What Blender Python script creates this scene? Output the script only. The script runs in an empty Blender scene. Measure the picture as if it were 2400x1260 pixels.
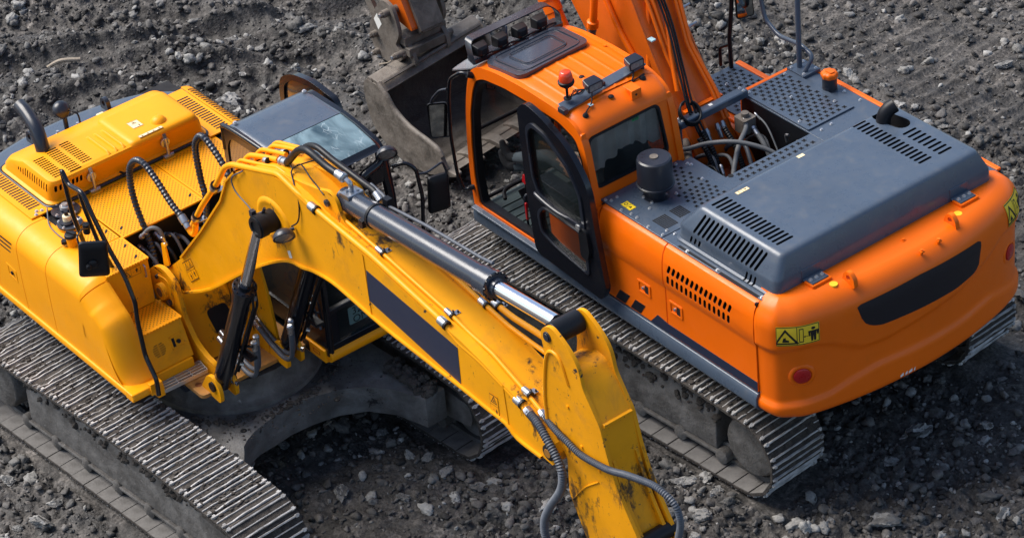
import bpy, bmesh, math, random
import numpy as np
from mathutils import Vector, Matrix, noise
from mathutils.geometry import tessellate_polygon

# ------------------------------------------------------------------ camera, sky, sun
scene = bpy.context.scene
C = scene.collection
cam_d = bpy.data.cameras.new('camera')
cam_d.sensor_width = 36.0
cam_d.lens = 36.0 * 7195.83 / 2400.0
cam_d.clip_start = 0.5
cam_d.clip_end = 2000.0
cam = bpy.data.objects.new('camera', cam_d)
C.objects.link(cam)
_r = Vector((-0.60733611, -0.78970126, -0.08668776))
_u = Vector((0.40970823, -0.40483024, 0.8174666))
_d = Vector((0.68064823, -0.4609603, -0.56941513))
cam.matrix_world = Matrix(((_r.x, _u.x, -_d.x, -16.99548), (_r.y, _u.y, -_d.y, 13.76581),
                           (_r.z, _u.z, -_d.z, 16.04863), (0, 0, 0, 1)))
scene.camera = cam

SUN_EL, SUN_AZ = math.radians(52), math.radians(30)      # direction towards the sun (azimuth from +X)
world = bpy.data.worlds.new('World')
scene.world = world
world.use_nodes = True
wn = world.node_tree
bg = wn.nodes['Background']
sky = wn.nodes.new('ShaderNodeTexSky')
sky.sky_type = 'NISHITA'
sky.sun_disc = False
sky.sun_elevation = SUN_EL
sky.sun_rotation = math.radians(90) - SUN_AZ
sky.air_density = 1.0
sky.dust_density = 1.5
wn.links.new(sky.outputs[0], bg.inputs[0])
bg.inputs[1].default_value = 0.084
sun_d = bpy.data.lights.new('sun', 'SUN')
sun_d.energy = 2.7
sun_d.angle = math.radians(42)
sun_d.color = (1.0, 0.95, 0.88)
sun = bpy.data.objects.new('sun', sun_d)
C.objects.link(sun)
sv = Vector((math.cos(SUN_EL) * math.cos(SUN_AZ), math.cos(SUN_EL) * math.sin(SUN_AZ), math.sin(SUN_EL)))
sun.rotation_euler = sv.to_track_quat('Z', 'Y').to_euler()
sun.location = (0, 0, 30)
scene.view_settings.view_transform = 'Standard'
scene.view_settings.look = 'None'
scene.view_settings.exposure = 1.08
scene.view_settings.gamma = 1.0
scene.view_settings.use_curve_mapping = False
scene.render.engine = 'CYCLES'

rng = random.Random(7)
nrng = np.random.default_rng(11)

# ------------------------------------------------------------------ materials
def _n(nt, t, **kw):
    n = nt.nodes.new(t)
    for k, v in kw.items():
        setattr(n, k, v)
    return n

def mat(name, col, rough=0.5, metal=0.0, coat=0.0, bump=0.0, bscale=60.0, var=0.0, vscale=4.0,
        dirt=0.0, dcol=(0.10, 0.085, 0.07), dscale=3.0, chips=0.0, ccol=(0.03, 0.028, 0.03), cscale=9.0,
        emit=0.0, alpha=1.0, trans=0.0, ior=1.45, topdirt=0.0, rvar=0.12, spots=()):
    m = bpy.data.materials.new(name)
    m.use_nodes = True
    nt = m.node_tree
    L = nt.links.new
    b = nt.nodes['Principled BSDF']
    b.inputs['Base Color'].default_value = (*col, 1)
    b.inputs['Roughness'].default_value = rough
    b.inputs['Metallic'].default_value = metal
    b.inputs['Coat Weight'].default_value = coat
    b.inputs['Coat Roughness'].default_value = 0.18
    b.inputs['IOR'].default_value = ior
    b.inputs['Alpha'].default_value = alpha
    b.inputs['Transmission Weight'].default_value = trans
    if emit:
        b.inputs['Emission Color'].default_value = (*col, 1)
        b.inputs['Emission Strength'].default_value = emit
    tc = _n(nt, 'ShaderNodeTexCoord')
    cur = None
    def mix(fac, a, c):
        mx = _n(nt, 'ShaderNodeMix', data_type='RGBA')
        L(fac, mx.inputs['Factor'])
        if a is None:
            mx.inputs['A'].default_value = (*col, 1)
        else:
            L(a, mx.inputs['A'])
        mx.inputs['B'].default_value = (*c, 1)
        return mx.outputs['Result']
    def nz(scale, detail=6, rough_=0.6, lo=0.4, hi=0.7, top=1.0, dist=0.0):
        t = _n(nt, 'ShaderNodeTexNoise')
        t.inputs['Scale'].default_value = scale
        t.inputs['Detail'].default_value = detail
        t.inputs['Roughness'].default_value = rough_
        t.inputs['Distortion'].default_value = dist
        L(tc.outputs['Object'], t.inputs['Vector'])
        r = _n(nt, 'ShaderNodeMapRange')
        r.inputs['From Min'].default_value = lo
        r.inputs['From Max'].default_value = hi
        r.inputs['To Max'].default_value = top
        L(t.outputs['Fac'], r.inputs['Value'])
        return r.outputs['Result'], t
    if var:
        f, _ = nz(vscale, 4, 0.55, 0.35, 0.7, 1.0)
        c2 = tuple(max(0, x * (1 - var)) for x in col)
        cur = mix(f, cur, c2)
    if dirt:
        f, _ = nz(dscale, 10, 0.68, 0.62 - 0.25 * dirt, 0.80, min(1.0, dirt * 1.3), 0.4)
        cur = mix(f, cur, dcol)
    if topdirt:
        g = _n(nt, 'ShaderNodeNewGeometry')
        s = _n(nt, 'ShaderNodeSeparateXYZ')
        L(g.outputs['Normal'], s.inputs[0])
        f, _ = nz(14, 8, 0.7, 0.35, 0.65, topdirt)
        mm = _n(nt, 'ShaderNodeMath', operation='MULTIPLY')
        L(f, mm.inputs[0])
        cl = _n(nt, 'ShaderNodeMapRange')
        cl.inputs['From Min'].default_value = 0.6
        cl.inputs['From Max'].default_value = 0.95
        L(s.outputs['Z'], cl.inputs['Value'])
        L(cl.outputs['Result'], mm.inputs[1])
        cur = mix(mm.outputs[0], cur, dcol)
    if chips:
        f, _ = nz(cscale, 9, 0.75, 0.70 - 0.12 * chips, 0.72 - 0.11 * chips, 1.0, 0.2)
        cur = mix(f, cur, ccol)
    for (px, py, pz, pr) in spots:          # grease and scraped paint gathered round a pin or joint
        vd = _n(nt, 'ShaderNodeVectorMath', operation='DISTANCE')
        L(tc.outputs['Object'], vd.inputs[0]); vd.inputs[1].default_value = (px, py, pz)
        rd = _n(nt, 'ShaderNodeMapRange'); rd.inputs['From Min'].default_value = pr * 0.15; rd.inputs['From Max'].default_value = pr
        rd.inputs['To Min'].default_value = 0.17; rd.inputs['To Max'].default_value = -0.05
        L(vd.outputs['Value'], rd.inputs['Value'])
        t = _n(nt, 'ShaderNodeTexNoise'); t.inputs['Scale'].default_value = 9; t.inputs['Detail'].default_value = 10; t.inputs['Roughness'].default_value = 0.72
        mp_ = _n(nt, 'ShaderNodeMapping'); mp_.inputs['Scale'].default_value = (1.0, 1.0, 0.45)
        L(tc.outputs['Object'], mp_.inputs['Vector']); L(mp_.outputs[0], t.inputs['Vector'])
        ad = _n(nt, 'ShaderNodeMath', operation='ADD'); L(t.outputs['Fac'], ad.inputs[0]); L(rd.outputs['Result'], ad.inputs[1])
        rs = _n(nt, 'ShaderNodeMapRange'); rs.inputs['From Min'].default_value = 0.60; rs.inputs['From Max'].default_value = 0.70; rs.inputs['To Max'].default_value = 0.92
        L(ad.outputs[0], rs.inputs['Value'])
        cur = mix(rs.outputs['Result'], cur, (0.035, 0.026, 0.018))
    if cur is not None:
        L(cur, b.inputs['Base Color'])
    if rvar and not trans:
        f, _ = nz(7, 6, 0.6, 0.3, 0.75, 1.0)
        rr = _n(nt, 'ShaderNodeMapRange')
        rr.inputs['To Min'].default_value = max(0.03, rough - rvar)
        rr.inputs['To Max'].default_value = min(1, rough + rvar)
        L(f, rr.inputs['Value'])
        L(rr.outputs['Result'], b.inputs['Roughness'])
    if bump:
        t = _n(nt, 'ShaderNodeTexNoise')
        t.inputs['Scale'].default_value = bscale
        t.inputs['Detail'].default_value = 8
        t.inputs['Roughness'].default_value = 0.65
        L(tc.outputs['Object'], t.inputs['Vector'])
        bp = _n(nt, 'ShaderNodeBump')
        bp.inputs['Strength'].default_value = bump
        bp.inputs['Distance'].default_value = 0.02
        L(t.outputs['Fac'], bp.inputs['Height'])
        L(bp.outputs[0], b.inputs['Normal'])
    return m

ORANGE = (0.90, 0.150, 0.002)
YELLOW = (0.93, 0.350, 0.0008)
M = {}
M['orange'] = mat('orange_paint', ORANGE, 0.40, coat=0.08, ior=1.36, var=0.10, vscale=1.5, bump=0.02, bscale=8, dirt=0.12, dcol=(0.45, 0.16, 0.03), dscale=6)
M['orange_rough'] = mat('orange_worn_paint', (0.76, 0.135, 0.005), 0.45, coat=0.1, var=0.18, vscale=3, dirt=0.35, dcol=(0.22, 0.08, 0.03), dscale=5, bump=0.05, bscale=20)
M['yellow'] = mat('yellow_paint', YELLOW, 0.46, coat=0.04, ior=1.34, var=0.08, vscale=1.6, bump=0.02, bscale=9, dirt=0.14, dcol=(0.42, 0.2, 0.03), dscale=5)
M['yellow_worn'] = mat('yellow_worn_paint', (0.86, 0.350, 0.002), 0.52, coat=0.0, ior=1.32, var=0.12, vscale=2.4, dirt=0.34, dcol=(0.26, 0.12, 0.03), dscale=3.5, chips=0.5, cscale=8, bump=0.04, bscale=30, spots=((6.1, -0.2, 3.1, 0.55), (3.95, -0.15, 3.42, 0.5), (1.35, -0.42, 1.62, 0.32), (2.95, -0.39, 2.95, 0.25), (1.4, 0.0, 1.3, 0.5)))
M['yellow_chipped'] = mat('yellow_chipped_paint', (0.84, 0.335, 0.002), 0.54, coat=0.0, ior=1.32, var=0.15, vscale=3, dirt=0.42, dcol=(0.24, 0.12, 0.04), dscale=4, chips=0.8, cscale=8.5, bump=0.06, bscale=30, spots=((6.42, -0.35, 2.35, 0.65), (6.95, -0.2, 2.7, 0.4), (6.4, -0.2, 3.6, 0.25), (6.3, -0.35, 2.9, 0.3)))
M['slate'] = mat('slate_grey_paint', (0.062, 0.086, 0.124), 0.33, coat=0.25, var=0.12, vscale=2, dirt=0.30, dcol=(0.15, 0.145, 0.14), dscale=7, topdirt=0.10, bump=0.03, bscale=12)
M['dark'] = mat('dark_grey_paint', (0.017, 0.021, 0.032), 0.36, coat=0.2, var=0.2, vscale=3, dirt=0.2, dcol=(0.08, 0.07, 0.065), dscale=6)
M['black'] = mat('black_rubber', (0.008, 0.009, 0.012), 0.45, ior=1.35, var=0.2, dirt=0.12, dcol=(0.06, 0.055, 0.05))
M['blackgloss'] = mat('black_gloss_paint', (0.007, 0.008, 0.012), 0.18, coat=0.25, ior=1.4, dirt=0.15, dcol=(0.05, 0.045, 0.04), rvar=0.05)
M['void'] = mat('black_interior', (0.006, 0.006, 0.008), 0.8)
M['navy'] = mat('navy_decal', (0.018, 0.024, 0.050), 0.42, rvar=0.05)
M['blackdecal'] = mat('black_decal', (0.009, 0.010, 0.016), 0.4, rvar=0.05)
M['chrome'] = mat('chrome_rod', (0.82, 0.83, 0.88), 0.14, metal=1.0, rvar=0.05)
M['steel'] = mat('bare_steel', (0.50, 0.51, 0.53), 0.34, metal=0.9, var=0.25, vscale=20, dirt=0.25)
M['zinc'] = mat('zinc_bolt', (0.62, 0.63, 0.64), 0.36, metal=0.75, var=0.2, vscale=30)
M['alu'] = mat('brushed_aluminium', (0.55, 0.56, 0.58), 0.38, metal=0.8, bump=0.05, bscale=120, dirt=0.2)
M['track'] = mat('muddy_track_frame', (0.17, 0.16, 0.15), 0.8, var=0.55, vscale=3, dirt=0.8, dcol=(0.050, 0.043, 0.037), dscale=6, bump=0.9, bscale=16, topdirt=0.6, chips=0.45, ccol=(0.26, 0.245, 0.23), cscale=14)
M['shoe'] = mat('muddy_shoe_plate', (0.040, 0.034, 0.030), 0.9, var=0.5, vscale=18, dirt=0.7, dcol=(0.12, 0.103, 0.088), dscale=14, bump=1.0, bscale=55, topdirt=0.4)
M['grouser'] = mat('worn_grouser_steel', (0.52, 0.505, 0.49), 0.5, metal=0.1, var=0.5, vscale=11, dirt=0.55, dcol=(0.10, 0.088, 0.075), dscale=9, bump=0.4, bscale=50)
M['mudsteel'] = mat('mud_stained_steel', (0.15, 0.126, 0.104), 0.6, var=0.55, vscale=3, dirt=0.8, dcol=(0.23, 0.20, 0.17), dscale=7, bump=0.35, bscale=26)
M['bucketin'] = mat('caked_bucket_interior', (0.10, 0.082, 0.070), 0.85, var=0.4, vscale=6, dirt=0.5, dcol=(0.13, 0.11, 0.095), dscale=9, bump=0.7, bscale=30)
M['plate'] = mat('dusty_plate_steel', (0.17, 0.16, 0.15), 0.7, var=0.35, vscale=9, dirt=0.5, dcol=(0.075, 0.065, 0.055), dscale=10, bump=0.3, bscale=40)
M['mudcake'] = mat('caked_mud', (0.070, 0.060, 0.052), 0.95, var=0.5, vscale=14, bump=1.0, bscale=40)
M['hose'] = mat('ribbed_hose', (0.085, 0.095, 0.115), 0.5, metal=0.0, var=0.25, vscale=20)
M['hosegrey'] = mat('grey_hose', (0.13, 0.135, 0.14), 0.6, var=0.3, vscale=12, dirt=0.3)
M['glass'] = mat('tinted_glass', (0.55, 0.66, 0.66), 0.03, trans=0.0, alpha=0.28, rvar=0)
M['glassdark'] = mat('dark_glass', (0.02, 0.03, 0.035), 0.04, alpha=0.80, rvar=0, coat=0.3)
M['glassclear'] = mat('door_glass', (0.015, 0.022, 0.022), 0.04, alpha=0.42, rvar=0)
M['bar'] = mat('light_bar_grey', (0.022, 0.027, 0.038), 0.3, coat=0.2)
M['smoke'] = mat('smoked_hatch', (0.030, 0.036, 0.050), 0.18, coat=0.4, rvar=0.05)
M['sticker'] = mat('yellow_sticker', (0.86, 0.60, 0.03), 0.45)
M['white'] = mat('white_sticker', (0.78, 0.77, 0.72), 0.5)
M['ink'] = mat('black_ink', (0.012, 0.012, 0.012), 0.5)
M['ink_grey'] = mat('brown_ink', (0.16, 0.08, 0.02), 0.5)
M['cream'] = mat('pale_sticker', (0.80, 0.66, 0.40), 0.5)
M['red'] = mat('red_reflector', (0.42, 0.004, 0.008), 0.3, coat=0.4)
M['redlens'] = mat('beacon_lens', (0.75, 0.06, 0.015), 0.12, coat=0.5)
M['lens'] = mat('lamp_glass', (0.22, 0.22, 0.21), 0.2, coat=0.2, var=0.4, vscale=40)
M['curtain'] = mat('grey_curtain', (0.68, 0.67, 0.61), 0.9, var=0.3, vscale=6)
M['glassrear'] = mat('rear_glass', (0.02, 0.03, 0.03), 0.04, alpha=0.30, rvar=0)
M['green'] = mat('green_sticker', (0.01, 0.22, 0.07), 0.5)
M['teal'] = mat('teal_floor_mat', (0.035, 0.055, 0.058), 0.6, bump=0.2)
M['greycloth'] = mat('grey_trousers', (0.10, 0.125, 0.14), 0.95, var=0.3, vscale=12, bump=0.3, bscale=90)
M['sock'] = mat('black_sock', (0.012, 0.013, 0.016), 0.95, bump=0.3, bscale=120)
M['skin'] = mat('skin', (0.45, 0.25, 0.17), 0.55)
M['shirt'] = mat('dark_jacket', (0.04, 0.05, 0.06), 0.9)
M['hair'] = mat('dark_hair', (0.015, 0.010, 0.008), 0.8)
M['wood'] = mat('pale_wood', (0.36, 0.30, 0.23), 0.8, var=0.3, vscale=20, bump=0.2, bscale=40)
M['tag'] = mat('pale_blue_tag', (0.40, 0.62, 0.68), 0.5)
M['stone'] = None

# ------------------------------------------------------------------ mesh builder
class MB:
    def __init__(s):
        s.v, s.f, s.m = [], [], []
        s.mi = 0
    def add(s, vs, fs):
        o = len(s.v)
        s.v += [tuple(p) for p in vs]
        s.f += [tuple(i + o for i in f) for f in fs]
        s.m += [s.mi] * len(fs)
        return s
    def box(s, a, b, xf=None):
        x0, y0, z0 = a; x1, y1, z1 = b
        vs = [(x0,y0,z0),(x1,y0,z0),(x1,y1,z0),(x0,y1,z0),(x0,y0,z1),(x1,y0,z1),(x1,y1,z1),(x0,y1,z1)]
        if xf is not None:
            vs = [tuple(xf @ Vector(p)) for p in vs]
        return s.add(vs, [(0,3,2,1),(4,5,6,7),(0,1,5,4),(1,2,6,5),(2,3,7,6),(3,0,4,7)])
    def prism(s, poly, axis, a, b, holes=(), xf=None):
        """polygon in the plane across `axis` extruded from a to b (poly coords in the order of the other two axes)"""
        loops = [list(poly)] + [list(h) for h in holes]
        flat = [p for l in loops for p in l]
        tris = tessellate_polygon([[Vector((p[0], p[1], 0)) for p in l] for l in loops])
        def P(p, t):
            q = {'x': (t, p[0], p[1]), 'y': (p[0], t, p[1]), 'z': (p[0], p[1], t)}[axis]
            return tuple(xf @ Vector(q)) if xf is not None else q
        n = len(flat)
        vs = [P(p, a) for p in flat] + [P(p, b) for p in flat]
        fs = [tuple(t) for t in tris] + [tuple(i + n for i in reversed(t)) for t in tris]
        o = 0
        for l in loops:
            k = len(l)
            for i in range(k):
                j = (i + 1) % k
                fs.append((o + i, o + j, o + j + n, o + i + n))
            o += k
        return s.add(vs, fs)
    def cyl(s, p0, p1, r0, r1=None, n=16, caps=True):
        r1 = r0 if r1 is None else r1
        p0, p1 = Vector(p0), Vector(p1)
        d = (p1 - p0).normalized()
        a = d.orthogonal().normalized(); b = d.cross(a)
        vs = []
        for p, r in ((p0, r0), (p1, r1)):
            for i in range(n):
                t = 2 * math.pi * i / n
                vs.append(p + a * (r * math.cos(t)) + b * (r * math.sin(t)))
        fs = [(i, (i + 1) % n, (i + 1) % n + n, i + n) for i in range(n)]
        if caps:
            fs += [tuple(reversed(range(n))), tuple(range(n, 2 * n))]
        return s.add(vs, fs)
    def stack(s, p0, d, prof, n=24):
        """lathe: prof = [(t along d, radius)...]"""
        p0, d = Vector(p0), Vector(d).normalized()
        a = d.orthogonal().normalized(); b = d.cross(a)
        vs = []
        for t, r in prof:
            for i in range(n):
                an = 2 * math.pi * i / n
                vs.append(p0 + d * t + a * (r * math.cos(an)) + b * (r * math.sin(an)))
        fs = []
        for k in range(len(prof) - 1):
            fs += [(k*n+i, k*n+(i+1) % n, (k+1)*n+(i+1) % n, (k+1)*n+i) for i in range(n)]
        fs += [tuple(reversed(range(n))), tuple(range((len(prof)-1)*n, len(prof)*n))]
        return s.add(vs, fs)
    def tube(s, pts, r, n=10, sub=6, rib=0.0, ribstep=0.02, smooth=True):
        pts = [Vector(p) for p in pts]
        if smooth and len(pts) > 2:
            pts = catmull(pts, sub)
        if rib:
            # resample evenly and pulse the radius
            L = [0.0]
            for a, b in zip(pts, pts[1:]):
                L.append(L[-1] + (b - a).length)
            m = max(3, int(L[-1] / ribstep) * 2)
            out = []; j = 0
            for k in range(m + 1):
                t = L[-1] * k / m
                while j < len(L) - 2 and L[j + 1] < t:
                    j += 1
                f = (t - L[j]) / max(1e-9, L[j + 1] - L[j])
                out.append(pts[j].lerp(pts[j + 1], min(1, f)))
            pts = out
        vs = []
        prev = None
        for k, p in enumerate(pts):
            t = (pts[min(k + 1, len(pts) - 1)] - pts[max(k - 1, 0)]).normalized()
            if prev is None:
                a = t.orthogonal().normalized()
            else:
                a = (prev - t * prev.dot(t)).normalized()
            prev = a
            b = t.cross(a)
            rr = r * (1 + (rib if k % 2 else -rib)) if rib else r
            for i in range(n):
                an = 2 * math.pi * i / n
                vs.append(p + a * (rr * math.cos(an)) + b * (rr * math.sin(an)))
        fs = []
        for k in range(len(pts) - 1):
            fs += [(k*n+i, k*n+(i+1) % n, (k+1)*n+(i+1) % n, (k+1)*n+i) for i in range(n)]
        fs += [tuple(reversed(range(n))), tuple(range((len(pts)-1)*n, len(pts)*n))]
        return s.add(vs, fs)
    def grid(s, rows, close_u=False):
        nu, nv = len(rows), len(rows[0])
        vs = [p for r in rows for p in r]
        fs = []
        for i in range(nu - 1 + (1 if close_u else 0)):
            for j in range(nv - 1):
                a = i * nv + j; b = ((i + 1) % nu) * nv + j
                fs.append((a, b, b + 1, a + 1))
        return s.add(vs, fs)
    def blob(s, c, r, sub=2, seed=0, amp=0.25, fr=1.3, flat=None):
        bm = bmesh.new()
        bmesh.ops.create_icosphere(bm, subdivisions=sub, radius=1)
        off = Vector((seed * 7.13, seed * 3.7, seed * 1.9))
        vs = []
        rx, ry, rz = r if hasattr(r, '__len__') else (r, r, r)
        for v in bm.verts:
            p = v.co.normalized()
            k = 1 + amp * noise.noise(p * fr + off) + amp * 0.5 * noise.noise(p * fr * 2.7 + off)
            p = p * k
            vs.append((c[0] + p.x * rx, c[1] + p.y * ry, c[2] + p.z * rz))
        fs = [tuple(v.index for v in f.verts) for f in bm.faces]
        bm.free()
        return s.add(vs, fs)

def catmull(pts, sub):
    out = []
    n = len(pts)
    for i in range(n - 1):
        p0 = pts[max(i - 1, 0)]; p1 = pts[i]; p2 = pts[i + 1]; p3 = pts[min(i + 2, n - 1)]
        if i == 0: p0 = p1 * 2 - p2
        if i == n - 2: p3 = p2 * 2 - p1
        for k in range(sub):
            t = k / sub
            out.append(0.5 * ((2 * p1) + (p2 - p0) * t + (2 * p0 - 5 * p1 + 4 * p2 - p3) * t * t + (3 * p1 - p0 - 3 * p2 + p3) * t ** 3))
    out.append(pts[-1])
    return out

def rounded(pts, r, k=4):
    """2-D polygon with corners rounded to radius r (a number, or one per corner)"""
    out = []
    n = len(pts)
    for i in range(n):
        p = Vector(pts[i]).to_2d(); a = Vector(pts[i - 1]).to_2d(); b = Vector(pts[(i + 1) % n]).to_2d()
        rr = r[i] if hasattr(r, '__len__') else r
        da, db = (a - p), (b - p)
        t = min(rr, da.length * 0.48, db.length * 0.48)
        if t < 1e-4:
            out.append(tuple(p)); continue
        s0 = p + da.normalized() * t; s1 = p + db.normalized() * t
        for j in range(k + 1):
            f = j / k
            out.append(tuple(s0.lerp(p, f).lerp(p.lerp(s1, f), f)))
    return out

def slot2(cx, cy, dx, dy, w, k=4):
    """rounded slot polygon centred at c, half-axis vector d, half width w"""
    d = Vector((dx, dy)); u = d.normalized(); v = Vector((-u.y, u.x)); c = Vector((cx, cy))
    out = []
    a0 = math.atan2(u.y, u.x)
    for j in range(k + 1):
        t = a0 - math.pi / 2 + math.pi * j / k
        out.append(tuple(c + d - u * w + Vector((math.cos(t), math.sin(t))) * w))
    for j in range(k + 1):
        t = a0 + math.pi / 2 + math.pi * j / k
        out.append(tuple(c - d + u * w + Vector((math.cos(t), math.sin(t))) * w))
    return out

def to_mesh(mb, name):
    me = bpy.data.meshes.new(name)
    me.from_pydata(mb.v, [], mb.f)
    if any(mb.m):
        me.polygons.foreach_set('material_index', mb.m)
    bm = bmesh.new(); bm.from_mesh(me)
    bmesh.ops.remove_doubles(bm, verts=bm.verts, dist=1e-5)
    bmesh.ops.recalc_face_normals(bm, faces=bm.faces)
    bm.to_mesh(me); bm.free()
    me.update()
    return me

def split_pieces(mb):
    """far-apart loose pieces of a builder, each as a builder of its own"""
    if len(mb.v) > 6000 or len(mb.f) < 2: return [mb]
    key = {}; vid = []
    for p in mb.v:
        k = (round(p[0], 5), round(p[1], 5), round(p[2], 5)); vid.append(key.setdefault(k, len(key)))
    par = list(range(len(key)))
    def find(i):
        while par[i] != i:
            par[i] = par[par[i]]; i = par[i]
        return i
    for f in mb.f:
        a = find(vid[f[0]])
        for i in f[1:]:
            b = find(vid[i])
            if a != b: par[b] = a
    fi = [find(vid[f[0]]) for f in mb.f]
    ids = sorted(set(fi))
    if len(ids) < 2 or len(ids) > 60: return [mb]
    ix = {r: k for k, r in enumerate(ids)}
    lo = np.full((len(ids), 3), 1e9); hi = -lo
    for f, r in zip(mb.f, fi):
        for i in f:
            lo[ix[r]] = np.minimum(lo[ix[r]], mb.v[i]); hi[ix[r]] = np.maximum(hi[ix[r]], mb.v[i])
    size = (hi - lo).max(axis=1)
    gap = np.maximum(0.0, np.maximum(lo[:, None, :] - hi[None, :, :], lo[None, :, :] - hi[:, None, :]))
    near = np.sqrt((gap ** 2).sum(axis=2)) <= np.maximum(0.018, 0.45 * np.maximum(size[:, None], size[None, :]))
    lab = list(range(len(ids)))
    ch = True
    while ch:
        ch = False
        for a in range(len(ids)):
            for b in np.nonzero(near[a])[0]:
                if lab[b] != lab[a]:
                    mn = min(lab[a], lab[b]); lab[a] = lab[b] = mn; ch = True
    groups = sorted(set(lab))
    if len(groups) < 2: return [mb]
    out = []
    for g in groups:
        q = MB(); used = {}
        for f, r, mi in zip(mb.f, fi, mb.m):
            if lab[ix[r]] != g: continue
            nf = []
            for i in f:
                if i not in used: used[i] = len(q.v); q.v.append(mb.v[i])
                nf.append(used[i])
            q.f.append(tuple(nf)); q.m.append(mi)
        out.append(q)
    out.sort(key=lambda q: -len(q.v))
    return out

def build(name, mb, m, parent=None, bevel=0.0, seg=2, ang=35, label=None, kind=None, smooth=True, loc=None):
    if isinstance(mb, MB) and parent is not None and kind is None:
        ps = split_pieces(mb)
        if len(ps) > 1:
            obs = [build(name, q, m, parent, bevel, seg, ang, None, 'whole', smooth, loc) for q in ps]
            for o in obs: del o['kind']
            if label: obs[0]['label'] = label
            return obs[0]
    me = to_mesh(mb, name) if isinstance(mb, MB) else mb
    if not me.materials:
        for x in (m if isinstance(m, (list, tuple)) else [m]):
            me.materials.append(x)
    if smooth:
        me.shade_smooth()
        me.set_sharp_from_angle(angle=math.radians(ang))
    o = bpy.data.objects.new(name, me)
    C.objects.link(o)
    if parent is not None:
        o.parent = parent
    if loc is not None:
        o.location = loc
    if bevel:
        md = o.modifiers.new('bevel', 'BEVEL')
        md.width = bevel; md.segments = seg
        md.limit_method = 'ANGLE'; md.angle_limit = math.radians(30)
        md.harden_normals = True
    if label: o['label'] = label
    if kind: o['kind'] = kind
    return o

def cut(obj, mb, cm=None):
    """subtract the solid `mb` from obj (its cut faces get material cm)"""
    me = to_mesh(mb, 'cutter')
    me.materials.append(cm if cm else obj.data.materials[0])
    co = bpy.data.objects.new('cutter', me)
    C.objects.link(co)
    co.parent = obj.parent
    md = obj.modifiers.new('cut', 'BOOLEAN')
    md.operation = 'DIFFERENCE'; md.solver = 'EXACT'; md.object = co
    md.material_mode = 'TRANSFER'
    if hasattr(md, 'use_self'): md.use_self = False
    # the boolean goes before a bevel
    while obj.modifiers[0] != md:
        i = list(obj.modifiers).index(md)
        obj.modifiers.move(i, i - 1)
    others = [x for x in obj.modifiers if x != md]
    for x in others: x.show_viewport = False
    bpy.context.view_layer.update()
    dg = bpy.context.evaluated_depsgraph_get()
    new = bpy.data.meshes.new_from_object(obj.evaluated_get(dg), preserve_all_data_layers=True, depsgraph=dg)
    obj.modifiers.remove(md)
    for x in others: x.show_viewport = True
    obj.data = new
    new.shade_smooth(); new.set_sharp_from_angle(angle=math.radians(35))
    bpy.data.objects.remove(co)
    bpy.data.meshes.remove(me)

def empty(name, loc=(0, 0, 0), rz=0.0, label=None, cat=None, group=None):
    o = bpy.data.objects.new(name, None)
    C.objects.link(o)
    o.location = loc; o.rotation_euler = (0, 0, rz)
    o.empty_display_size = 0.3
    if label: o['label'] = label
    if cat: o['category'] = cat
    if group: o['group'] = group
    return o

def inst(o, parent, loc=None, rot=None, scale=None, mtx=None):
    c = o.copy(); C.objects.link(c); c.parent = parent
    if loc is not None: c.location = loc
    if rot is not None: c.rotation_euler = rot
    if scale is not None: c.scale = scale
    if mtx is not None: c.matrix_local = mtx
    return c

def bolts(parent, spots, axis=(0, 0, 1), r=0.016, h=0.014, name='bolt', m=None):
    """hex-head bolts with washers, sharing one mesh"""
    mb = MB()
    mb.cyl((0, 0, -0.002), (0, 0, 0.004), r, n=14)
    mb.cyl((0, 0, 0.004), (0, 0, h), r * 0.66, n=6)
    me = to_mesh(mb, name)
    me.materials.append(m or M['zinc'])
    q = Vector((0, 0, 1)).rotation_difference(Vector(axis))
    for p in spots:
        o = bpy.data.objects.new(name, me)
        C.objects.link(o); o.parent = parent; o.location = p
        o.rotation_mode = 'QUATERNION'; o.rotation_quaternion = q
# ------------------------------------------------------------------ ground
def vnoise(x, y, seed):
    xi = np.floor(x).astype(np.int64); yi = np.floor(y).astype(np.int64)
    xf = x - xi; yf = y - yi
    def h(a, b):
        n = (a * 374761393 + b * 668265263 + seed * 982451653) & 0x7fffffff
        n = ((n ^ (n >> 13)) * 1274126177) & 0x7fffffff
        return ((n ^ (n >> 16)) & 0xffff) / 65535.0
    u = xf * xf * (3 - 2 * xf); v = yf * yf * (3 - 2 * yf)
    return (h(xi, yi) * (1 - u) + h(xi + 1, yi) * u) * (1 - v) + (h(xi, yi + 1) * (1 - u) + h(xi + 1, yi + 1) * u) * v

def fbm(x, y, seed, octs, gain=0.5):
    s = 0; a = 1; t = 0
    for k in range(octs):
        s = s + a * vnoise(x * 2 ** k, y * 2 ** k, seed + k); t += a; a *= gain
    return s / t - 0.5

def worley(x, y, seed):
    xi = np.floor(x).astype(np.int64); yi = np.floor(y).astype(np.int64)
    best = np.full(x.shape, 9.0); 
    for dx in (-1, 0, 1):
        for dy in (-1, 0, 1):
            a, b = xi + dx, yi + dy
            n = (a * 374761393 + b * 668265263 + seed * 982451653) & 0x7fffffff
            n = ((n ^ (n >> 13)) * 1274126177) & 0x7fffffff
            px = a + ((n ^ (n >> 16)) & 0xffff) / 65535.0
            n = (n * 1103515245 + 12345) & 0x7fffffff
            py = b + ((n ^ (n >> 16)) & 0xffff) / 65535.0
            best = np.minimum(best, (px - x) ** 2 + (py - y) ** 2)
    return np.sqrt(best)

def sstep(a, b, x):
    t = np.clip((x - a) / (b - a), 0, 1)
    return t * t * (3 - 2 * t)

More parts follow.
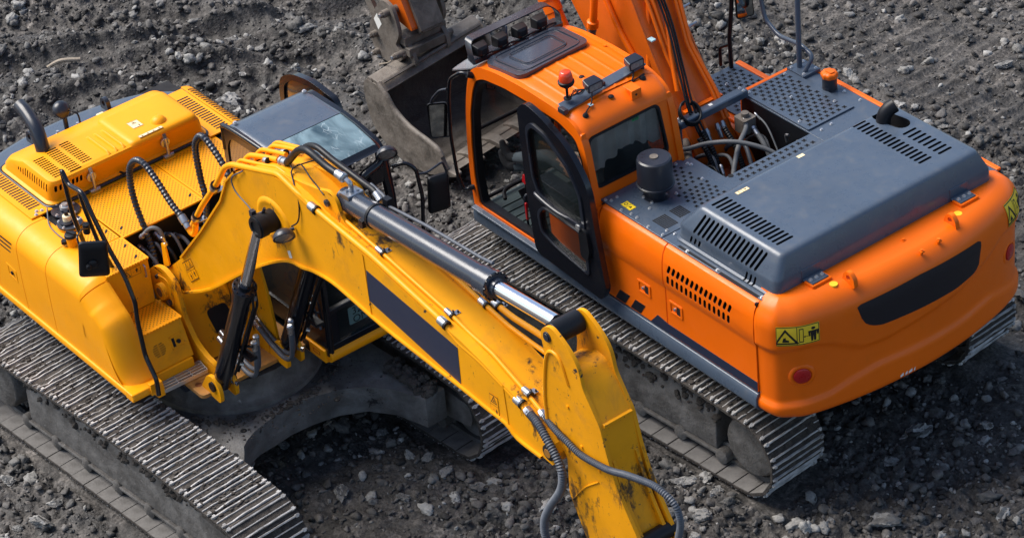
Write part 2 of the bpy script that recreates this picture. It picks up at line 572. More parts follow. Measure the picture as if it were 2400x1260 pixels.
def under_tracks(x, y):
    """1 where a track presses the soil flat"""
    m = np.zeros_like(x)
    for (ox, oy, yaw, yc0, w, x0, x1) in TRACK_FOOT:
        c, s = math.cos(yaw), math.sin(yaw)
        lx = c * (x - ox) + s * (y - oy); ly = -s * (x - ox) + c * (y - oy)
        d = np.maximum(np.abs(ly - yc0) - w / 2, np.maximum(x0 - lx, lx - x1))
        m = np.maximum(m, 1 - sstep(0.0, 0.12, d))
    return m

def imprint(x, y):
    """old grouser prints: compacted bands with ridges (upper right, lower middle)"""
    h = np.zeros_like(x); m = np.zeros_like(x)
    for (ox, oy, ang, w, ln, pitch, amp) in ((2.2, -4.5, 0.06, 1.5, 4.8, 0.19, 0.034), (-0.9, -3.0, 0.15, 0.9, 2.0, 0.19, 0.025),
                                          (0.25, 2.15, 0.07, 0.5, 1.6, 0.19, 0.020)):
        c, s = math.cos(ang), math.sin(ang)
        lx = c * (x - ox) + s * (y - oy); ly = -s * (x - ox) + c * (y - oy)
        k = (1 - sstep(w / 2 - 0.15, w / 2 + 0.1, np.abs(ly))) * (1 - sstep(ln / 2 - 0.5, ln / 2 + 0.3, np.abs(lx)))
        ph = lx / pitch + 0.9 * fbm(x * 1.2, y * 1.2, 77, 4)
        rid = (1 - np.abs(((ph * 2) % 2) - 1)) ** 2
        h = h + k * (amp * rid - 0.03); m = np.maximum(m, k)
    for line, w in BANDS:
        d = np.full(x.shape, 9.0); al = np.zeros_like(x); acc = 0.0
        for (ax, ay), (bx, by) in zip(line, line[1:]):
            ex, ey = bx - ax, by - ay; L2 = ex * ex + ey * ey; L = math.sqrt(L2)
            t = np.clip(((x - ax) * ex + (y - ay) * ey) / L2, 0, 1)
            dd = np.hypot(x - ax - t * ex, y - ay - t * ey)
            al = np.where(dd < d, acc + t * L, al); d = np.minimum(d, dd); acc += L
        d = d + 0.12 * fbm(x * 1.7, y * 1.7, 45, 3)
        k = 1 - sstep(w / 2 - 0.08, w / 2 + 0.06, d)
        rid = (1 - np.abs(((al / 0.19 * 2) % 2) - 1)) ** 2
        edge = np.exp(-((d - w / 2 - 0.05) / 0.07) ** 2)
        h = h + k * (0.022 * rid - 0.085) + 0.05 * edge * (1 - k); m = np.maximum(m, k)
    return h, m

BANDS = [([(9.3, 2.9), (8.957, 2.34), (8.612, 1.765), (8.303, 1.166), (8.031, 0.539), (7.72, -0.066), (7.186, -1.072)], 0.30),
         ([(8.1, 3.6), (7.91, 2.937), (7.791, 2.252), (7.597, 1.601), (7.365, 0.966), (7.059, 0.374), (6.554, -0.354)], 0.34)]

def ruts(x, y):
    """arc-shaped ridges left by turning tracks in the far left corner"""
    r = np.hypot(x - 5.2, y - 5.4)
    k = sstep(4.6, 5.4, x + 0.25 * y)
    h = 0.075 * np.sin(r * 7.5 + 2.0 * fbm(x, y, 9, 2)) * k
    return h

def ground_h(x, y):
    big = 0.20 * fbm(x * 0.45, y * 0.45, 3, 3)
    mid = 0.17 * fbm(x * 2.0, y * 2.0, 21, 4, 0.55)
    wx = x + 0.10 * fbm(x * 4, y * 4, 5, 3); wy = y + 0.10 * fbm(x * 4, y * 4, 15, 3)
    n1 = np.abs(fbm(wx * 4.5, wy * 4.5, 101, 2)) * 2; n2 = np.abs(fbm(wx * 10, wy * 10, 111, 2)) * 2; n3 = np.abs(fbm(wx * 21, wy * 21, 121, 2)) * 2
    w1 = np.clip(worley(wx * 7, wy * 7, 4), 0, 1); w2 = np.clip(worley(wx * 14, wy * 14, 8), 0, 1)
    amp = 0.35 + 0.65 * sstep(-0.10, 0.14, fbm(x * 0.9, y * 0.9, 61, 3))
    cl = (0.055 * (0.4 - n1) + 0.055 * (0.35 - n2) + 0.030 * (0.35 - n3) + 0.075 * (0.45 - w1) + 0.042 * (0.45 - w2)) * amp
    cl2 = 0.0; smoothk = 1.0
    fine = 0.020 * fbm(x * 24, y * 24, 31, 2, 0.6)
    ih, im = imprint(x, y)
    rough = 1 - 0.78 * im
    u = under_tracks(x, y)
    smoothk = 0.45 + 0.55 * sstep(-0.15, 0.12, fbm(x * 0.8, y * 0.8, 61, 3))
    h = big * 0.8 + (mid + (cl + cl2) * smoothk + fine) * rough + ih + ruts(x, y) - 0.02
    return h * (1 - u) + (-0.012) * u

TRACK_FOOT = [(0, 0.021, 0.077, 1.195, 0.62, -1.95, 2.3), (0, 0.021, 0.077, -1.195, 0.62, -1.95, 2.3),
              (3.205, 3.928, 3.215, -1.22, 0.63, -0.75, 3.3), (3.205, 3.928, 3.215, 1.22, 0.63, -0.75, 3.3)]

def ground_mat():
    m = bpy.data.materials.new('churned_soil')
    m.use_nodes = True
    nt = m.node_tree; L = nt.links.new
    b = nt.nodes['Principled BSDF']
    g = _n(nt, 'ShaderNodeNewGeometry')
    def tex(scale, det, ro=0.6, dist=0.0):
        t = _n(nt, 'ShaderNodeTexNoise')
        t.inputs['Scale'].default_value = scale; t.inputs['Detail'].default_value = det
        t.inputs['Roughness'].default_value = ro; t.inputs['Distortion'].default_value = dist
        L(g.outputs['Position'], t.inputs['Vector'])
        return t
    t1 = tex(0.55, 5); t2 = tex(3.5, 9, 0.7, 0.3); t3 = tex(30, 8, 0.7)
    cr = _n(nt, 'ShaderNodeValToRGB')
    e = cr.color_ramp.elements
    e[0].position = 0.30; e[0].color = (0.020, 0.018, 0.0165, 1)
    e[1].position = 0.72; e[1].color = (0.100, 0.091, 0.083, 1)
    el = cr.color_ramp.elements.new(0.5); el.color = (0.040, 0.036, 0.0325, 1)
    L(t2.outputs['Fac'], cr.inputs['Fac'])
    mx = _n(nt, 'ShaderNodeMix', data_type='RGBA', blend_type='MULTIPLY')
    mx.inputs['Factor'].default_value = 1
    L(cr.outputs[0], mx.inputs['A'])
    r1 = _n(nt, 'ShaderNodeMapRange')
    r1.inputs['From Min'].default_value = 0.35; r1.inputs['From Max'].default_value = 0.65
    r1.inputs['To Min'].default_value = 0.62; r1.inputs['To Max'].default_value = 1.35
    L(t1.outputs['Fac'], r1.inputs['Value'])
    L(r1.outputs[0], mx.inputs['B'])
    mx2 = _n(nt, 'ShaderNodeMix', data_type='RGBA', blend_type='MULTIPLY')
    mx2.inputs['Factor'].default_value = 1
    r3 = _n(nt, 'ShaderNodeMapRange')
    r3.inputs['From Min'].default_value = 0.3; r3.inputs['From Max'].default_value = 0.7
    r3.inputs['To Min'].default_value = 0.45; r3.inputs['To Max'].default_value = 1.65
    L(t3.outputs['Fac'], r3.inputs['Value'])
    L(mx.outputs['Result'], mx2.inputs['A']); L(r3.outputs[0], mx2.inputs['B'])
    # every crumb of soil its own tone: cells of two sizes
    cur = mx2.outputs['Result']
    for vs_, lo_, hi_ in ((13, 0.60, 1.55), (38, 0.65, 1.45)):
        wv = _n(nt, 'ShaderNodeMix', data_type='RGBA'); wv.inputs['Factor'].default_value = 0.06
        L(g.outputs['Position'], wv.inputs['A']); L(t2.outputs['Color'], wv.inputs['B'])
        vc = _n(nt, 'ShaderNodeTexVoronoi'); vc.inputs['Scale'].default_value = vs_
        L(wv.outputs['Result'], vc.inputs['Vector'])
        sp = _n(nt, 'ShaderNodeSeparateColor'); L(vc.outputs['Color'], sp.inputs[0])
        rv = _n(nt, 'ShaderNodeMapRange'); rv.inputs['To Min'].default_value = lo_; rv.inputs['To Max'].default_value = hi_
        L(sp.outputs[0], rv.inputs['Value'])
        mm = _n(nt, 'ShaderNodeMix', data_type='RGBA', blend_type='MULTIPLY'); mm.inputs['Factor'].default_value = 1
        L(cur, mm.inputs['A']); L(rv.outputs[0], mm.inputs['B']); cur = mm.outputs['Result']
    L(cur, b.inputs['Base Color'])
    rr = _n(nt, 'ShaderNodeMapRange')
    rr.inputs['From Min'].default_value = 0.35; rr.inputs['From Max'].default_value = 0.6
    rr.inputs['To Min'].default_value = 0.48; rr.inputs['To Max'].default_value = 0.95
    L(t2.outputs['Fac'], rr.inputs['Value']); L(rr.outputs[0], b.inputs['Roughness'])
    vo = _n(nt, 'ShaderNodeTexVoronoi'); vo.inputs['Scale'].default_value = 34
    L(g.outputs['Position'], vo.inputs['Vector'])
    bp = _n(nt, 'ShaderNodeBump'); bp.inputs['Strength'].default_value = 0.9; bp.inputs['Distance'].default_value = 0.012
    L(t3.outputs['Fac'], bp.inputs['Height'])
    bp2 = _n(nt, 'ShaderNodeBump'); bp2.inputs['Strength'].default_value = 0.55; bp2.inputs['Distance'].default_value = 0.012
    bp2.invert = True
    L(vo.outputs['Distance'], bp2.inputs['Height']); L(bp.outputs[0], bp2.inputs['Normal'])
    L(bp2.outputs[0], b.inputs['Normal'])
    return m
GM = ground_mat()

def grid_mesh(name, xs, ys, zf):
    X, Y = np.meshgrid(xs, ys, indexing='ij')
    Z = zf(X, Y)
    co = np.stack([X, Y, Z], -1).reshape(-1, 3).astype(np.float32)
    nx, ny = X.shape
    i = (np.arange(nx - 1)[:, None] * ny + np.arange(ny - 1)[None, :]).reshape(-1)
    q = np.stack([i, i + ny, i + ny + 1, i + 1], -1).astype(np.int32)
    me = bpy.data.meshes.new(name)
    me.vertices.add(len(co)); me.vertices.foreach_set('co', co.ravel())
    me.loops.add(q.size); me.loops.foreach_set('vertex_index', q.ravel())
    me.polygons.add(len(q)); me.polygons.foreach_set('loop_start', np.arange(len(q), dtype=np.int32) * 4)
    me.polygons.foreach_set('loop_total', np.full(len(q), 4, dtype=np.int32))
    me.update(calc_edges=True); me.validate()
    me.shade_smooth()
    return me

def spaced(lo, hi, step, far):
    """fine spacing inside, growing steps out to the horizon: one sheet of ground"""
    mid = list(np.arange(lo, hi, step))
    out = []; s = step; p = hi
    while p < far:
        out.append(p); s *= 1.35; p += s
    neg = []; s = step; p = lo - step
    while p > -far:
        neg.append(p); s *= 1.35; p -= s
    return np.array(neg[::-1] + mid + out)
gxs = spaced(-4.3, 10.7, 0.020, 600); gys = spaced(-6.4, 6.7, 0.020, 600)
def gz(X, Y):
    k = 1 - sstep(8, 14, np.hypot(X - 3, Y))
    return ground_h(X, Y) * k
gm = grid_mesh('ground', gxs, gys, gz)
gm.materials.append(GM)
go = bpy.data.objects.new('ground', gm); C.objects.link(go)
go['kind'] = 'structure'

def gh(x, y):
    return float(ground_h(np.array([x]), np.array([y]))[0])

# ---- stone material: every stone its own grey
def stone_mat(name, lo, hi, bs=30):
    m = bpy.data.materials.new(name)
    m.use_nodes = True
    nt = m.node_tree; L = nt.links.new
    b = nt.nodes['Principled BSDF']
    g = _n(nt, 'ShaderNodeNewGeometry')
    oi = _n(nt, 'ShaderNodeObjectInfo')
    ad = _n(nt, 'ShaderNodeMath', operation='ADD'); L(g.outputs['Random Per Island'], ad.inputs[0]); L(oi.outputs['Random'], ad.inputs[1])
    fr = _n(nt, 'ShaderNodeMath', operation='FRACT'); L(ad.outputs[0], fr.inputs[0])
    cr = _n(nt, 'ShaderNodeValToRGB'); e = cr.color_ramp.elements
    e[0].color = (*lo, 1); e[1].color = (*hi, 1); e[0].position = 0.15
    L(fr.outputs[0], cr.inputs['Fac'])
    t = _n(nt, 'ShaderNodeTexNoise'); t.inputs['Scale'].default_value = bs; t.inputs['Detail'].default_value = 8; t.inputs['Roughness'].default_value = 0.7
    L(g.outputs['Position'], t.inputs['Vector'])
    r = _n(nt, 'ShaderNodeMapRange'); r.inputs['From Min'].default_value = 0.3; r.inputs['From Max'].default_value = 0.7
    r.inputs['To Min'].default_value = 0.55; r.inputs['To Max'].default_value = 1.35
    L(t.outputs['Fac'], r.inputs['Value'])
    mx = _n(nt, 'ShaderNodeMix', data_type='RGBA', blend_type='MULTIPLY'); mx.inputs['Factor'].default_value = 1
    L(cr.outputs[0], mx.inputs['A']); L(r.outputs[0], mx.inputs['B'])
    L(mx.outputs['Result'], b.inputs['Base Color'])
    b.inputs['Roughness'].default_value = 0.72
    bp = _n(nt, 'ShaderNodeBump'); bp.inputs['Strength'].default_value = 0.8; bp.inputs['Distance'].default_value = 0.015
    L(t.outputs['Fac'], bp.inputs['Height']); L(bp.outputs[0], b.inputs['Normal'])
    return m
SM = stone_mat('grey_stone', (0.09, 0.086, 0.081), (0.34, 0.33, 0.31))
CM = stone_mat('soil_clod', (0.020, 0.018, 0.0165), (0.145, 0.134, 0.124))

def clod_verts(seed, sub=2, amp=0.45, angular=True):
    bm = bmesh.new()
    bmesh.ops.create_icosphere(bm, subdivisions=sub, radius=1)
    off = Vector((seed * 7.13, seed * 3.7, seed * 1.9))
    rr = random.Random(seed)
    planes = [(Vector((rr.gauss(0, 1), rr.gauss(0, 1), rr.gauss(0, 1))).normalized(), rr.uniform(0.42, 0.85)) for _ in range(11)]
    for v in bm.verts:
        p = v.co.normalized()
        k = 1.0
        if angular:
            for n, d in planes:
                q = p.dot(n)
                if q > 0.05: k = min(k, d / q)
        k *= 1 + amp * 0.42 * noise.noise(p * 1.8 + off) + amp * 0.40 * noise.noise(p * 4.5 + off)
        v.co = p * k
    vs = np.array([v.co[:] for v in bm.verts]); fs = np.array([[v.index for v in f.verts] for f in bm.faces])
    bm.free()
    return vs, fs

def scatter(name, n, smin, smax, m, seed, sub, nvar=10, lim=None, power=2.2, dens=None, label=None, sink=0.25, sq=0.7):
    r = np.random.default_rng(seed)
    V = [clod_verts(seed * 50 + k, sub, 1.0, angular=True) for k in range(nvar)]
    px = r.uniform(-4.4, 10.8, n * 3); py = r.uniform(-6.4, 7.0, n * 3)
    # inside the ground the camera can see, with a margin
    cx, cy = 3.2, 0.4
    keep = under_tracks(px, py) < 0.25
    ih, im = imprint(px, py)
    p = 0.50 + 0.50 * sstep(-0.12, 0.14, fbm(px * 0.8, py * 0.8, 61, 3))
    p = p * (1 - 0.6 * im)
    keep &= r.uniform(0, 1, n * 3) < p
    # view wedge (world): keep a generous hull of the visible ground
    hull = [(10.9, 1.9), (2.3, -6.6), (-4.6, 0.2), (2.0, 7.0)]
    for (ax, ay), (bx, by) in zip(hull, hull[1:] + hull[:1]):
        keep &= ((bx - ax) * (py - ay) - (by - ay) * (px - ax)) < 0.6
    px, py = px[keep][:n], py[keep][:n]
    k = len(px)
    s = smin + (smax - smin) * r.uniform(0, 1, k) ** power
    z = ground_h(px, py)
    cos, fcs = [], []
    o = 0
    kind = r.integers(0, nvar, k)
    for i in range(k):
        vs, fs = V[kind[i]]
        a = r.uniform(0, 6.283); b = r.uniform(-0.6, 0.6)
        ca, sa = math.cos(a), math.sin(a); cb, sb = math.cos(b), math.sin(b)
        R = np.array([[ca, -sa, 0], [sa, ca, 0], [0, 0, 1]]) @ np.array([[1, 0, 0], [0, cb, -sb], [0, sb, cb]])
        sc = s[i] * np.array([r.uniform(0.8, 1.6), r.uniform(0.7, 1.2), r.uniform(0.55, 1.0)])
        cos.append((vs * sc) @ R.T + np.array([px[i], py[i], z[i] + s[i] * (0.45 - sink)]))
        fcs.append(fs + o); o += len(vs)
    co = np.concatenate(cos).astype(np.float32); fc = np.concatenate(fcs).astype(np.int32)
    me = bpy.data.meshes.new(name)
    me.vertices.add(len(co)); me.vertices.foreach_set('co', co.ravel())
    me.loops.add(fc.size); me.loops.foreach_set('vertex_index', fc.ravel())
    me.polygons.add(len(fc)); me.polygons.foreach_set('loop_start', np.arange(len(fc), dtype=np.int32) * 3)
    me.polygons.foreach_set('loop_total', np.full(len(fc), 3, dtype=np.int32))
    me.update(calc_edges=True)
    me.materials.append(m)
    ob = bpy.data.objects.new(name, me); C.objects.link(ob)
    ob['kind'] = 'stuff'; ob['label'] = label; ob['category'] = 'rubble'
    return ob
scatter('soil_clods', 13000, 0.014, 0.058, CM, 3, 2, label='small dark clods of earth strewn over the churned ground', power=2.3)
scatter('gravel', 2600, 0.012, 0.062, SM, 5, 2, label='small grey stones and gravel scattered in the mud', power=3.0)

scatter('broken_stones', 900, 0.025, 0.085, SM, 15, 3, label='pale broken stones of mixed size lying about the site', power=2.6)
scatter('soil_crumbs', 18000, 0.006, 0.022, CM, 9, 1, label='fine crumbs of dark earth between the clods', power=1.5)
# ------------------------------------------------------------------ crawler tracks
def shoe_mesh(pitch, w, name):
    return [shoe_variant(pitch, w, name, sd) for sd in (1, 2, 3, 4, 5)]

def shoe_variant(pitch, w, name, sd):
    sr = random.Random(sd)
    """triple-grouser shoe lying across Y, travel along X, outer side up (+Z)"""
    mb = MB()
    p = pitch
    # plate with overlapping lip
    prof = [(-p*0.50, -0.004), (-p*0.42, 0.006), (p*0.42, 0.006), (p*0.52, -0.010), (p*0.52, -0.020), (-p*0.50, -0.016)]
    mb.mi = 0
    mb.prism([(a, b) for a, b in prof], 'y', -w/2, w/2)
    mb.mi = 2
    mb.box((-p*0.46, -w/2 + 0.006, -0.0245), (p*0.485, w/2 - 0.006, -0.0205))
    mb.mi = 1
    for k, gx in enumerate((-0.40, -0.04, 0.32)):
        h = 0.022 if k != 1 else 0.018
        x0 = gx * p
        seg = 11
        drop = [1.0] * (seg + 1)
        for q in range(sr.choice((0, 1, 1, 2))):
            a0 = sr.randint(0, seg - 2)
            for z_ in range(a0, min(seg + 1, a0 + sr.randint(1, 4))): drop[z_] = sr.uniform(0.25, 0.6)
        ys = [-w/2 + 0.004 + (w - 0.008) * j / seg for j in range(seg + 1)]
        rows = []
        hw = 0.0058 if k != 1 else 0.0038
        for j, y in enumerate(ys):
            d = 0.003 * math.sin(j * 2.1 + k)
            hh = h * (0.92 + 0.12 * math.sin(j * 1.7 + k * 2 + sd)) * drop[j]
            rows.append([(x0 - hw*1.5, y, 0.004), (x0 - hw + d*0.2, y, hh), (x0 + hw + d*0.2, y, hh), (x0 + hw*1.5, y, 0.004)])
        mb.grid(rows)
        for e in (0, -1):
            r = rows[e]
            mb.add(r, [(0, 1, 2, 3) if e == 0 else (3, 2, 1, 0)])
        if k != 1:   # wing stub at the ends
            for sy in (-1, 1):
                mb.box((x0 - 0.014, sy * (w/2 - 0.03) - 0.012, 0.003), (x0 + 0.014, sy * (w/2 - 0.03) + 0.012, h + 0.006))
    me = to_mesh(mb, name)
    me.materials.append(M['shoe']); me.materials.append(M['grouser']); me.materials.append(M['plate'])
    return me

def track_path(x0, x1, R, ztop, n=400):
    """closed loop of the shoe plates: x0/x1 wheel centres, R radius to plate; the top run bows to ztop"""
    pts = []
    for i in range(60):      # bottom, rear -> front
        pts.append((x0 + (x1 - x0) * i / 60, 0.0))
    for i in range(40):      # front wheel
        a = -math.pi/2 + math.pi * i / 40
        pts.append((x1 + R * math.cos(a), R + R * math.sin(a)))
    for i in range(60):      # top front -> rear with a bow over the carrier rollers
        t = i / 60
        pts.append((x1 + (x0 - x1) * t, 2 * R + (ztop - 2 * R) * math.sin(math.pi * t) ** 0.8))
    for i in range(40):
        a = math.pi/2 + math.pi * i / 40
        pts.append((x0 + R * math.cos(a), R + R * math.sin(a)))
    return pts

def place_shoes(parent, yc, path, pitch, me, z0=0.03, phase=0.0):
    P = [Vector((a, 0, b + z0)) for a, b in path]
    P.append(P[0])
    L = [0.0]
    for a, b in zip(P, P[1:]): L.append(L[-1] + (b - a).length)
    n = round(L[-1] / pitch)
    for k in range(n):
        t = (L[-1] * (k + phase) / n) % L[-1]
        j = 0
        while L[j + 1] < t: j += 1
        f = (t - L[j]) / (L[j + 1] - L[j])
        p = P[j].lerp(P[j + 1], f)
        def at(tt):
            tt %= L[-1]; jj = 0
            while L[jj + 1] < tt: jj += 1
            return P[jj].lerp(P[jj + 1], (tt - L[jj]) / (L[jj + 1] - L[jj]))
        d = (at(t + pitch/2) - at(t - pitch/2)).normalized()
        up = Vector((d.z, 0, -d.x))           # outward side
        R = Matrix((d, Vector((0, 1, 0)), up)).transposed()
        if R.determinant() < 0:
            R = Matrix((d, Vector((0, -1, 0)), up)).transposed()
        o = bpy.data.objects.new('track_shoe', rng.choice(me))
        C.objects.link(o); o.parent = parent
        jit = Matrix.Rotation(rng.uniform(-0.012, 0.012), 4, 'Z')
        o.matrix_local = Matrix.Translation(p + Vector((0, yc + rng.uniform(-0.004, 0.004), 0))) @ R.to_4x4() @ jit

def frame_profile(x0, x1, z0, z1):
    return [(x0, z0 + 0.06), (x0 + 0.06, z0), (x1 - 0.06, z0), (x1, z0 + 0.06), (x1, z1 - 0.07), (x1 - 0.10, z1), (x0 + 0.10, z1), (x0, z1 - 0.07)]

def make_track(machine, side, ox, oy, yaw, yc, w, x0, x1, R, ztop, pitch, me, outer, front_drum=True, label=None):
    """side: +1 outer face towards +Y. The track frame is the part; shoes, wheels and rollers are its sub-parts"""
    mb = MB()
    fx0, fx1 = x0 + R + 0.02, x1 - R - 0.02
    zc = R + 0.03
    # box frame with sloping top
    fw = 0.150
    prof = [(-fw, 0.16), (fw, 0.16), (fw * 1.05, 0.20), (fw, zc + 0.08), (fw * 0.55, zc + 0.20), (-fw * 0.55, zc + 0.20), (-fw, zc + 0.08), (-fw * 1.05, 0.20)]
    mb.prism([(yc + a, b) for a, b in prof], 'x', fx0 + 0.02, fx1)
    mb.prism([(yc + a, b) for a, b in [(-fw-0.03, 0.13), (fw+0.03, 0.13), (fw+0.03, 0.165), (-fw-0.03, 0.165)]], 'x', fx0, fx1 + 0.03)
    fr = build('track_frame', mb, M['track'], machine, bevel=0.012, label=label)
    fr.location = (ox, oy, 0); fr.rotation_euler = (0, 0, yaw)
    # sprocket / final drive drum at the rear, idler at the front
    mb = MB()
    for s in (-1, 1):
        pass
    mb.stack((x0, yc - 0.19, zc), (0, 1, 0), [(0, R*0.45), (0.02, R*0.70), (0.05, R*0.74), (0.33, R*0.74), (0.36, R*0.70), (0.38, R*0.45)], 32)
    dr = build('final_drive', mb, M['track'], fr, bevel=0.01)
    mb = MB()
    k = 21
    out = []
    for i in range(k * 4):
        a = 2 * math.pi * i / (k * 4)
        r = R * (0.90 if i % 4 in (1, 2) else 0.78)
        out.append((x0 + r * math.cos(a), zc + r * math.sin(a)))
    mb.prism(out, 'y', yc - 0.04, yc + 0.04)
    build('sprocket', mb, M['track'], fr)
    mb = MB()
    mb.stack((x1, yc - 0.11, zc), (0, 1, 0), [(0, R*0.72), (0.03, R*0.78), (0.06, R*0.90), (0.16, R*0.90), (0.19, R*0.78), (0.22, R*0.72)], 32)
    build('idler', mb, M['track'], fr, bevel=0.006)
    # idler yoke
    mb = MB()
    for s in (-1, 1):
        mb.prism(rounded([(x1 - R - 0.05, zc - 0.15), (x1 + 0.10, zc - 0.10), (x1 + 0.14, zc), (x1 + 0.10, zc + 0.13), (x1 - R - 0.05, zc + 0.17)], 0.04), 'y', yc + s * 0.15, yc + s * 0.20)
    build('idler_yoke', mb, M['track'], fr, bevel=0.006)
    # rollers
    me_r = None
    nr = 7
    for i in range(nr):
        xr = x0 + 0.35 + (x1 - x0 - 0.7) * i / (nr - 1)
        mb = MB()
        mb.stack((0, -0.19, 0), (0, 1, 0), [(0, 0.035), (0.02, 0.07), (0.10, 0.07), (0.11, 0.09), (0.13, 0.09), (0.14, 0.065), (0.24, 0.065), (0.25, 0.09), (0.27, 0.09), (0.28, 0.07), (0.36, 0.07), (0.38, 0.035)], 16)
        o = build('track_roller', me_r if me_r else mb, M['track'], fr, loc=(xr, yc, 0.125))
        me_r = o.data
    for xr in (x0 + (x1 - x0) * 0.36, x0 + (x1 - x0) * 0.68):
        mb = MB(); mb.stack((xr, yc - 0.12, ztop - 0.09), (0, 1, 0), [(0, 0.03), (0.01, 0.06), (0.23, 0.06), (0.24, 0.03)], 16)
        mb.box((xr - 0.03, yc - 0.03, zc + 0.2), (xr + 0.03, yc + 0.03, ztop - 0.10))
        build('carrier_roller', mb, M['track'], fr)
    # inner chain (links) joined
    mb = MB()
    path = track_path(x0, x1, R - 0.045, ztop - 0.045)
    for s in (-1, 1):
        rows = []
        for (a, b) in path[::2]:
            rows.append([(a, yc + s*0.085 - 0.02, b + 0.03), (a, yc + s*0.085 + 0.02, b + 0.03)])
        mb.grid(rows, close_u=True)
        path2 = track_path(x0, x1, R - 0.10, ztop - 0.10)
        rows2 = [[(a, yc + s*0.085 - 0.02, b + 0.09 ), (a, yc + s*0.085 + 0.02, b + 0.09)] for a, b in path2[::2]]
        mb.grid([[p[0], q[0]] for p, q in zip(rows, rows2)], close_u=True)
        mb.grid([[p[1], q[1]] for p, q in zip(rows, rows2)], close_u=True)
        mb.grid(rows2, close_u=True)
    build('track_chain', mb, M['track'], fr)
    place_shoes(fr, yc, track_path(x0, x1, R, ztop), pitch, me)
    # mud caked on the frame ledge and on the shoes: countless, one joined piece
    mb = MB()
    r = random.Random(int(yc * 100) + int(ox * 10))
    for i in range(240):
        xx = r.uniform(fx0, fx1); yy = yc + side * fw * r.uniform(0.15, 0.98)
        zz = zc + 0.20 - max(0, (abs(yy - yc) - fw * 0.55)) / (fw * 0.45) * 0.12
        s = r.uniform(0.012, 0.045)
        mb.blob((xx, yy, zz), (s, s, s * 0.7), 1, i, 0.5)
    for i in range(150):
        xx = r.uniform(x0, x1); yy = yc + side * r.uniform(-w*0.1, w*0.46); s = r.uniform(0.008, 0.03)
        mb.blob((xx, yy, 0.035), (s, s, s * 0.6), 1, i + 300, 0.5)
    for i in range(700):
        t = r.random(); xx = x0 + (x1 - x0) * t; s = r.uniform(0.006, 0.019)
        zz = 2 * R + (ztop - 2 * R) * math.sin(math.pi * t) ** 0.8 + 0.03 + 0.012
        mb.blob((xx, yc + r.uniform(-0.48, 0.48) * w, zz), (s, s * 1.4, s * 0.6), 1, i + 600, 0.5)
    build('caked_mud', mb, M['mudcake'], fr, kind='stuff')
    return fr
# ------------------------------------------------------------------ orange excavator (local frame = world frame)
OX = empty('excavator', (0, 0, 0), 0.0,
           'orange crawler excavator with slate hood and open cab door, its bucket resting on the mud', 'excavator')
SHOE_O = shoe_mesh(0.19, 0.60, 'track_shoe')
for s in (1, -1):
    make_track(OX, s, 0.0, 0.021, 0.077, 1.195 * s, 0.60, -1.60, 2.02, 0.37, 0.835, 0.19, SHOE_O, 1)

def loft(levels, k=5):
    """closed body from rounded-rectangle levels (z, x0, x1, y0, y1, r)"""
    rows = []
    for z, x0, x1, y0, y1, r in levels:
        pl = rounded([(x0, y0), (x1, y0), (x1, y1), (x0, y1)], r, k)
        rows.append([(a, b, z) for a, b in pl])
    mb = MB()
    n = len(rows[0])
    vs = [p for r in rows for p in r]
    fs = []
    for i in range(len(rows) - 1):
        for j in range(n):
            a = i * n + j; b = i * n + (j + 1) % n
            fs.append((a, b, b + n, a + n))
    fs.append(tuple(reversed(range(n)))); fs.append(tuple(range((len(rows) - 1) * n, len(rows) * n)))
    mb.add(vs, fs)
    return mb

# --- undercarriage centre and revolving frame
mb = MB()
mb.prism(rounded([(-0.75, -0.75), (0.95, -0.75), (0.95, 0.75), (-0.75, 0.75)], 0.2), 'z', 0.42, 0.72)
for sx in (-1, 1):
    for sy in (-1, 1):
        mb.prism([(0.1 + sx*0.25, sy*0.5), (0.1 + sx*0.75, sy*0.5), (0.1 + sx*1.05, sy*1.05), (0.1 + sx*0.6, sy*1.05)], 'z', 0.38, 0.62)
cb = build('car_body', mb, M['track'], OX, bevel=0.02)
mb = MB(); mb.stack((0.05, 0, 0.70), (0, 0, 1), [(0, 0.62), (0.10, 0.62), (0.12, 0.56), (0.26, 0.56)], 40)
build('swing_bearing', mb, M['black'], OX)
mb = MB()
mb.prism(rounded([(-2.25, -1.0), (-1.9, -1.30), (1.60, -1.28), (1.72, -0.70), (0.9, -0.60), (0.9, 0.25), (1.76, 0.34), (1.80, 1.30), (-1.95, 1.30), (-2.25, 1.0)], 0.05), 'z', 0.94, 1.06)
build('revolving_frame', mb, M['dark'], OX, bevel=0.012)
# sill skirt along the left side
mb = MB()
sk = [(1.22, 0.985), (1.355, 0.99), (1.385, 1.03), (1.385, 1.115), (1.362, 1.155), (1.22, 1.155)]
mb.prism(sk, 'x', -1.965, 1.80)
sill = build('side_sill', mb, M['slate'], OX, bevel=0.008)
mb = MB(); mb.prism([(-a, b) for a, b in sk], 'x', -1.965, 1.30)
build('side_sill', mb, M['slate'], OX, bevel=0.008)

# --- side panels with rounded shoulders and a bulging upper half
PROF = [(1.10, 1.165), (1.352, 1.165), (1.350, 1.60), (1.352, 1.625), (1.366, 1.655), (1.372, 1.75), (1.366, 1.88), (1.350, 1.96), (1.320, 2.012), (1.285, 2.030), (1.10, 2.030)]
def side_panel(x0, x1, sgn=1, m=M['orange'], name='side_panel'):
    mb = MB()
    mb.prism([(a * sgn if True else a, b) for a, b in PROF], 'x', x0, x1)
    return build(name, mb, m, OX, bevel=0.009, seg=3, ang=50)
pf = side_panel(-0.840, -0.030)
pr_ = side_panel(-1.955, -0.848)
side_panel(-1.955, -0.60, -1)
side_panel(-0.592, 0.45, -1)
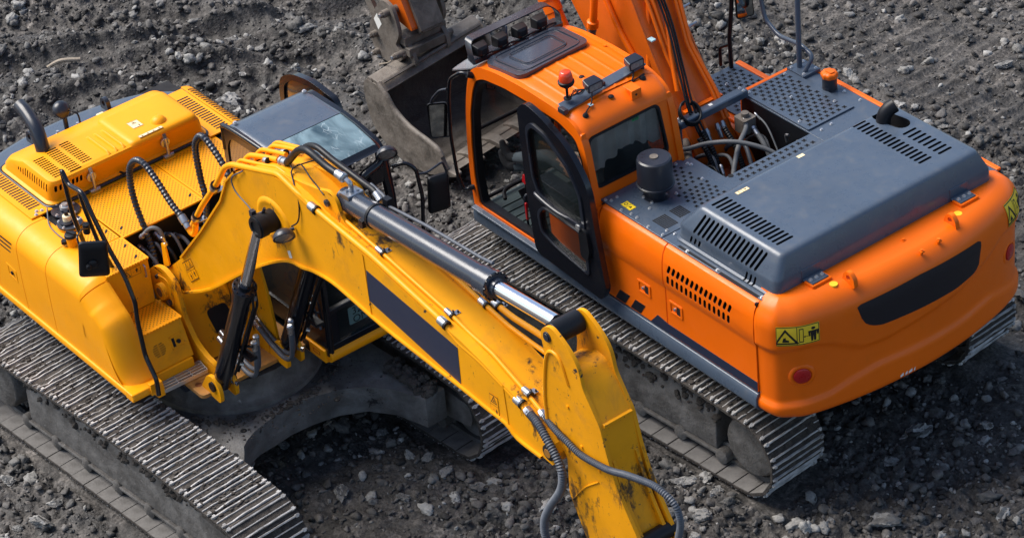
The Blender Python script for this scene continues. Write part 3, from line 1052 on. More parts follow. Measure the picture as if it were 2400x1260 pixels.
# vent slots on the rear left panel: two rows of 14
cm_ = MB()
for k in range(14):
    x = -0.925 - 0.0575 * k
    cm_.prism(slot2(x, 1.845, -0.016, 0.040, 0.0145), 'y', 1.28, 1.45)
    cm_.prism(slot2(x + 0.018, 1.735, -0.006, 0.040, 0.0145), 'y', 1.28, 1.45)
cut(pr_, cm_, M['void'])
# latches
def latch(cx, cz, par, m=M['orange'], y=1.352, sx=0.085, sz=0.060, sg=1):
    mb = MB()
    o = rounded([(cx - sx, cz - sz), (cx + sx, cz - sz), (cx + sx, cz + sz), (cx - sx, cz + sz)], 0.015)
    h = rounded([(cx - sx*0.72, cz - sz*0.70), (cx + sx*0.72, cz - sz*0.70), (cx + sx*0.72, cz + sz*0.70), (cx - sx*0.72, cz + sz*0.70)], 0.006)
    mb.prism(o, 'y', y - 0.004*sg, y + 0.006*sg, holes=[h])
    l = build('latch', mb, m, par, bevel=0.002)
    mb = MB(); mb.box((cx - sx*0.70, y - 0.001 if sg > 0 else y - 0.003, cz - sz*0.65), (cx - sx*0.15, y + 0.003 if sg > 0 else y + 0.001, cz + sz*0.65))
    build('latch_recess', mb, M['void'], par)
    mb = MB(); mb.cyl((cx + 0.01, y - 0.002*sg, cz), (cx + 0.01, y + 0.012*sg, cz), 0.013, n=12)
    build('lock', mb, M['zinc'], par)
latch(-0.560, 1.47, pf); latch(-0.965, 1.46, pr_)
# navy band and slanted stripes low on the panels
mb = MB()
mb.prism([(-0.62, 1.172), (-1.953, 1.172), (-1.953, 1.262), (-0.85, 1.262), (-0.72, 1.285)], 'y', 1.3525, 1.3545)
build('navy_band', mb, M['navy'], pr_)
mb = MB()
for x in (-0.16, -0.36, -0.56):
    if x > -0.5:
        mb.prism([(x, 1.18), (x - 0.13, 1.18), (x - 0.20, 1.29), (x - 0.07, 1.29)], 'y', 1.3525, 1.3545)
build('stripe', mb, M['blackdecal'], pf)

# --- counterweight
PLAN = [(-1.962, 1.366), (-2.06, 1.362), (-2.16, 1.335), (-2.235, 1.26), (-2.30, 1.17), (-2.345, 1.05), (-2.385, 0.90), (-2.43, 0.68), (-2.465, 0.42),
        (-2.485, 0.15), (-2.490, -0.1), (-2.475, -0.38), (-2.445, -0.62), (-2.40, -0.86), (-2.345, -1.06), (-2.29, -1.19), (-2.22, -1.28), (-2.14, -1.345), (-2.05, -1.368), (-1.962, -1.372)]
def smooth_line(pts, sub):
    q = catmull([Vector((a, b, 0)) for a, b in pts], sub)
    return [(p.x, p.y) for p in q]
plan = smooth_line(PLAN, 5)
def lin(xs, ys, x):
    return float(np.interp(x, xs, ys))
def crease1(y):   # upper style line
    return lin([-1.4, -1.15, -0.95, -0.70, -0.37, 0.12, 0.42, 0.66, 0.93, 1.1, 1.25, 1.37], [1.70, 1.72, 1.74, 1.62, 1.52, 1.475, 1.45, 1.465, 1.61, 1.652, 1.64, 1.615], y)
def crease2(y):
    return lin([-1.4, -1.2, -0.76, -0.42, 0.12, 0.5, 0.75, 0.95, 1.22, 1.37], [1.12, 1.12, 1.24, 1.21, 1.22, 1.24, 1.195, 1.13, 1.11, 1.09], y)
def cwpt(i, z):
    x, y = plan[i]
    a = Vector(plan[max(i-1, 0)]); b = Vector(plan[min(i+1, len(plan)-1)])
    t = (b - a).normalized(); nrm = Vector((-t.y, t.x))       # outward?
    if nrm.x > 0 and abs(y) < 1.2: nrm = -nrm
    if abs(y) >= 1.2 and nrm.y * y < 0: nrm = -nrm
    s1 = float(sstep(0, 0.055, np.array(z - crease1(y)))); s2 = float(sstep(0, 0.06, np.array(z - crease2(y))))
    off = -0.028 + 0.028 * s1 + 0.030 * (1 - s2)
    if z < 1.06: off -= ((1.06 - z) / 0.09) ** 2 * 0.07
    if z > 1.84:
        f = (z - 1.84) / 0.24
        off -= 0.20 * (1 - math.sqrt(max(0, 1 - f * f * 0.98)))
    return Vector((x, y)) + nrm * off
rows = []
zs = [0.97] + list(np.linspace(0.985, 1.85, 42)) + [1.84 + 0.24 * math.sin(t) for t in np.linspace(0.15, math.pi/2, 10)]
for i in range(len(plan)):
    rows.append([(cwpt(i, z).x, cwpt(i, z).y, z) for z in zs])
mb = MB()
mb.grid(rows)
# close: top, bottom, front faces
top = [r[-1] for r in rows]; bot = [r[0] for r in rows]
o = len(mb.v)
inner = [(-1.80, p[1] * 0.97, 2.078) for p in top]
mb.grid([[p, q] for p, q in zip(top, inner)])
mb.grid([[p, (-1.90, p[1], p[2])] for p in bot])
mb.add(rows[0] + [(-1.80, rows[0][0][1], 0.97), (-1.80, rows[0][-1][1], 2.08)], [tuple(range(len(rows[0]))) + (len(rows[0]) + 1, len(rows[0]))])
cwt = build('counterweight', mb, M['orange'], OX, ang=50)
# dark end plates filling the gap between panels and counterweight
mb = MB(); mb.box((-1.960, -1.33, 1.0), (-1.94, 1.33, 2.02))
build('bulkhead', mb, M['black'], OX)

def on_cwt(y, z, out=0.0):
    best = min(range(len(plan)), key=lambda i: abs(plan[i][1] - y) + (10 if plan[i][0] > -1.97 else 0))
    # interpolate
    for i in range(len(plan) - 1):
        y0, y1 = plan[i][1], plan[i+1][1]
        if min(y0, y1) <= y <= max(y0, y1):
            f = (y - y0) / (y1 - y0) if y1 != y0 else 0
            p = cwpt(i, z).lerp(cwpt(i+1, z), f)
            t = (Vector(plan[i+1]) - Vector(plan[i])).normalized(); nr = Vector((t.y, -t.x))
            if nr.x > 0: nr = -nr
            return Vector((p.x + nr.x * out, p.y + nr.y * out, z))
    return Vector((plan[best][0], y, z))
def decal_on_cwt(poly_yz, name, m, parent, out=0.003, thick=True, nsub=14):
    """sheet hugging the counterweight: outline in (y,z)"""
    ys = [p[0] for p in poly_yz]; y0, y1 = min(ys), max(ys)
    N = nsub
    mb = MB(); rows = []
    P = poly_yz + [poly_yz[0]]
    for i in range(N + 1):
        y = y0 + (y1 - y0) * min(max(i / N, 0.001), 0.999)
        zz = []
        for a, b in zip(P, P[1:]):
            if (a[0] - y) * (b[0] - y) <= 0 and a[0] != b[0]:
                f = (y - a[0]) / (b[0] - a[0]); zz.append(a[1] + f * (b[1] - a[1]))
        lo, hi = min(zz), max(zz)
        rows.append([tuple(on_cwt(y, lo + (hi - lo) * j / 6, out)) for j in range(7)])
    mb.grid(rows)
    return build(name, mb, m, parent)
decal_on_cwt(rounded([(0.700, 1.915), (0.64, 1.72), (0.50, 1.645), (0.12, 1.622), (-0.32, 1.608), (-0.56, 1.64), (-0.625, 1.72), (-0.635, 1.910), (0.07, 1.935)], [0.03, 0.08, 0.08, 0.01, 0.05, 0.08, 0.08, 0.03, 0.01]),
             'rear_panel', M['blackdecal'], cwt, nsub=40)
# round reflectors in raised rings
for (y, z) in ((1.172, 1.40), (-1.10, 1.50)):
    p = on_cwt(y, z, -0.02); q = on_cwt(y, z, 1.0); d = (q - p).normalized()
    mb = MB(); mb.stack(p, d, [(0, 0.112), (0.016, 0.108), (0.024, 0.090), (0.023, 0.080), (0.012, 0.076)], 32)
    build('reflector_ring', mb, M['orange'], cwt, ang=60)
    mb = MB(); mb.stack(p, d, [(0, 0.070), (0.028, 0.070), (0.034, 0.06)], 32)
    build('reflector', mb, M['red'], cwt)

# warning sign painter: yellow plate with pictograms in a local 2-D frame
def sign(name, origin, eu, ev, nrm, w, h, parent, kind='crush', m=M['sticker'], ink=M['ink'], border=True, label=None, mapf=None):
    origin, eu, ev, nrm = Vector(origin), Vector(eu).normalized(), Vector(ev).normalized(), Vector(nrm).normalized()
    def P(a, b, t): return tuple(origin + eu * (a * w) + ev * (b * h) + nrm * t)
    def quadpoly(mb, poly, t0, t1, holes=()):
        loops = [poly] + list(holes)
        flat = [p for l in loops for p in l]
        tr = tessellate_polygon([[Vector((p[0], p[1], 0)) for p in l] for l in loops])
        mb.add([P(p[0], p[1], t1) for p in flat], [tuple(t) for t in tr])
    if mapf:
        def P(a, b, t): return (a, b, t)
    def finish(mbx, nm, mt, par, lab=None):
        if mapf:
            me = bpy.data.meshes.new(nm); me.from_pydata(mbx.v, [], mbx.f)
            bm = bmesh.new(); bm.from_mesh(me)
            for k in range(1, 24):
                bmesh.ops.bisect_plane(bm, geom=bm.verts[:] + bm.edges[:] + bm.faces[:], plane_co=(k / 24, 0, 0), plane_no=(1, 0, 0))
            for k in range(1, 6):
                bmesh.ops.bisect_plane(bm, geom=bm.verts[:] + bm.edges[:] + bm.faces[:], plane_co=(0, k / 6, 0), plane_no=(0, 1, 0))
            for v in bm.verts: v.co = mapf(*v.co)
            bm.to_mesh(me); bm.free()
            return build(nm, me, mt, par, label=lab)
        return build(nm, mbx, mt, par, label=lab)
    mb = MB(); quadpoly(mb, [(0, 0), (1, 0), (1, 1), (0, 1)], 0, 0.0015)
    pl = finish(mb, name, m, parent, label)
    mb = MB()
    if border:
        quadpoly(mb, [(0.01, 0.02), (0.99, 0.02), (0.99, 0.98), (0.01, 0.98)], 0, 0.0024, [[(0.025, 0.055), (0.975, 0.055), (0.975, 0.945), (0.025, 0.945)]])
    def tri(cx, cy, s, a=h / w):
        s2 = s * a
        quadpoly(mb, [(cx - s2*0.58, cy - s*0.5), (cx + s2*0.58, cy - s*0.5), (cx, cy + s*0.52)], 0, 0.0024,
                 [[(cx - s2*0.40, cy - s*0.40), (cx + s2*0.40, cy - s*0.40), (cx, cy + s*0.32)]])
    def man(cx, cy, s, a=h / w):
        k = s * a
        quadpoly(mb, [(cx - k*0.13, cy + s*0.18), (cx + k*0.13, cy + s*0.18), (cx + k*0.10, cy - s*0.48), (cx + k*0.02, cy - s*0.48), (cx, cy - s*0.1), (cx - k*0.02, cy - s*0.48), (cx - k*0.10, cy - s*0.48)], 0, 0.0024)
        quadpoly(mb, [(cx - k*0.22, cy + s*0.20), (cx + k*0.22, cy + s*0.20), (cx + k*0.20, cy - s*0.12), (cx + k*0.15, cy - s*0.12), (cx + k*0.13, cy + s*0.12), (cx - k*0.13, cy + s*0.12), (cx - k*0.15, cy - s*0.12), (cx - k*0.20, cy - s*0.12)], 0, 0.0026)
        quadpoly(mb, [(cx + k*0.09*math.cos(t), cy + s*0.33 + s*0.09*math.sin(t)) for t in np.linspace(0, 5.5, 8)], 0, 0.0024)
    def arrow(cx, cy, s, a=h / w):
        k = s * a
        quadpoly(mb, [(cx - k, cy), (cx - k*0.5, cy + s*0.4), (cx - k*0.5, cy + s*0.1), (cx + k*0.5, cy + s*0.1), (cx + k*0.5, cy + s*0.4), (cx + k, cy), (cx + k*0.5, cy - s*0.4), (cx + k*0.5, cy - s*0.1), (cx - k*0.5, cy - s*0.1), (cx - k*0.5, cy - s*0.4)], 0, 0.0024)
    if kind == 'crush':          # triangle | person kept away from a swinging block
        quadpoly(mb, [(0.49, 0.03), (0.505, 0.03), (0.505, 0.97), (0.49, 0.97)], 0, 0.0024)
        tri(0.25, 0.48, 0.78)
        quadpoly(mb, [(0.17, 0.20), (0.33, 0.20), (0.33, 0.30), (0.26, 0.34), (0.26, 0.45), (0.20, 0.42)], 0, 0.0026)
        quadpoly(mb, [(0.54, 0.14), (0.64, 0.14), (0.64, 0.86), (0.54, 0.86)], 0, 0.0024, [[(0.555, 0.19), (0.625, 0.19), (0.625, 0.81), (0.555, 0.81)]])
        arrow(0.72, 0.42, 0.13); man(0.86, 0.5, 0.82)
    elif kind == 'two':          # upright sign: triangles above, moving people below
        quadpoly(mb, [(0.02, 0.49), (0.98, 0.49), (0.98, 0.505), (0.02, 0.505)], 0, 0.0024)
        quadpoly(mb, [(0.49, 0.02), (0.51, 0.02), (0.51, 0.98), (0.49, 0.98)], 0, 0.0024)
        tri(0.27, 0.74, 0.36); tri(0.75, 0.76, 0.36)
        man(0.30, 0.25, 0.30); arrow(0.25, 0.15, 0.05); man(0.75, 0.30, 0.30)
        quadpoly(mb, [(0.23, 0.62), (0.30, 0.62), (0.27, 0.78)], 0, 0.0026)
        quadpoly(mb, [(0.70, 0.64), (0.80, 0.64), (0.74, 0.80)], 0, 0.0026)
    elif kind == 'tall':
        quadpoly(mb, [(0.03, 0.49), (0.97, 0.49), (0.97, 0.505), (0.03, 0.505)], 0, 0.0024)
        tri(0.5, 0.76, 0.34); man(0.72, 0.24, 0.28); arrow(0.35, 0.26, 0.06)
        quadpoly(mb, [(0.42, 0.66), (0.60, 0.66), (0.50, 0.80)], 0, 0.0026)
    elif kind == 'wide':
        quadpoly(mb, [(0.46, 0.03), (0.47, 0.03), (0.47, 0.97), (0.46, 0.97)], 0, 0.0024)
        tri(0.23, 0.48, 0.72)
        quadpoly(mb, [(0.19, 0.28), (0.27, 0.28), (0.23, 0.58)], 0, 0.0026)
        arrow(0.60, 0.45, 0.10); man(0.78, 0.55, 0.6); arrow(0.9, 0.3, 0.08)
    elif kind == 'small':
        quadpoly(mb, [(0.49, 0.05), (0.52, 0.05), (0.52, 0.95), (0.49, 0.95)], 0, 0.0024)
        quadpoly(mb, [(0.25 + 0.14*math.cos(t)*h/w*1.6, 0.5 + 0.26*math.sin(t)) for t in np.linspace(0, 5.9, 10)], 0, 0.0024, [[(0.25 + 0.09*math.cos(t)*h/w*1.6, 0.5 + 0.17*math.sin(t)) for t in np.linspace(0, 5.9, 10)]])
        quadpoly(mb, [(0.60, 0.35), (0.85, 0.35), (0.72, 0.70)], 0, 0.0024)
    elif kind == 'row':
        for i in range(4):
            tri(0.14 + 0.24 * i, 0.5, 0.6)
            quadpoly(mb, [(0.12 + 0.24 * i, 0.32), (0.16 + 0.24 * i, 0.32), (0.14 + 0.24 * i, 0.6)], 0, 0.0026)
    finish(mb, 'pictogram', ink, pl)
    return pl
a = on_cwt(1.300, 1.715, 0.006); b = on_cwt(1.055, 1.735, 0.006)
def arc_map(y0, y1, z0, z1):
    def f(a, b, t): return on_cwt(y0 + (y1 - y0) * max(0.0, a) ** 1.25, z0 + (z1 - z0) * b, 0.003 + t * 1.5)
    return f
sign('warning_sign', a, b - a, (0, 0, 1), (1, 0, 0), 0.28, 0.185, cwt, 'crush', mapf=arc_map(1.325, 1.03, 1.725, 1.905))
a = on_cwt(-1.00, 1.80, 0.006); b = on_cwt(-1.20, 1.82, 0.006)
sign('warning_sign', a, b - a, (0, 0, 1), (1, 0, 0), 0.28, 0.20, cwt, 'crush', mapf=arc_map(-1.02, -1.30, 1.80, 2.0))
# lifting lugs, plugs and hinge blocks on top
for (x, y) in ((-2.305, 0.655), (-2.285, -0.46)):
    mb = MB()
    mb.prism(rounded([(x - 0.075, 2.04), (x + 0.075, 2.04), (x + 0.06, 2.13), (x + 0.02, 2.17), (x - 0.02, 2.17), (x - 0.06, 2.13)], 0.03), 'y', y - 0.02, y + 0.02,
             holes=[[(x + 0.024*math.cos(t), 2.118 + 0.024*math.sin(t)) for t in np.linspace(0, 5.75, 14)]])
    build('lifting_lug', mb, M['orange'], cwt, bevel=0.006, seg=3)
    mb = MB(); mb.cyl((x + 0.06, y - 0.13 if y < 0 else y + 0.12, 2.070), (x + 0.06, y - 0.13 if y < 0 else y + 0.12, 2.083), 0.034, n=24)
    build('yellow_plug', mb, M['sticker'], cwt)
for (x, y, r) in ((-2.19, -0.02, 0.014), (-2.40, -0.02, 0.012), (-2.385, -0.22, 0.016)):
    mb = MB(); mb.cyl((x, y, 2.05), (x, y, 2.095), r, n=10); mb.box((x - 0.02, y - 0.02, 2.07), (x + 0.01, y + 0.02, 2.085))
    build('stud', mb, M['orange'], cwt)
# white lettering remains low on the lip
mb = MB()
for k, (dy, w_) in enumerate(((0, 0.03), (0.05, 0.02), (0.085, 0.035), (0.14, 0.012))):
    p = on_cwt(0.30 - dy, 1.04, 0.004); q = on_cwt(0.30 - dy - w_, 1.05, 0.004)
    mb.add([p, q, q + Vector((0, 0, 0.03)), p + Vector((0, 0, 0.02))], [(0, 1, 2, 3)])
build('worn_lettering', mb, M['white'], cwt)

# --- deck plates
def plate(name, poly, z0, z1, m, parent=OX, bevel=0.004, holes=()):
    mb = MB(); mb.prism(poly, 'z', z0, z1, holes=holes)
    return build(name, mb, m, parent, bevel=bevel)
dl = plate('deck_plate', [(0.0, 1.292), (-0.765, 1.292), (-0.765, 0.35), (-0.02, 0.35), (-0.02, 0.44), (0.02, 0.44), (0.02, 1.292)], 2.030, 2.046, M['slate'])
dl2 = plate('deck_plate', [(-0.771, 1.292), (-1.975, 1.285), (-1.975, -1.29), (-0.771, -1.29)], 2.028, 2.044, M['slate'])
walk = plate('walkway_strip', [(-0.455, 0.35), (-0.765, 0.35), (-0.765, -0.60), (-0.455, -0.60)], 2.024, 2.040, M['slate'])
dr_ = plate('deck_plate', rounded([(0.415, -0.605), (-0.425, -0.605), (-0.425, -1.13), (0.415, -1.13)], 0.012), 2.046, 2.060, M['slate'])
dr2 = plate('deck_plate', [(0.43, -0.595), (-0.765, -0.595), (-0.765, -1.29), (0.43, -1.29)], 2.028, 2.044, M['slate'])
dst = plate('step_plate', [(1.27, -0.68), (0.47, -0.68), (0.47, -1.24), (1.27, -1.24)], 1.700, 1.716, M['slate'])
mb = MB(); mb.box((0.44, -1.30, 1.16), (1.28, -0.62, 1.695)); mb.box((1.28, -1.28, 1.16), (1.62, -0.66, 1.38))
build('front_step', mb, M['orange'], OX, bevel=0.02, seg=3)
mb = MB(); mb.box((0.43, -1.26, 1.70), (0.446, -0.60, 2.03))
build('step_riser', mb, M['orange'], OX)
# engine compartment walls (dark) and floor
mb = MB()
mb.box((-0.47, -0.60, 1.10), (-0.455, 0.34, 2.022)); mb.box((-0.45, -0.612, 1.10), (0.43, -0.598, 2.024)); mb.box((-0.45, 0.345, 1.10), (0.0, 0.36, 2.024))
mb.box((-0.45, -0.59, 1.08), (0.9, 0.34, 1.10))
build('engine_bay', mb, M['black'], OX)
mb = MB(); mb.box((-1.92, -1.06, 1.10), (-0.78, 1.09, 2.02))
build('engine_block', mb, M['void'], OX)
# X-shaped non-slip cut-outs
def crosses(spots, z, parent, s=0.021, w=0.0065):
    mb = MB()
    for (x, y) in spots:
        for a in (0.9, -0.67):
            c_, s_ = math.cos(a), math.sin(a)
            d = Vector((c_, s_)) * s; nn = Vector((-s_, c_)) * w
            q = Vector((x, y))
            ps = [q + d + nn, q - d + nn, q - d - nn, q + d - nn]
            mb.add([(p.x, p.y, z) for p in ps] + [(p.x, p.y, z - 0.003) for p in ps], [(0, 1, 2, 3), (4, 7, 6, 5), (0, 4, 5, 1), (1, 5, 6, 2), (2, 6, 7, 3), (3, 7, 4, 0)])
    build('non_slip_cutout', mb, M['void'], parent, kind='stuff')
def cross_grid(x0, x1, y0, y1, sx=0.058, sy=0.062, skip=None):
    out = []
    nx = int(round((x1 - x0) / sx)); ny = int(round((y1 - y0) / sy))
    for i in range(nx + 1):
        for j in range(ny + 1):
            x = x0 + (x1 - x0) * i / max(1, nx); y = y0 + (y1 - y0) * (j + (0.5 if i % 2 else 0)) / max(1, ny)
            if y <= y1 + 0.01 and not (skip and skip(x, y)): out.append((x, y))
    return out
crosses(cross_grid(-0.375, 0.375, -1.06, -0.665), 2.0625, dr_)
crosses(cross_grid(-0.72, -0.50, -0.52, 0.27, 0.075, 0.065), 2.0425, walk)
crosses([(x, y) for x, y in cross_grid(0.54, 1.19, -1.19, -0.74)], 1.7185, dst)
crosses(cross_grid(-0.32, -0.04, 0.52, 0.72), 2.0485, dl, 0.017)
crosses(cross_grid(-0.62, -0.40, 0.50, 0.80), 2.0485, dl, 0.017)
# square mesh grilles in the left deck
mb = MB()
for (a0, a1, b0, b1, nx, ny) in ((-0.70, -0.52, 1.055, 1.195, 8, 7), (-0.655, -0.51, 0.885, 1.005, 7, 6)):
    for i in range(nx):
        for j in range(ny):
            x = a0 + (a1 - a0) * (i + 0.5) / nx; y = b0 + (b1 - b0) * (j + 0.5) / ny
            hx = (a1 - a0) / nx * 0.36; hy = (b1 - b0) / ny * 0.36
            mb.box((x - hx, y - hy, 2.0455), (x + hx, y + hy, 2.0485))
build('mesh_grille', mb, M['void'], dl, kind='stuff')
# drainage slots beside the hood
mb = MB()
mb.box((-1.40, 1.255, 2.042), (-0.95, 1.280, 2.046)); mb.box((-1.925, 1.262, 2.042), (-1.465, 1.288, 2.046))
build('drain_slot', mb, M['void'], dl2)
bolts(dl, [(-0.019, 0.513, 2.046), (-0.347, 0.503, 2.046), (-0.362, 0.798, 2.046), (-0.317, 0.865, 2.046), (-0.213, 1.023, 2.046), (-0.322, 1.026, 2.046), (-0.376, 1.095, 2.046), (-0.331, 1.252, 2.046),
           (-0.406, 1.253, 2.046), (-0.573, 1.272, 2.046), (-0.72, 1.199, 2.046), (-0.745, 1.262, 2.046), (-0.054, 1.177, 2.046), (-0.063, 1.245, 2.046), (-0.02, 1.272, 2.046), (-0.23, 1.275, 2.046), (-0.085, 0.443, 2.046), (-0.119, 0.430, 2.046)])
bolts(dl2, [(-0.80, 1.18, 2.044), (-1.06, 1.27, 2.044), (-1.43, 1.27, 2.044), (-1.952, 1.262, 2.044), (-0.80, -0.82, 2.044), (-0.82, -0.70, 2.044)])
bolts(dr_, [(0.385, -1.061, 2.060), (0.378, -0.645, 2.060), (0.064, -0.851, 2.060), (-0.252, -1.06, 2.060), (-0.277, -0.639, 2.060)])
bolts(dr2, [(-0.176, -1.243, 2.044), (-0.374, -1.245, 2.044), (-0.48, -0.814, 2.044), (-0.488, -0.697, 2.044)])
bolts(dst, [(1.05, -0.95, 1.716)])
mb = MB(); mb.cyl((-0.47, 0.30, 2.03), (-0.47, 0.30, 2.043), 0.024, n=16); build('lifting_hole', mb, M['void'], walk)
sign('warning_sign', (-0.155, 1.225, 2.0465), (-1, 0.05, 0), (0, -1, 0), (0, 0, 1), 0.13, 0.075, dl, 'small')
# orange edge trim on the right
mb = MB(); mb.box((-1.955, -1.345, 2.020), (0.45, -1.296, 2.046)); mb.box((0.434, -1.33, 2.020), (0.475, -0.60, 2.046))
build('edge_trim', mb, M['orange'], OX, bevel=0.008)
mb = MB(); mb.box((0.50, -1.305, 1.69), (1.28, -1.245, 1.722)); build('edge_trim', mb, M['orange'], OX, bevel=0.01)

# --- hood
hood_m = loft([(2.044, -2.075, -0.835, -1.16, 1.215, 0.09), (2.058, -2.085, -0.825, -1.17, 1.225, 0.095), (2.066, -2.062, -0.848, -1.147, 1.202, 0.08), (2.18, -2.055, -0.855, -1.14, 1.195, 0.08),
               (2.195, -2.05, -0.862, -1.133, 1.188, 0.08), (2.345, -2.005, -0.985, -1.055, 1.095, 0.06), (2.362, -1.995, -1.000, -1.045, 1.083, 0.055), (2.372, -1.978, -1.018, -1.028, 1.066, 0.05), (2.376, -1.955, -1.04, -1.005, 1.043, 0.045)], 6)
hood = build('engine_hood', hood_m, M['slate'], OX, ang=40)
ct = MB()
for k in range(16):
    x = -1.085 - 0.0515 * k
    ct.prism(slot2(x, 0.925, 0.0, 0.088, 0.0135), 'z', 2.29, 2.45)
    ct.prism(slot2(x + 0.055, -0.635, 0.0, 0.072, 0.0135), 'z', 2.29, 2.45)
for k in range(8):
    ct.prism(slot2(-1.405 - 0.0585 * k, -0.845, 0.0, 0.075, 0.0135), 'z', 2.29, 2.45)
ct.prism(slot2(-1.165, -0.865, -0.175, -0.03, 0.078, 8), 'z', 2.26, 2.45)
for k in range(15):
    ct.prism(slot2(-1.085 - 0.0525 * k + 0.0, 2.262, -0.030, 0.078, 0.0135), 'y', 1.06, 1.30)
for k in range(3):
    ct.prism(slot2(-1.03 - 0.05 * k, 2.115, -0.012, 0.032, 0.011), 'y', 1.12, 1.30)
    ct.prism(slot2(-1.70 - 0.05 * k, 2.095, -0.012, 0.042, 0.011), 'y', 1.12, 1.30)
cut(hood, ct, M['void'])
mb = MB()
for x in (-1.50, -1.62, -1.74, -1.84):
    mb.cyl((x, 0.83, 2.305), (x - 0.02, 1.02, 2.30), 0.018, n=10)
build('silencer_pipe', mb, M['alu'], hood)
# exhaust stack
mb = MB()
pts = [Vector((-1.13, -0.80, 2.24)), Vector((-1.135, -0.81, 2.40)), Vector((-1.15, -0.845, 2.47)), Vector((-1.175, -0.90, 2.505))]
mb.tube(pts, 0.062, n=24)
ex = build('exhaust_stack', mb, M['black'], hood)
t = (pts[-1] - pts[-2]).normalized()
mb = MB(); mb.stack(pts[-1] - t * 0.01, t, [(0, 0.054), (0.0125, 0.054)], 20); build('exhaust_mouth', mb, M['void'], hood)
sign('hood_sticker', (-1.076, 0.765, 2.3765), (0, -1, 0), (-1, 0, 0), (0, 0, 1), 0.13, 0.042, hood, 'small', m=M['cream'], ink=M['ink_grey'])
o_ = sign('hood_sticker', (-1.03, 0.064, 2.3765), (0, -1, 0), (-1, 0, 0), (0, 0, 1), 0.07, 0.036, hood, 'none', m=M['cream'], border=False)
# hinges at the rear of the hood
for y in (0.84, -0.76):
    mb = MB()
    mb.box((-2.062, y - 0.10, 2.10), (-2.045, y + 0.10, 2.19)); mb.cyl((-2.075, y - 0.10, 2.10), (-2.075, y + 0.10, 2.10), 0.014, n=12)
    mb.box((-2.17, y - 0.085, 2.104), (-2.06, y + 0.085, 2.114))
    hg = build('hood_hinge', mb, M['slate'], OX, bevel=0.003)
    mb = MB(); mb.prism(rounded([(-2.19, y - 0.10), (-2.06, y - 0.10), (-2.06, y + 0.10), (-2.19, y + 0.10)], 0.01), 'z', 2.07, 2.104)
    build('hinge_block', mb, M['orange'], hg, bevel=0.004)
    bolts(hg, [(-2.12, y - 0.06, 2.114), (-2.12, y, 2.114), (-2.12, y + 0.06, 2.114)], r=0.018)

# --- air pre-cleaner
mb = MB(); mb.stack((-0.26, 0.925, 2.04), (0, 0, 1), [(0, 0.115), (0.008, 0.115), (0.012, 0.078), (0.12, 0.078), (0.125, 0.10)], 36)
pc = build('pre_cleaner', mb, M['dark'], OX)
mb = MB(); mb.stack((-0.26, 0.925, 2.155), (0, 0, 1), [(0, 0.09), (0.006, 0.158), (0.022, 0.162), (0.026, 0.150), (0.235, 0.148), (0.255, 0.142), (0.265, 0.128)], 48)
build('pre_cleaner_cap', mb, M['dark'], pc)
mb = MB(); mb.cyl((-0.26, 0.925, 2.419), (-0.26, 0.925, 2.428), 0.036, n=24); build('cap_nut', mb, M['mudsteel'], pc)

# --- fuel filler
mb = MB(); mb.stack((-0.055, -1.185, 2.04), (0, 0, 1), [(0, 0.080), (0.01, 0.066), (0.13, 0.064), (0.14, 0.05)], 28)
ff = build('fuel_filler', mb, M['dark'], OX)
prof = []
mb = MB()
for k in range(2):
    pass
ring = []
for zz, rr in ((0.125, 0.060), (0.130, 0.070), (0.165, 0.072), (0.178, 0.062), (0.184, 0.03)):
    ring.append([(-0.055 + rr * (1 + 0.05 * math.cos(8 * t)) * math.cos(t), -1.185 + rr * (1 + 0.05 * math.cos(8 * t)) * math.sin(t), 2.04 + zz) for t in np.linspace(0, 2 * math.pi, 48, endpoint=False)])
mb.grid([[r[i] for r in ring] for i in range(48)], close_u=True)
n0 = len(mb.v); mb.add(ring[-1], [tuple(range(48))])
build('fuel_cap', mb, M['orange'], ff, ang=60)
mb = MB(); mb.prism(rounded([(-0.10, -1.21), (-0.02, -1.21), (-0.02, -1.16), (-0.10, -1.16)], 0.02), 'z', 2.218, 2.232); build('cap_flap', mb, M['orange'], ff, bevel=0.003)

# --- bay cross beam
mb = MB()
mb.prism([(0.425, 2.058), (0.335, 2.058), (0.335, 2.115), (0.345, 2.125), (0.415, 2.125), (0.425, 2.115)], 'y', -0.60, 0.16)
mb.box((0.335, 0.145, 1.72), (0.425, 0.16, 2.10)); mb.box((0.335, -0.60, 2.04), (0.425, -0.585, 2.06))
bmn = build('cross_beam', mb, M['slate'], OX, bevel=0.004)
bolts(bmn, [(0.405, -0.565, 2.125), (0.352, -0.562, 2.125), (0.405, 0.115, 2.125), (0.352, 0.118, 2.125)])
mb = MB(); mb.box((0.37, -0.235, 2.1255), (0.40, -0.20, 2.127)); build('white_tag', mb, M['white'], bmn)
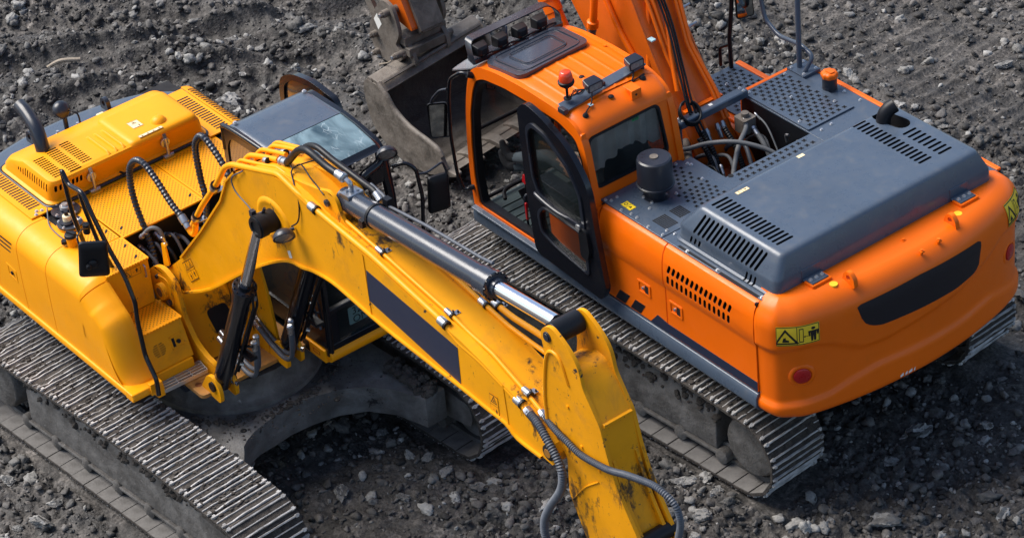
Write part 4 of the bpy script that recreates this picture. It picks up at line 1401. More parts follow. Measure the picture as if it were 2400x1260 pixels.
# hoses, fittings and pump inside the bay
def hose(pts, r, parent, m='hosegrey', name='hose', fit=True, n=12):
    mb = MB(); mb.tube(pts, r, n=n, sub=8)
    h = build(name, mb, M[m], parent, ang=60)
    if fit:
        mb = MB()
        P = [Vector(p) for p in pts]
        for a, b in ((P[0], P[1]), (P[-1], P[-2])):
            d = (b - a).normalized()
            mb.stack(a - d * 0.01, d, [(0, r*0.9), (0.01, r*1.35), (0.035, r*1.35), (0.038, r*1.15), (0.09, r*1.18), (0.093, r)], 12)
        build('hose_fitting', mb, M['steel'], h)
    return h
hose([(0.36, 0.22, 1.93), (0.26, 0.20, 1.92), (0.10, 0.06, 1.99), (-0.10, -0.10, 2.02), (-0.30, -0.27, 1.95), (-0.40, -0.33, 1.86)], 0.021, OX)
hose([(0.19, -0.42, 1.98), (0.10, -0.36, 1.95), (-0.02, -0.18, 1.93), (-0.14, -0.02, 1.86), (-0.30, 0.15, 1.75), (-0.42, 0.24, 1.5)], 0.022, OX)
hose([(-0.18, 0.02, 1.72), (-0.28, -0.08, 1.73), (-0.42, -0.20, 1.70)], 0.018, OX)
hose([(0.13, -0.46, 1.90), (-0.05, -0.44, 1.80), (-0.20, -0.42, 1.62), (-0.42, -0.40, 1.45)], 0.024, OX)
hose([(0.16, -0.52, 2.0), (-0.02, -0.50, 1.95), (-0.22, -0.46, 1.75), (-0.40, -0.44, 1.5)], 0.008, OX, m='hosegrey')
hose([(0.05, -0.02, 1.75), (-0.06, 0.02, 1.66), (-0.2, 0.05, 1.60), (-0.36, 0.05, 1.62)], 0.014, OX)
for k, (a, b) in enumerate((((0.28, -0.02), (0.0, -0.06)), ((0.22, 0.06), (-0.05, 0.04)), ((0.20, -0.20), (-0.12, -0.22)))):
    mb = MB(); mb.tube([(a[0], a[1], 1.99), ((a[0] + b[0]) / 2, (a[1] + b[1]) / 2, 1.80), (b[0], b[1], 1.35)], 0.024, n=12, sub=8, rib=0.10, ribstep=0.022)
    build('corrugated_hose', mb, M['black'], OX)
mb = MB()
mb.box((-0.40, 0.02, 1.45), (-0.12, 0.22, 1.66)); mb.box((-0.38, -0.12, 1.50), (-0.20, 0.02, 1.60)); mb.cyl((-0.10, 0.20, 1.3), (-0.10, 0.20, 1.74), 0.022, n=14)
mb.cyl((-0.22, 0.20, 1.60), (-0.22, 0.20, 1.70), 0.03, n=14); mb.box((-0.36, -0.5, 1.2), (-0.1, -0.1, 1.4))
pmp = build('hydraulic_pump', mb, M['dark'], OX, bevel=0.01)
mb = MB(); mb.box((-0.33, 0.06, 1.661), (-0.24, 0.12, 1.663)); build('white_tag', mb, M['white'], pmp)
mb = MB(); mb.prism(rounded([(0.12, -0.50), (0.26, -0.50), (0.26, -0.36), (0.12, -0.36)], 0.02), 'z', 1.86, 2.0); mb.cyl((0.19, -0.43, 2.0), (0.19, -0.43, 2.04), 0.035, n=16)
build('valve_block', mb, M['mudsteel'], OX, bevel=0.008)
mb = MB(); mb.cyl((0.05, 0.30, 1.84), (0.42, 0.05, 1.86), 0.035, n=16); mb.cyl((0.35, 0.30, 1.78), (0.55, 0.10, 1.78), 0.03, n=12)
build('crossover_pipe', mb, M['mudsteel'], OX)
mb = MB()
for (x, y) in ((-0.34, -0.585), (-0.20, -0.585)):
    mb.tube([(x, y + 0.03, 1.86), (x, y + 0.04, 1.93), (x - 0.04, y + 0.04, 1.95)], 0.012, n=8)
build('fitting', mb, M['steel'], OX)

for (y0, dx, r_, m_) in ((-0.08, 0.0, 0.016, 'hosegrey'), (-0.30, 0.05, 0.02, 'hose'), (0.12, -0.05, 0.013, 'black'), (-0.50, 0.02, 0.012, 'hosegrey'), (0.02, 0.1, 0.018, 'hose')):
    hose([(0.30 + dx, y0, 1.50), (0.22 + dx, y0 + 0.02, 1.72), (0.05 + dx, y0 - 0.03, 1.80), (-0.15 + dx, y0 + 0.04, 1.66), (-0.34, y0 + 0.03, 1.42)], r_, OX, m=m_)
# --- handrails and right mirror
def rod(name, pts, r, parent, m='slate', sub=5, n=12, smooth=True):
    mb = MB(); mb.tube(pts, r, n=n, sub=sub, smooth=smooth)
    return build(name, mb, M[m], parent, ang=60)
def fillet(pts, r, k=5):
    P = [Vector(p) for p in pts]; out = [P[0]]
    for i in range(1, len(P) - 1):
        a, b = P[i-1] - P[i], P[i+1] - P[i]
        t = min(r, a.length * 0.45, b.length * 0.45)
        s0 = P[i] + a.normalized() * t; s1 = P[i] + b.normalized() * t
        for j in range(k + 1):
            f = j / k
            out.append(s0.lerp(P[i], f).lerp(P[i].lerp(s1, f), f))
    out.append(P[-1])
    return out
mb = MB(); mb.prism(rounded([(0.22, -1.33), (0.44, -1.33), (0.44, -1.13), (0.22, -1.13)], 0.01), 'z', 2.046, 2.072)
hrp = build('handrail_base', mb, M['slate'], OX, bevel=0.004)
bolts(hrp, [(0.25, -1.30, 2.072), (0.25, -1.16, 2.072), (0.41, -1.30, 2.072), (0.41, -1.16, 2.072)])
rod('handrail', fillet([(0.37, -1.22, 2.07), (0.40, -1.25, 2.75), (0.42, -1.27, 3.15)], 0.05), 0.024, hrp, smooth=False)
rod('handrail', fillet([(0.28, -1.20, 2.07), (0.24, -1.27, 2.21), (0.42, -1.28, 2.25), (0.72, -1.30, 2.20), (0.92, -1.32, 2.28), (0.985, -1.33, 2.48), (0.99, -1.33, 3.10), (0.42, -1.30, 3.15)], 0.06), 0.020, hrp, smooth=False)
rod('mirror_post', fillet([(1.24, -1.17, 1.71), (1.235, -1.16, 2.02), (1.24, -1.21, 2.35), (1.24, -1.22, 2.8)], 0.05), 0.020, OX, 'black', smooth=False)
rod('mirror_post', fillet([(1.34, -1.13, 1.71), (1.34, -1.13, 1.90), (1.24, -1.17, 1.96)], 0.03), 0.016, OX, 'black', smooth=False)
def mirror(name, c, w, h, nrm, up, parent, m='black', glass=True, depth=0.035, label=None):
    """rounded mirror: housing with a glass on the nrm side"""
    c, nrm, up = Vector(c), Vector(nrm).normalized(), Vector(up).normalized()
    sd = up.cross(nrm).normalized(); up = nrm.cross(sd)
    pl = rounded([(-w/2, -h/2), (w/2, -h/2), (w/2*0.92, h/2), (-w/2*0.92, h/2)], w * 0.16, 5)
    mb = MB(); n = len(pl); vs = []
    for t, k in ((0.0, 0.94), (0.006, 1.0), (-depth*0.5, 1.0), (-depth, 0.86), (-depth*1.25, 0.6)):
        vs.append([c + nrm * t + sd * (a * k) + up * (b * k) for a, b in pl])
    order = [0, 1, 2, 3, 4]
    V = [p for i in order for p in vs[i]]
    fs = []
    for i in range(4):
        for j in range(n): fs.append((i*n+j, i*n+(j+1) % n, (i+1)*n+(j+1) % n, (i+1)*n+j))
    fs.append(tuple(range(n))); fs.append(tuple(range(4*n, 5*n)))
    mb.add(V, fs)
    h_ = build(name, mb, M[m], parent, ang=50, label=label)
    mb = MB(); q = [c + nrm * 0.007 + sd * (a * 0.90) + up * (b * 0.92) for a, b in pl]
    mb.add(q, [tuple(range(n))])
    build('mirror_glass', mb, M['mirror'], h_)
    return h_
M['mirror'] = mat('mirror_glass', (0.22, 0.24, 0.25), 0.03, metal=1.0, rvar=0)
mirror('mirror', (1.15, -1.28, 2.38), 0.17, 0.30, (-0.85, 0.25, 0.10), (0, 0, 1), OX)

# --- boom (local XZ silhouette), hoses and pipes
YB0, YB1 = -0.40, 0.02
bo = [(0.35, 1.42), (0.62, 1.30), (1.10, 1.70), (1.90, 2.60), (2.75, 3.75), (3.6, 4.30), (5.2, 4.45), (6.9, 4.1), (7.25, 4.0), (7.3, 4.28), (6.9, 4.42), (5.0, 5.05), (3.6, 5.2), (2.5, 4.95), (1.75, 4.1), (1.20, 3.25), (0.80, 2.50), (0.42, 1.95), (0.25, 1.65)]
bo = rounded(bo, [0.1] * 2 + [0.3] * 14 + [0.15] * 3, 4)
mb = MB(); mb.prism(bo, 'y', YB0, YB1)
boom = build('boom', mb, M['orange_rough'], OX, bevel=0.012)
# flange plates proud of the box
mb = MB(); mb.prism(bo, 'y', YB0 - 0.014, YB0 - 0.002); mb.prism(bo, 'y', YB1 + 0.002, YB1 + 0.014)
build('boom_side_plate', mb, M['orange_rough'], OX)
# foot bracket plates
for y0 in (YB0 - 0.09, YB1 + 0.04):
    mb = MB(); mb.prism(rounded([(0.0, 1.05), (0.95, 1.05), (0.80, 1.45), (0.62, 1.78), (0.35, 1.80), (0.15, 1.55)], 0.06), 'y', y0, y0 + 0.05)
    build('boom_bracket', mb, M['orange_rough'], OX, bevel=0.006)
mb = MB(); mb.cyl((0.42, YB0 - 0.14, 1.62), (0.42, YB1 + 0.14, 1.62), 0.06, n=20); build('boom_foot_pin', mb, M['mudsteel'], OX)
# boom cylinders
def cylinder(name, p0, p1, rb, rr, ext, parent, mb_='black', rod_='chrome', fl=1.28):
    """barrel from p0, rod end at p1; ext = fraction of length that is barrel"""
    p0, p1 = Vector(p0), Vector(p1); L = (p1 - p0).length; d = (p1 - p0).normalized()
    mb = MB(); b = L * ext
    mb.stack(p0, d, [(0, rb*0.5), (0.02, rb*0.98), (0.10, rb), (b - 0.16, rb), (b - 0.155, rb*1.12), (b - 0.04, rb*1.12), (b - 0.038, rb*fl), (b - 0.005, rb*fl), (b, rb*1.1), (b + 0.002, rr*1.25), (b + 0.045, rr*1.2)], 36)
    c = build(name, mb, M[mb_], parent, ang=30)
    mb = MB(); mb.cyl(p0 + d * (b + 0.04), p1 - d * 0.06, rr, n=28)
    build('cylinder_rod', mb, M[rod_], c)
    mb = MB(); a = d.orthogonal().normalized(); e = d.cross(a)
    for i in range(12):
        t = 2 * math.pi * i / 12; q = p0 + d * (b - 0.004) + (a * math.cos(t) + e * math.sin(t)) * rb * 1.13
        mb.cyl(q, q + d * 0.018, rb * 0.10, n=8)
    build('gland_bolt', mb, M['blackgloss'], c)
    return c
for y in (0.15, -0.53):
    c_ = cylinder('boom_cylinder', (1.15, y, 1.15), (2.9, y, 3.9), 0.075, 0.048, 0.55, OX, 'orange')
# pipes on the boom's back
def pipe(pts, r=0.016, par=boom, m='orange', name='pipe'):
    return rod(name, fillet(pts, 0.05), r, par, m, smooth=False, n=10)
def bsurf(x, y, out=0.03):
    """point on the boom's upper edge at x (front-to-back), lifted by out"""
    xs = [0.25, 0.42, 0.80, 1.20, 1.75, 2.5]; zs = [1.65, 1.95, 2.50, 3.25, 4.1, 4.95]
    z = float(np.interp(x, xs, zs))
    return (x - out * 0.85, y, z + out * 0.5)
for k, y in enumerate((-0.37, -0.33, -0.12, -0.07)):
    pts = [bsurf(0.40, y, 0.06), bsurf(0.55, y, 0.06), bsurf(0.80, y * 0.9, 0.055), bsurf(1.0, y * 1.05, 0.06), bsurf(1.5, y, 0.05), bsurf(2.4, y, 0.05)]
    pipe(pts, 0.021 if k % 2 == 0 else 0.017)
pipe([bsurf(0.62, -0.02, 0.05), bsurf(0.80, -0.10, 0.07), bsurf(1.02, -0.24, 0.07), bsurf(1.5, -0.25, 0.06), bsurf(2.4, -0.25, 0.05)], 0.021)
pipe([(0.92, 0.055, 2.30), (1.22, 0.055, 2.62), (1.60, 0.06, 3.2), (2.2, 0.06, 4.1)], 0.028)
pipe([(0.70, 0.06, 2.15), (0.86, 0.055, 2.36), (1.0, -0.10, 2.92)], 0.022)
for k, (dy, dz) in enumerate(((0.0, 0.0), (0.03, 0.015), (-0.025, 0.02))):
    pts = [bsurf(0.30, -0.06 + dy, 0.10 + dz), bsurf(0.50, -0.02 + dy, 0.12 + dz), bsurf(0.72, -0.10 + dy, 0.13), bsurf(0.95, -0.18 + dy, 0.11), bsurf(1.3, -0.17 + dy, 0.10), bsurf(1.9, -0.17 + dy, 0.10), bsurf(2.4, -0.17 + dy, 0.10)]
    rod('cable', [Vector(p) for p in pts], 0.010, boom, 'black')
# stub of a pipe with its coupling beside the cab
mb = MB(); mb.cyl((1.40, 0.20, 2.70), (1.27, 0.20, 3.5), 0.034, n=18); mb.stack((1.415, 0.20, 2.64), (-0.16, 0, 1), [(0, 0.040), (0.01, 0.052), (0.07, 0.052), (0.08, 0.036)], 18)
pst = build('riser_pipe', mb, M['orange'], boom, ang=40)
mb = MB(); mb.stack((1.435, 0.20, 2.52), (-0.16, 0, 1), [(0, 0.020), (0.04, 0.022), (0.045, 0.030), (0.08, 0.030), (0.085, 0.036), (0.12, 0.036)], 16); build('hose_fitting', mb, M['mudsteel'], boom, ang=40)
# coiled spare cable
mb = MB()
for k in range(4):
    cx, cy, cz = bsurf(0.50, 0.02, 0.14)
    ring = [(cx - 0.02 * k * 0.3 + 0.10 * math.cos(t) * 0.75, cy + 0.095 * math.sin(t), cz + 0.10 * math.cos(t) * 0.7 + 0.012 * k) for t in np.linspace(0, 5.6, 22)]
    mb.tube(ring, 0.010, n=8, sub=2)
build('cable_coil', mb, M['black'], boom, ang=60)
mb = MB()
for y in (-0.30, -0.24, -0.12, -0.07):
    p = Vector(bsurf(0.40, y, 0.06)); q = Vector(bsurf(0.27, y, 0.06)); d = (q - p).normalized()
    mb.stack(p, d, [(0, 0.018), (0.03, 0.026), (0.06, 0.026), (0.062, 0.020), (0.13, 0.021), (0.135, 0.016)], 10)
build('pipe_fitting', mb, M['steel'], boom)
mb = MB()
a = Vector(bsurf(0.50, -0.42, 0.05)); 
mb.box((0, 0, 0), (1, 1, 1), Matrix.Translation(a) @ Matrix(((0.045, 0, 0, 0), (0, 0.42, 0, 0), (0, 0, 0.018, 0), (0, 0, 0, 1))))
for k in range(5):
    p = Vector(bsurf(0.86 + 0.08 * k, -0.41, -0.03)); mb.cyl(p, p + Vector((0, -0.07, 0.0)), 0.013, n=10)
build('pipe_clamp', mb, M['orange'], boom, bevel=0.003)
mb = MB()
for k in range(5):
    p = Vector(bsurf(0.86 + 0.08 * k, -0.42, -0.03)); mb.stack(p, (0, -1, 0.1), [(0, 0.016), (0.05, 0.016), (0.055, 0.012), (0.10, 0.012)], 10)
build('quick_coupler', mb, M['steel'], boom)
mb = MB(); p = Vector(bsurf(0.88, 0.0, 0.03)); mb.box(p - Vector((0.03, 0.02, 0.0)), p + Vector((0.03, 0.025, 0.012))); build('cable_tag', mb, M['tag'], boom)
# ------------------------------------------------------------------ orange cab
X0, X1 = 0.0, 1.80
YL, YR = 1.365, 0.40
# side outline (x, z), front at larger x
side = [(0.0, 2.03), (0.055, 2.34), (0.09, 2.56), (0.17, 2.70), (0.38, 2.772), (0.85, 2.785), (1.25, 2.765), (1.50, 2.72), (1.625, 2.64), (1.70, 2.48), (1.765, 2.20), (1.80, 1.85), (1.81, 1.50), (1.79, 1.16), (0.0, 1.16)]
side_s = rounded(side, [0.03, 0.15, 0.12, 0.10, 0.10, 0.15, 0.15, 0.12, 0.06, 0.12, 0.15, 0.15, 0.15, 0.05, 0.03], 4)
open_l = rounded([(0.92, 1.20), (0.92, 2.30), (0.80, 2.63), (1.10, 2.665), (1.45, 2.635), (1.57, 2.58), (1.64, 2.44), (1.70, 2.18), (1.735, 1.85), (1.745, 1.50), (1.70, 1.22)], 0.035, 3)
open_l = rounded([(0.09, 2.12), (0.12, 2.38), (0.20, 2.58), (0.42, 2.655), (0.85, 2.665), (1.15, 2.66), (1.45, 2.62), (1.57, 2.555), (1.635, 2.42), (1.70, 2.18), (1.735, 1.85), (1.745, 1.50), (1.71, 1.22), (0.10, 1.22)], 0.05, 3)
# left frame
mb = MB(); mb.prism(side_s, 'y', YL - 0.065, YL, holes=[open_l])
cabf = build('cab', mb, M['orange'], OX, bevel=0.022, seg=4, ang=50)
# dark rubber lining inside the opening
inn = [(a + (0.9 - a) * 0.045, b + (1.95 - b) * 0.045) for a, b in open_l]
mb = MB(); mb.prism(open_l, 'y', YL - 0.085, YL - 0.012, holes=[inn]); build('door_seal', mb, M['black'], cabf, bevel=0.006)
# right frame
mb = MB(); mb.prism(side_s, 'y', YR, YR + 0.06, holes=[open_l]); build('cab_side', mb, M['orange'], cabf, bevel=0.02, seg=3)
mb = MB(); mb.prism(open_l, 'y', YR + 0.022, YR + 0.03); build('window_pane', mb, M['glassclear'], cabf)
# roof: curved sheet with ribs running front to back
def roofz(x, y):
    z = float(np.interp(x, [0.10, 0.16, 0.20, 0.26, 0.35, 0.85, 1.25, 1.50, 1.60], [2.63, 2.695, 2.725, 2.753, 2.773, 2.787, 2.767, 2.722, 2.66]))
    e = min(1.0, (min(YL - y, y - YR)) / 0.10)
    return z + 0.030 * math.sin(math.pi * min(1, max(0, (y - YR) / (YL - YR)))) - 0.03 * (1 - e) ** 2
def ribz(x, y):
    r = 0
    if 0.30 < x < 1.0:
        for yc in (0.55, 0.68, 0.81, 0.94, 1.07, 1.20):
            r += 0.0065 * math.exp(-((y - yc) / 0.014) ** 2)
        r *= min(1, (x - 0.30) / 0.05) * min(1, (1.0 - x) / 0.05)
    return r
rows = []
xsr = list(np.linspace(0.32, 1.60, 48)); ysr = list(np.linspace(YR + 0.004, YL - 0.004, 130))
for x in xsr:
    rows.append([(x, y, roofz(x, y) + ribz(x, y)) for y in ysr])
mb = MB(); mb.grid(rows)
mb.grid([[(x, y, roofz(x, y) - 0.05) for y in ysr[::8]] for x in xsr])
roof = build('roof', mb, M['orange'], cabf, ang=60)
mb = MB(); mb.box((0.25, YR + 0.06, 2.63), (1.5, YL - 0.07, 2.69)); build('headliner', mb, M['dark'], cabf)
# roof rolls down over the rear in one sheet
rr_path = [(0.33, 2.769), (0.26, 2.753), (0.20, 2.725), (0.155, 2.692), (0.128, 2.655), (0.112, 2.61)]
rows = []
for x, z in smooth_line(rr_path, 4):
    rows.append([(x - 0.010 * max(0.0, (0.33 - x) / 0.2) + 0.05 * (1 - min(1.0, min(YL - y, y - YR) / 0.09)) ** 2, y, z + 0.018 * math.sin(math.pi * (y - YR) / (YL - YR)) - 0.03 * (1 - min(1.0, min(YL - y, y - YR) / 0.10)) ** 2) for y in ysr[::3]])
mb = MB(); mb.grid(rows); build('roof_rear', mb, M['orange'], cabf, ang=70)
# rear wall with the big window
def rx(z):     # rear surface x at height z
    return float(np.interp(z, [2.03, 2.40, 2.55, 2.66], [-0.02, -0.052, -0.045, 0.0]))
SHEAR = Matrix(((1, 0, 0.16, 0.072 - 0.32), (0, 1, 0, 0), (0, 0, 1, 0), (0, 0, 0, 1)))
hole = rounded([(0.52, 2.135), (1.315, 2.135), (1.315, 2.60), (0.545, 2.61)], 0.075, 6)
outer = rounded([(YR + 0.004, 2.0), (YL - 0.004, 2.0), (YL - 0.004, 2.65), (YR + 0.004, 2.65)], 0.02)
mb = MB(); mb.prism(outer, 'x', -0.052, 0.0, holes=[hole], xf=SHEAR)
rw = build('cab_rear_wall', mb, M['orange'], cabf, bevel=0.012, seg=3)
h2 = [(a + (0.9 - a) * 0.055, b + (2.375 - b) * 0.09) for a, b in hole]
mb = MB(); mb.prism(hole, 'x', -0.058, -0.02, holes=[h2], xf=SHEAR); build('window_seal', mb, M['black'], rw, bevel=0.006)
mb = MB(); mb.prism(hole, 'x', -0.036, -0.030, xf=SHEAR); build('window_pane', mb, M['glassrear'], rw)
# curtain behind the rear window
rows = []
for j in range(60):
    y = 0.50 + 0.80 * j / 59
    bot = 2.27 + 0.05 * math.sin(y * 9) + 0.012 * math.sin(y * 60)
    rows.append([(0.16 + 0.015 * math.sin(y * 42) + 0.006 * math.sin(y * 97 + z), y, z) for z in np.linspace(bot, 2.62, 9)])
mb = MB(); mb.grid(rows); build('curtain', mb, M['curtain'], cabf)
mb = MB(); mb.box((-0.0385, 0.76, 2.545), (-0.0365, 0.83, 2.58), SHEAR); gs = build('green_sticker', mb, M['green'], cabf)
mb = MB()
for k in range(3): mb.box((-0.0395, 0.77 + 0.02*k, 2.553), (-0.0388, 0.782 + 0.02*k, 2.572), SHEAR)
build('exit_figure', mb, M['ink'], cabf)
# lower body under the cab (left engine-side wall is the floor box)
mb = MB(); mb.box((0.02, YR + 0.02, 1.10), (1.77, YL - 0.03, 1.175)); build('cab_floor', mb, M['teal'], cabf, bevel=0.01)
mb = MB(); mb.box((-0.02, YR + 0.01, 1.16), (0.0, YL - 0.01, 2.0)); build('cab_lower_rear', mb, M['orange'], cabf)
mb = MB(); mb.prism([(0.02, 1.18), (0.78, 1.18), (0.80, 1.55), (0.02, 1.72)], 'y', YL - 0.11, YL - 0.09); build('cab_lower_panel', mb, M['orange'], cabf)
mb = MB()
for k in range(7):
    mb.box((0.98 + 0.10 * k, 0.75, 1.175), (1.065 + 0.10 * k, 1.30, 1.188))
build('floor_mat', mb, M['teal'], cabf, bevel=0.004)
# sill plate with ledge
mb = MB(); mb.prism([(YL - 0.10, 1.165), (YL + 0.045, 1.165), (YL + 0.045, 1.185), (YL + 0.005, 1.195), (YL - 0.10, 1.195)], 'x', 0.0, 1.78); build('door_sill', mb, M['slate'], cabf, bevel=0.005)
# front: windshield, black frame
def fx(z): return float(np.interp(z, [1.16, 1.50, 1.85, 2.20, 2.48, 2.64], [1.785, 1.805, 1.795, 1.758, 1.694, 1.615]))
rows = [[(fx(z) - 0.03, y, z) for z in np.linspace(1.95, 2.62, 10)] for y in (YR + 0.05, YL - 0.06)]
mb = MB(); mb.grid(rows); build('windshield', mb, M['glassclear'], cabf)
rows = [[(fx(z) - 0.03, y, z) for z in np.linspace(1.25, 1.93, 10)] for y in (YR + 0.05, YL - 0.06)]
mb = MB(); mb.grid(rows); build('windshield', mb, M['glassclear'], cabf)
mb = MB()
for z in (1.22, 1.94, 2.63):
    mb.cyl((fx(z) - 0.03, YR + 0.05, z), (fx(z) - 0.03, YL - 0.06, z), 0.018, n=8)
for y in (YR + 0.06, YL - 0.075):
    mb.tube([(fx(z) - 0.03, y, z) for z in np.linspace(1.2, 2.63, 12)], 0.020, n=8, sub=2)
build('windshield_frame', mb, M['black'], cabf)
mb = MB(); mb.tube([(1.66, 1.20, 2.36), (1.64, 1.20, 2.50), (1.60, 1.15, 2.52), (1.62, 1.14, 2.36), (1.66, 1.20, 2.36)], 0.008, n=8); build('grab_handle', mb, M['black'], cabf)
# seat, console, levers, pedals
mb = MB()
mb.prism(rounded([(0.35, 1.50), (0.90, 1.50), (0.95, 1.60), (0.90, 1.66), (0.48, 1.66), (0.30, 2.30), (0.20, 2.30), (0.22, 1.60)], 0.05), 'y', 0.62, 1.10)
seat = build('seat', mb, M['black'], cabf, bevel=0.03, seg=3)
mb = MB()
for s in (1.19, 0.55):
    mb.prism(rounded([(0.45, 1.55), (0.98, 1.55), (1.05, 1.72), (0.98, 1.80), (0.45, 1.78)], 0.04), 'y', s - 0.08, s + 0.06)
con = build('control_console', mb, M['dark'], cabf, bevel=0.015)
mb = MB()
for k in range(7): mb.box((1.00 + 0.006*k, 1.12, 1.42 + 0.035*k), (1.10 + 0.006*k, 1.24, 1.437 + 0.035*k))
build('gaiter', mb, M['hosegrey'], cabf)
mb = MB(); mb.tube([(1.16, 1.19, 1.20), (1.17, 1.20, 1.45), (1.19, 1.20, 1.62)], 0.014, n=8); mb.tube([(1.16, 1.25, 1.20), (1.16, 1.26, 1.50), (1.12, 1.22, 1.53), (1.02, 1.20, 1.53)], 0.012, n=8); build('safety_lever', mb, M['dark'], cabf)
mb = MB(); mb.box((1.135, 1.255, 1.29), (1.155, 1.275, 1.46)); mb.prism(rounded([(1.19, 1.60), (1.24, 1.62), (1.22, 1.70), (1.18, 1.69)], 0.015), 'y', 1.18, 1.22); build('red_lever_grip', mb, M['red'], cabf, bevel=0.004)
mb = MB()
for y in (0.86, 1.02):
    mb.prism([(1.40, 1.20), (1.52, 1.32), (1.53, 1.31), (1.42, 1.19)], 'y', y - 0.05, y + 0.05)
    mb.tube([(1.48, y, 1.26), (1.47, y, 1.45), (1.44, y + 0.03, 1.62)], 0.010, n=8)
mb.tube([(1.55, 0.75, 1.35), (1.60, 0.95, 1.34), (1.60, 1.15, 1.33), (1.52, 1.22, 1.30)], 0.018, n=8)
build('pedal', mb, M['black'], cabf)
mb = MB(); mb.add([(0.45, 1.12, 1.95), (0.80, 1.14, 1.50), (0.86, 1.18, 1.40), (0.55, 1.16, 1.42)], [(0, 1, 2, 3)]); mb.add([(0.30, 1.10, 2.1), (0.42, 1.13, 1.6), (0.5, 1.12, 1.45), (0.28, 1.1, 1.5)], [(0, 1, 2, 3)])
build('cloth', mb, mat('green_cloth', (0.10, 0.24, 0.17), 0.8), cabf)

# --- roof hatch (smoked, with concentric ribs)
def slab_on_roof(poly, z0, z1, name, m, parent, bevel=0.01, ang=35):
    mb = MB(); n = len(poly)
    vs = [(a, b, roofz(a, b) + z0) for a, b in poly] + [(a, b, roofz(a, b) + z1) for a, b in poly]
    tr = tessellate_polygon([[Vector((p[0], p[1], 0)) for p in poly]])
    fs = [tuple(t) for t in tr] + [tuple(i + n for i in t) for t in tr] + [(i, (i + 1) % n, (i + 1) % n + n, i + n) for i in range(n)]
    mb.add(vs, fs)
    return build(name, mb, m, parent, bevel=bevel)
hp = rounded([(0.98, 0.55), (1.47, 0.53), (1.47, 1.33), (0.96, 1.31)], 0.10, 6)
ht = slab_on_roof(hp, -0.02, 0.044, 'roof_hatch', M['smoke'], cabf, 0.012)
for k, sc in enumerate((0.84, 0.58)):
    q = [(1.22 + (a - 1.22) * (sc - 0.04 * k), 0.93 + (b - 0.93) * sc) for a, b in hp]
    mb = MB(); mb.tube([(a, b, roofz(a, b) + 0.043 - 0.006 * (1 - sc)) for a, b in q + [q[0]]], 0.0055, n=6, sub=1); build('hatch_rib', mb, M['smoke'], ht)
# roof screws and caps
mb = MB()
for (x, y) in ((0.98, 1.345), (0.90, 0.47)):
    mb.cyl((x, y, roofz(x, y)), (x, y, roofz(x, y) + 0.012), 0.018, n=12)
build('roof_screw', mb, M['orange'], cabf)
mb = MB()
for (x, y) in ((0.62, 0.94), (0.25, 0.93)):
    mb.stack((x, y, roofz(x, y)), (0, 0, 1), [(0, 0.026), (0.008, 0.022), (0.012, 0.01)], 14)
build('rubber_plug', mb, M['black'], cabf)
# --- front light bar with four lamps
zb = roofz(1.5, 0.9)
mb = MB()
mb.prism(rounded([(1.50, 0.44), (1.62, 0.44), (1.66, 1.36), (1.54, 1.38)], 0.02), 'z', zb - 0.03, zb + 0.01)
lb = build('light_bar', mb, M['bar'], cabf, bevel=0.004)
mb = MB()
hoop = fillet([(1.56, 1.375, zb), (1.58, 1.385, zb + 0.10), (1.66, 1.34, zb + 0.165), (1.66, 0.50, zb + 0.165), (1.58, 0.44, zb + 0.10), (1.56, 0.45, zb)], 0.07, 6)
for off in (0.0,):
    rows = []
    for i, p in enumerate(hoop):
        rows.append([p + Vector((-0.045, 0, 0)), p + Vector((0.045, 0, 0)), p + Vector((0.045, 0, -0.012)), p + Vector((-0.045, 0, -0.012)), p + Vector((-0.045, 0, 0))])
    mb.grid(rows)
build('light_bar_hoop', mb, M['bar'], lb, ang=60)
mb = MB()
for y in (0.97,):
    mb.box((1.60, y - 0.008, zb), (1.66, y + 0.008, zb + 0.155))
build('hoop_strut', mb, M['slate'], lb)
for y in (1.285, 1.075, 0.865, 0.655):
    mb = MB()
    c0 = Vector((1.55, y, zb + 0.085))
    lv = [(-0.055, 0.030, 0.025), (-0.035, 0.055, 0.042), (0.03, 0.066, 0.052), (0.045, 0.066, 0.052)]
    vs = []
    for t, hy, hz in lv:
        pl = rounded([(-hy, -hz), (hy, -hz), (hy, hz), (-hy, hz)], 0.012, 3)
        vs.append([c0 + Vector((t, a, b)) for a, b in pl])
    n = len(vs[0]); V = [p for r in vs for p in r]; fs = []
    for i in range(3):
        for j in range(n): fs.append((i*n+j, i*n+(j+1) % n, (i+1)*n+(j+1) % n, (i+1)*n+j))
    fs += [tuple(range(n)), tuple(range(3*n, 4*n))]
    mb.add(V, fs); mb.cyl((1.55, y, zb), (1.55, y, zb + 0.04), 0.014, n=8)
    build('work_lamp', mb, M['black'], lb, bevel=0.004)
mb = MB(); mb.tube([(1.53, 0.5 + 0.08*k, zb + 0.02 + 0.012 * math.sin(k*2.3)) for k in range(11)], 0.009, n=6); build('cable', mb, M['black'], lb)
# clear sun/rain visor in front of the roof
rows = []
for i in range(14):
    t = i / 13; y = 0.50 + 0.86 * t
    rows.append([(1.62, y, 2.655), (1.80, y, 2.60 - 0.03 * abs(2*t-1)), (1.93, y * 0.97 + 0.03, 2.545 - 0.04 * abs(2*t-1) ** 3)])
mb = MB(); mb.grid(rows); mb.grid([[(a, b, c - 0.012) for a, b, c in r] for r in rows])
build('rain_visor', mb, mat('clear_visor', (0.35, 0.38, 0.42), 0.10, coat=0.5, alpha=0.55, rvar=0), cabf)
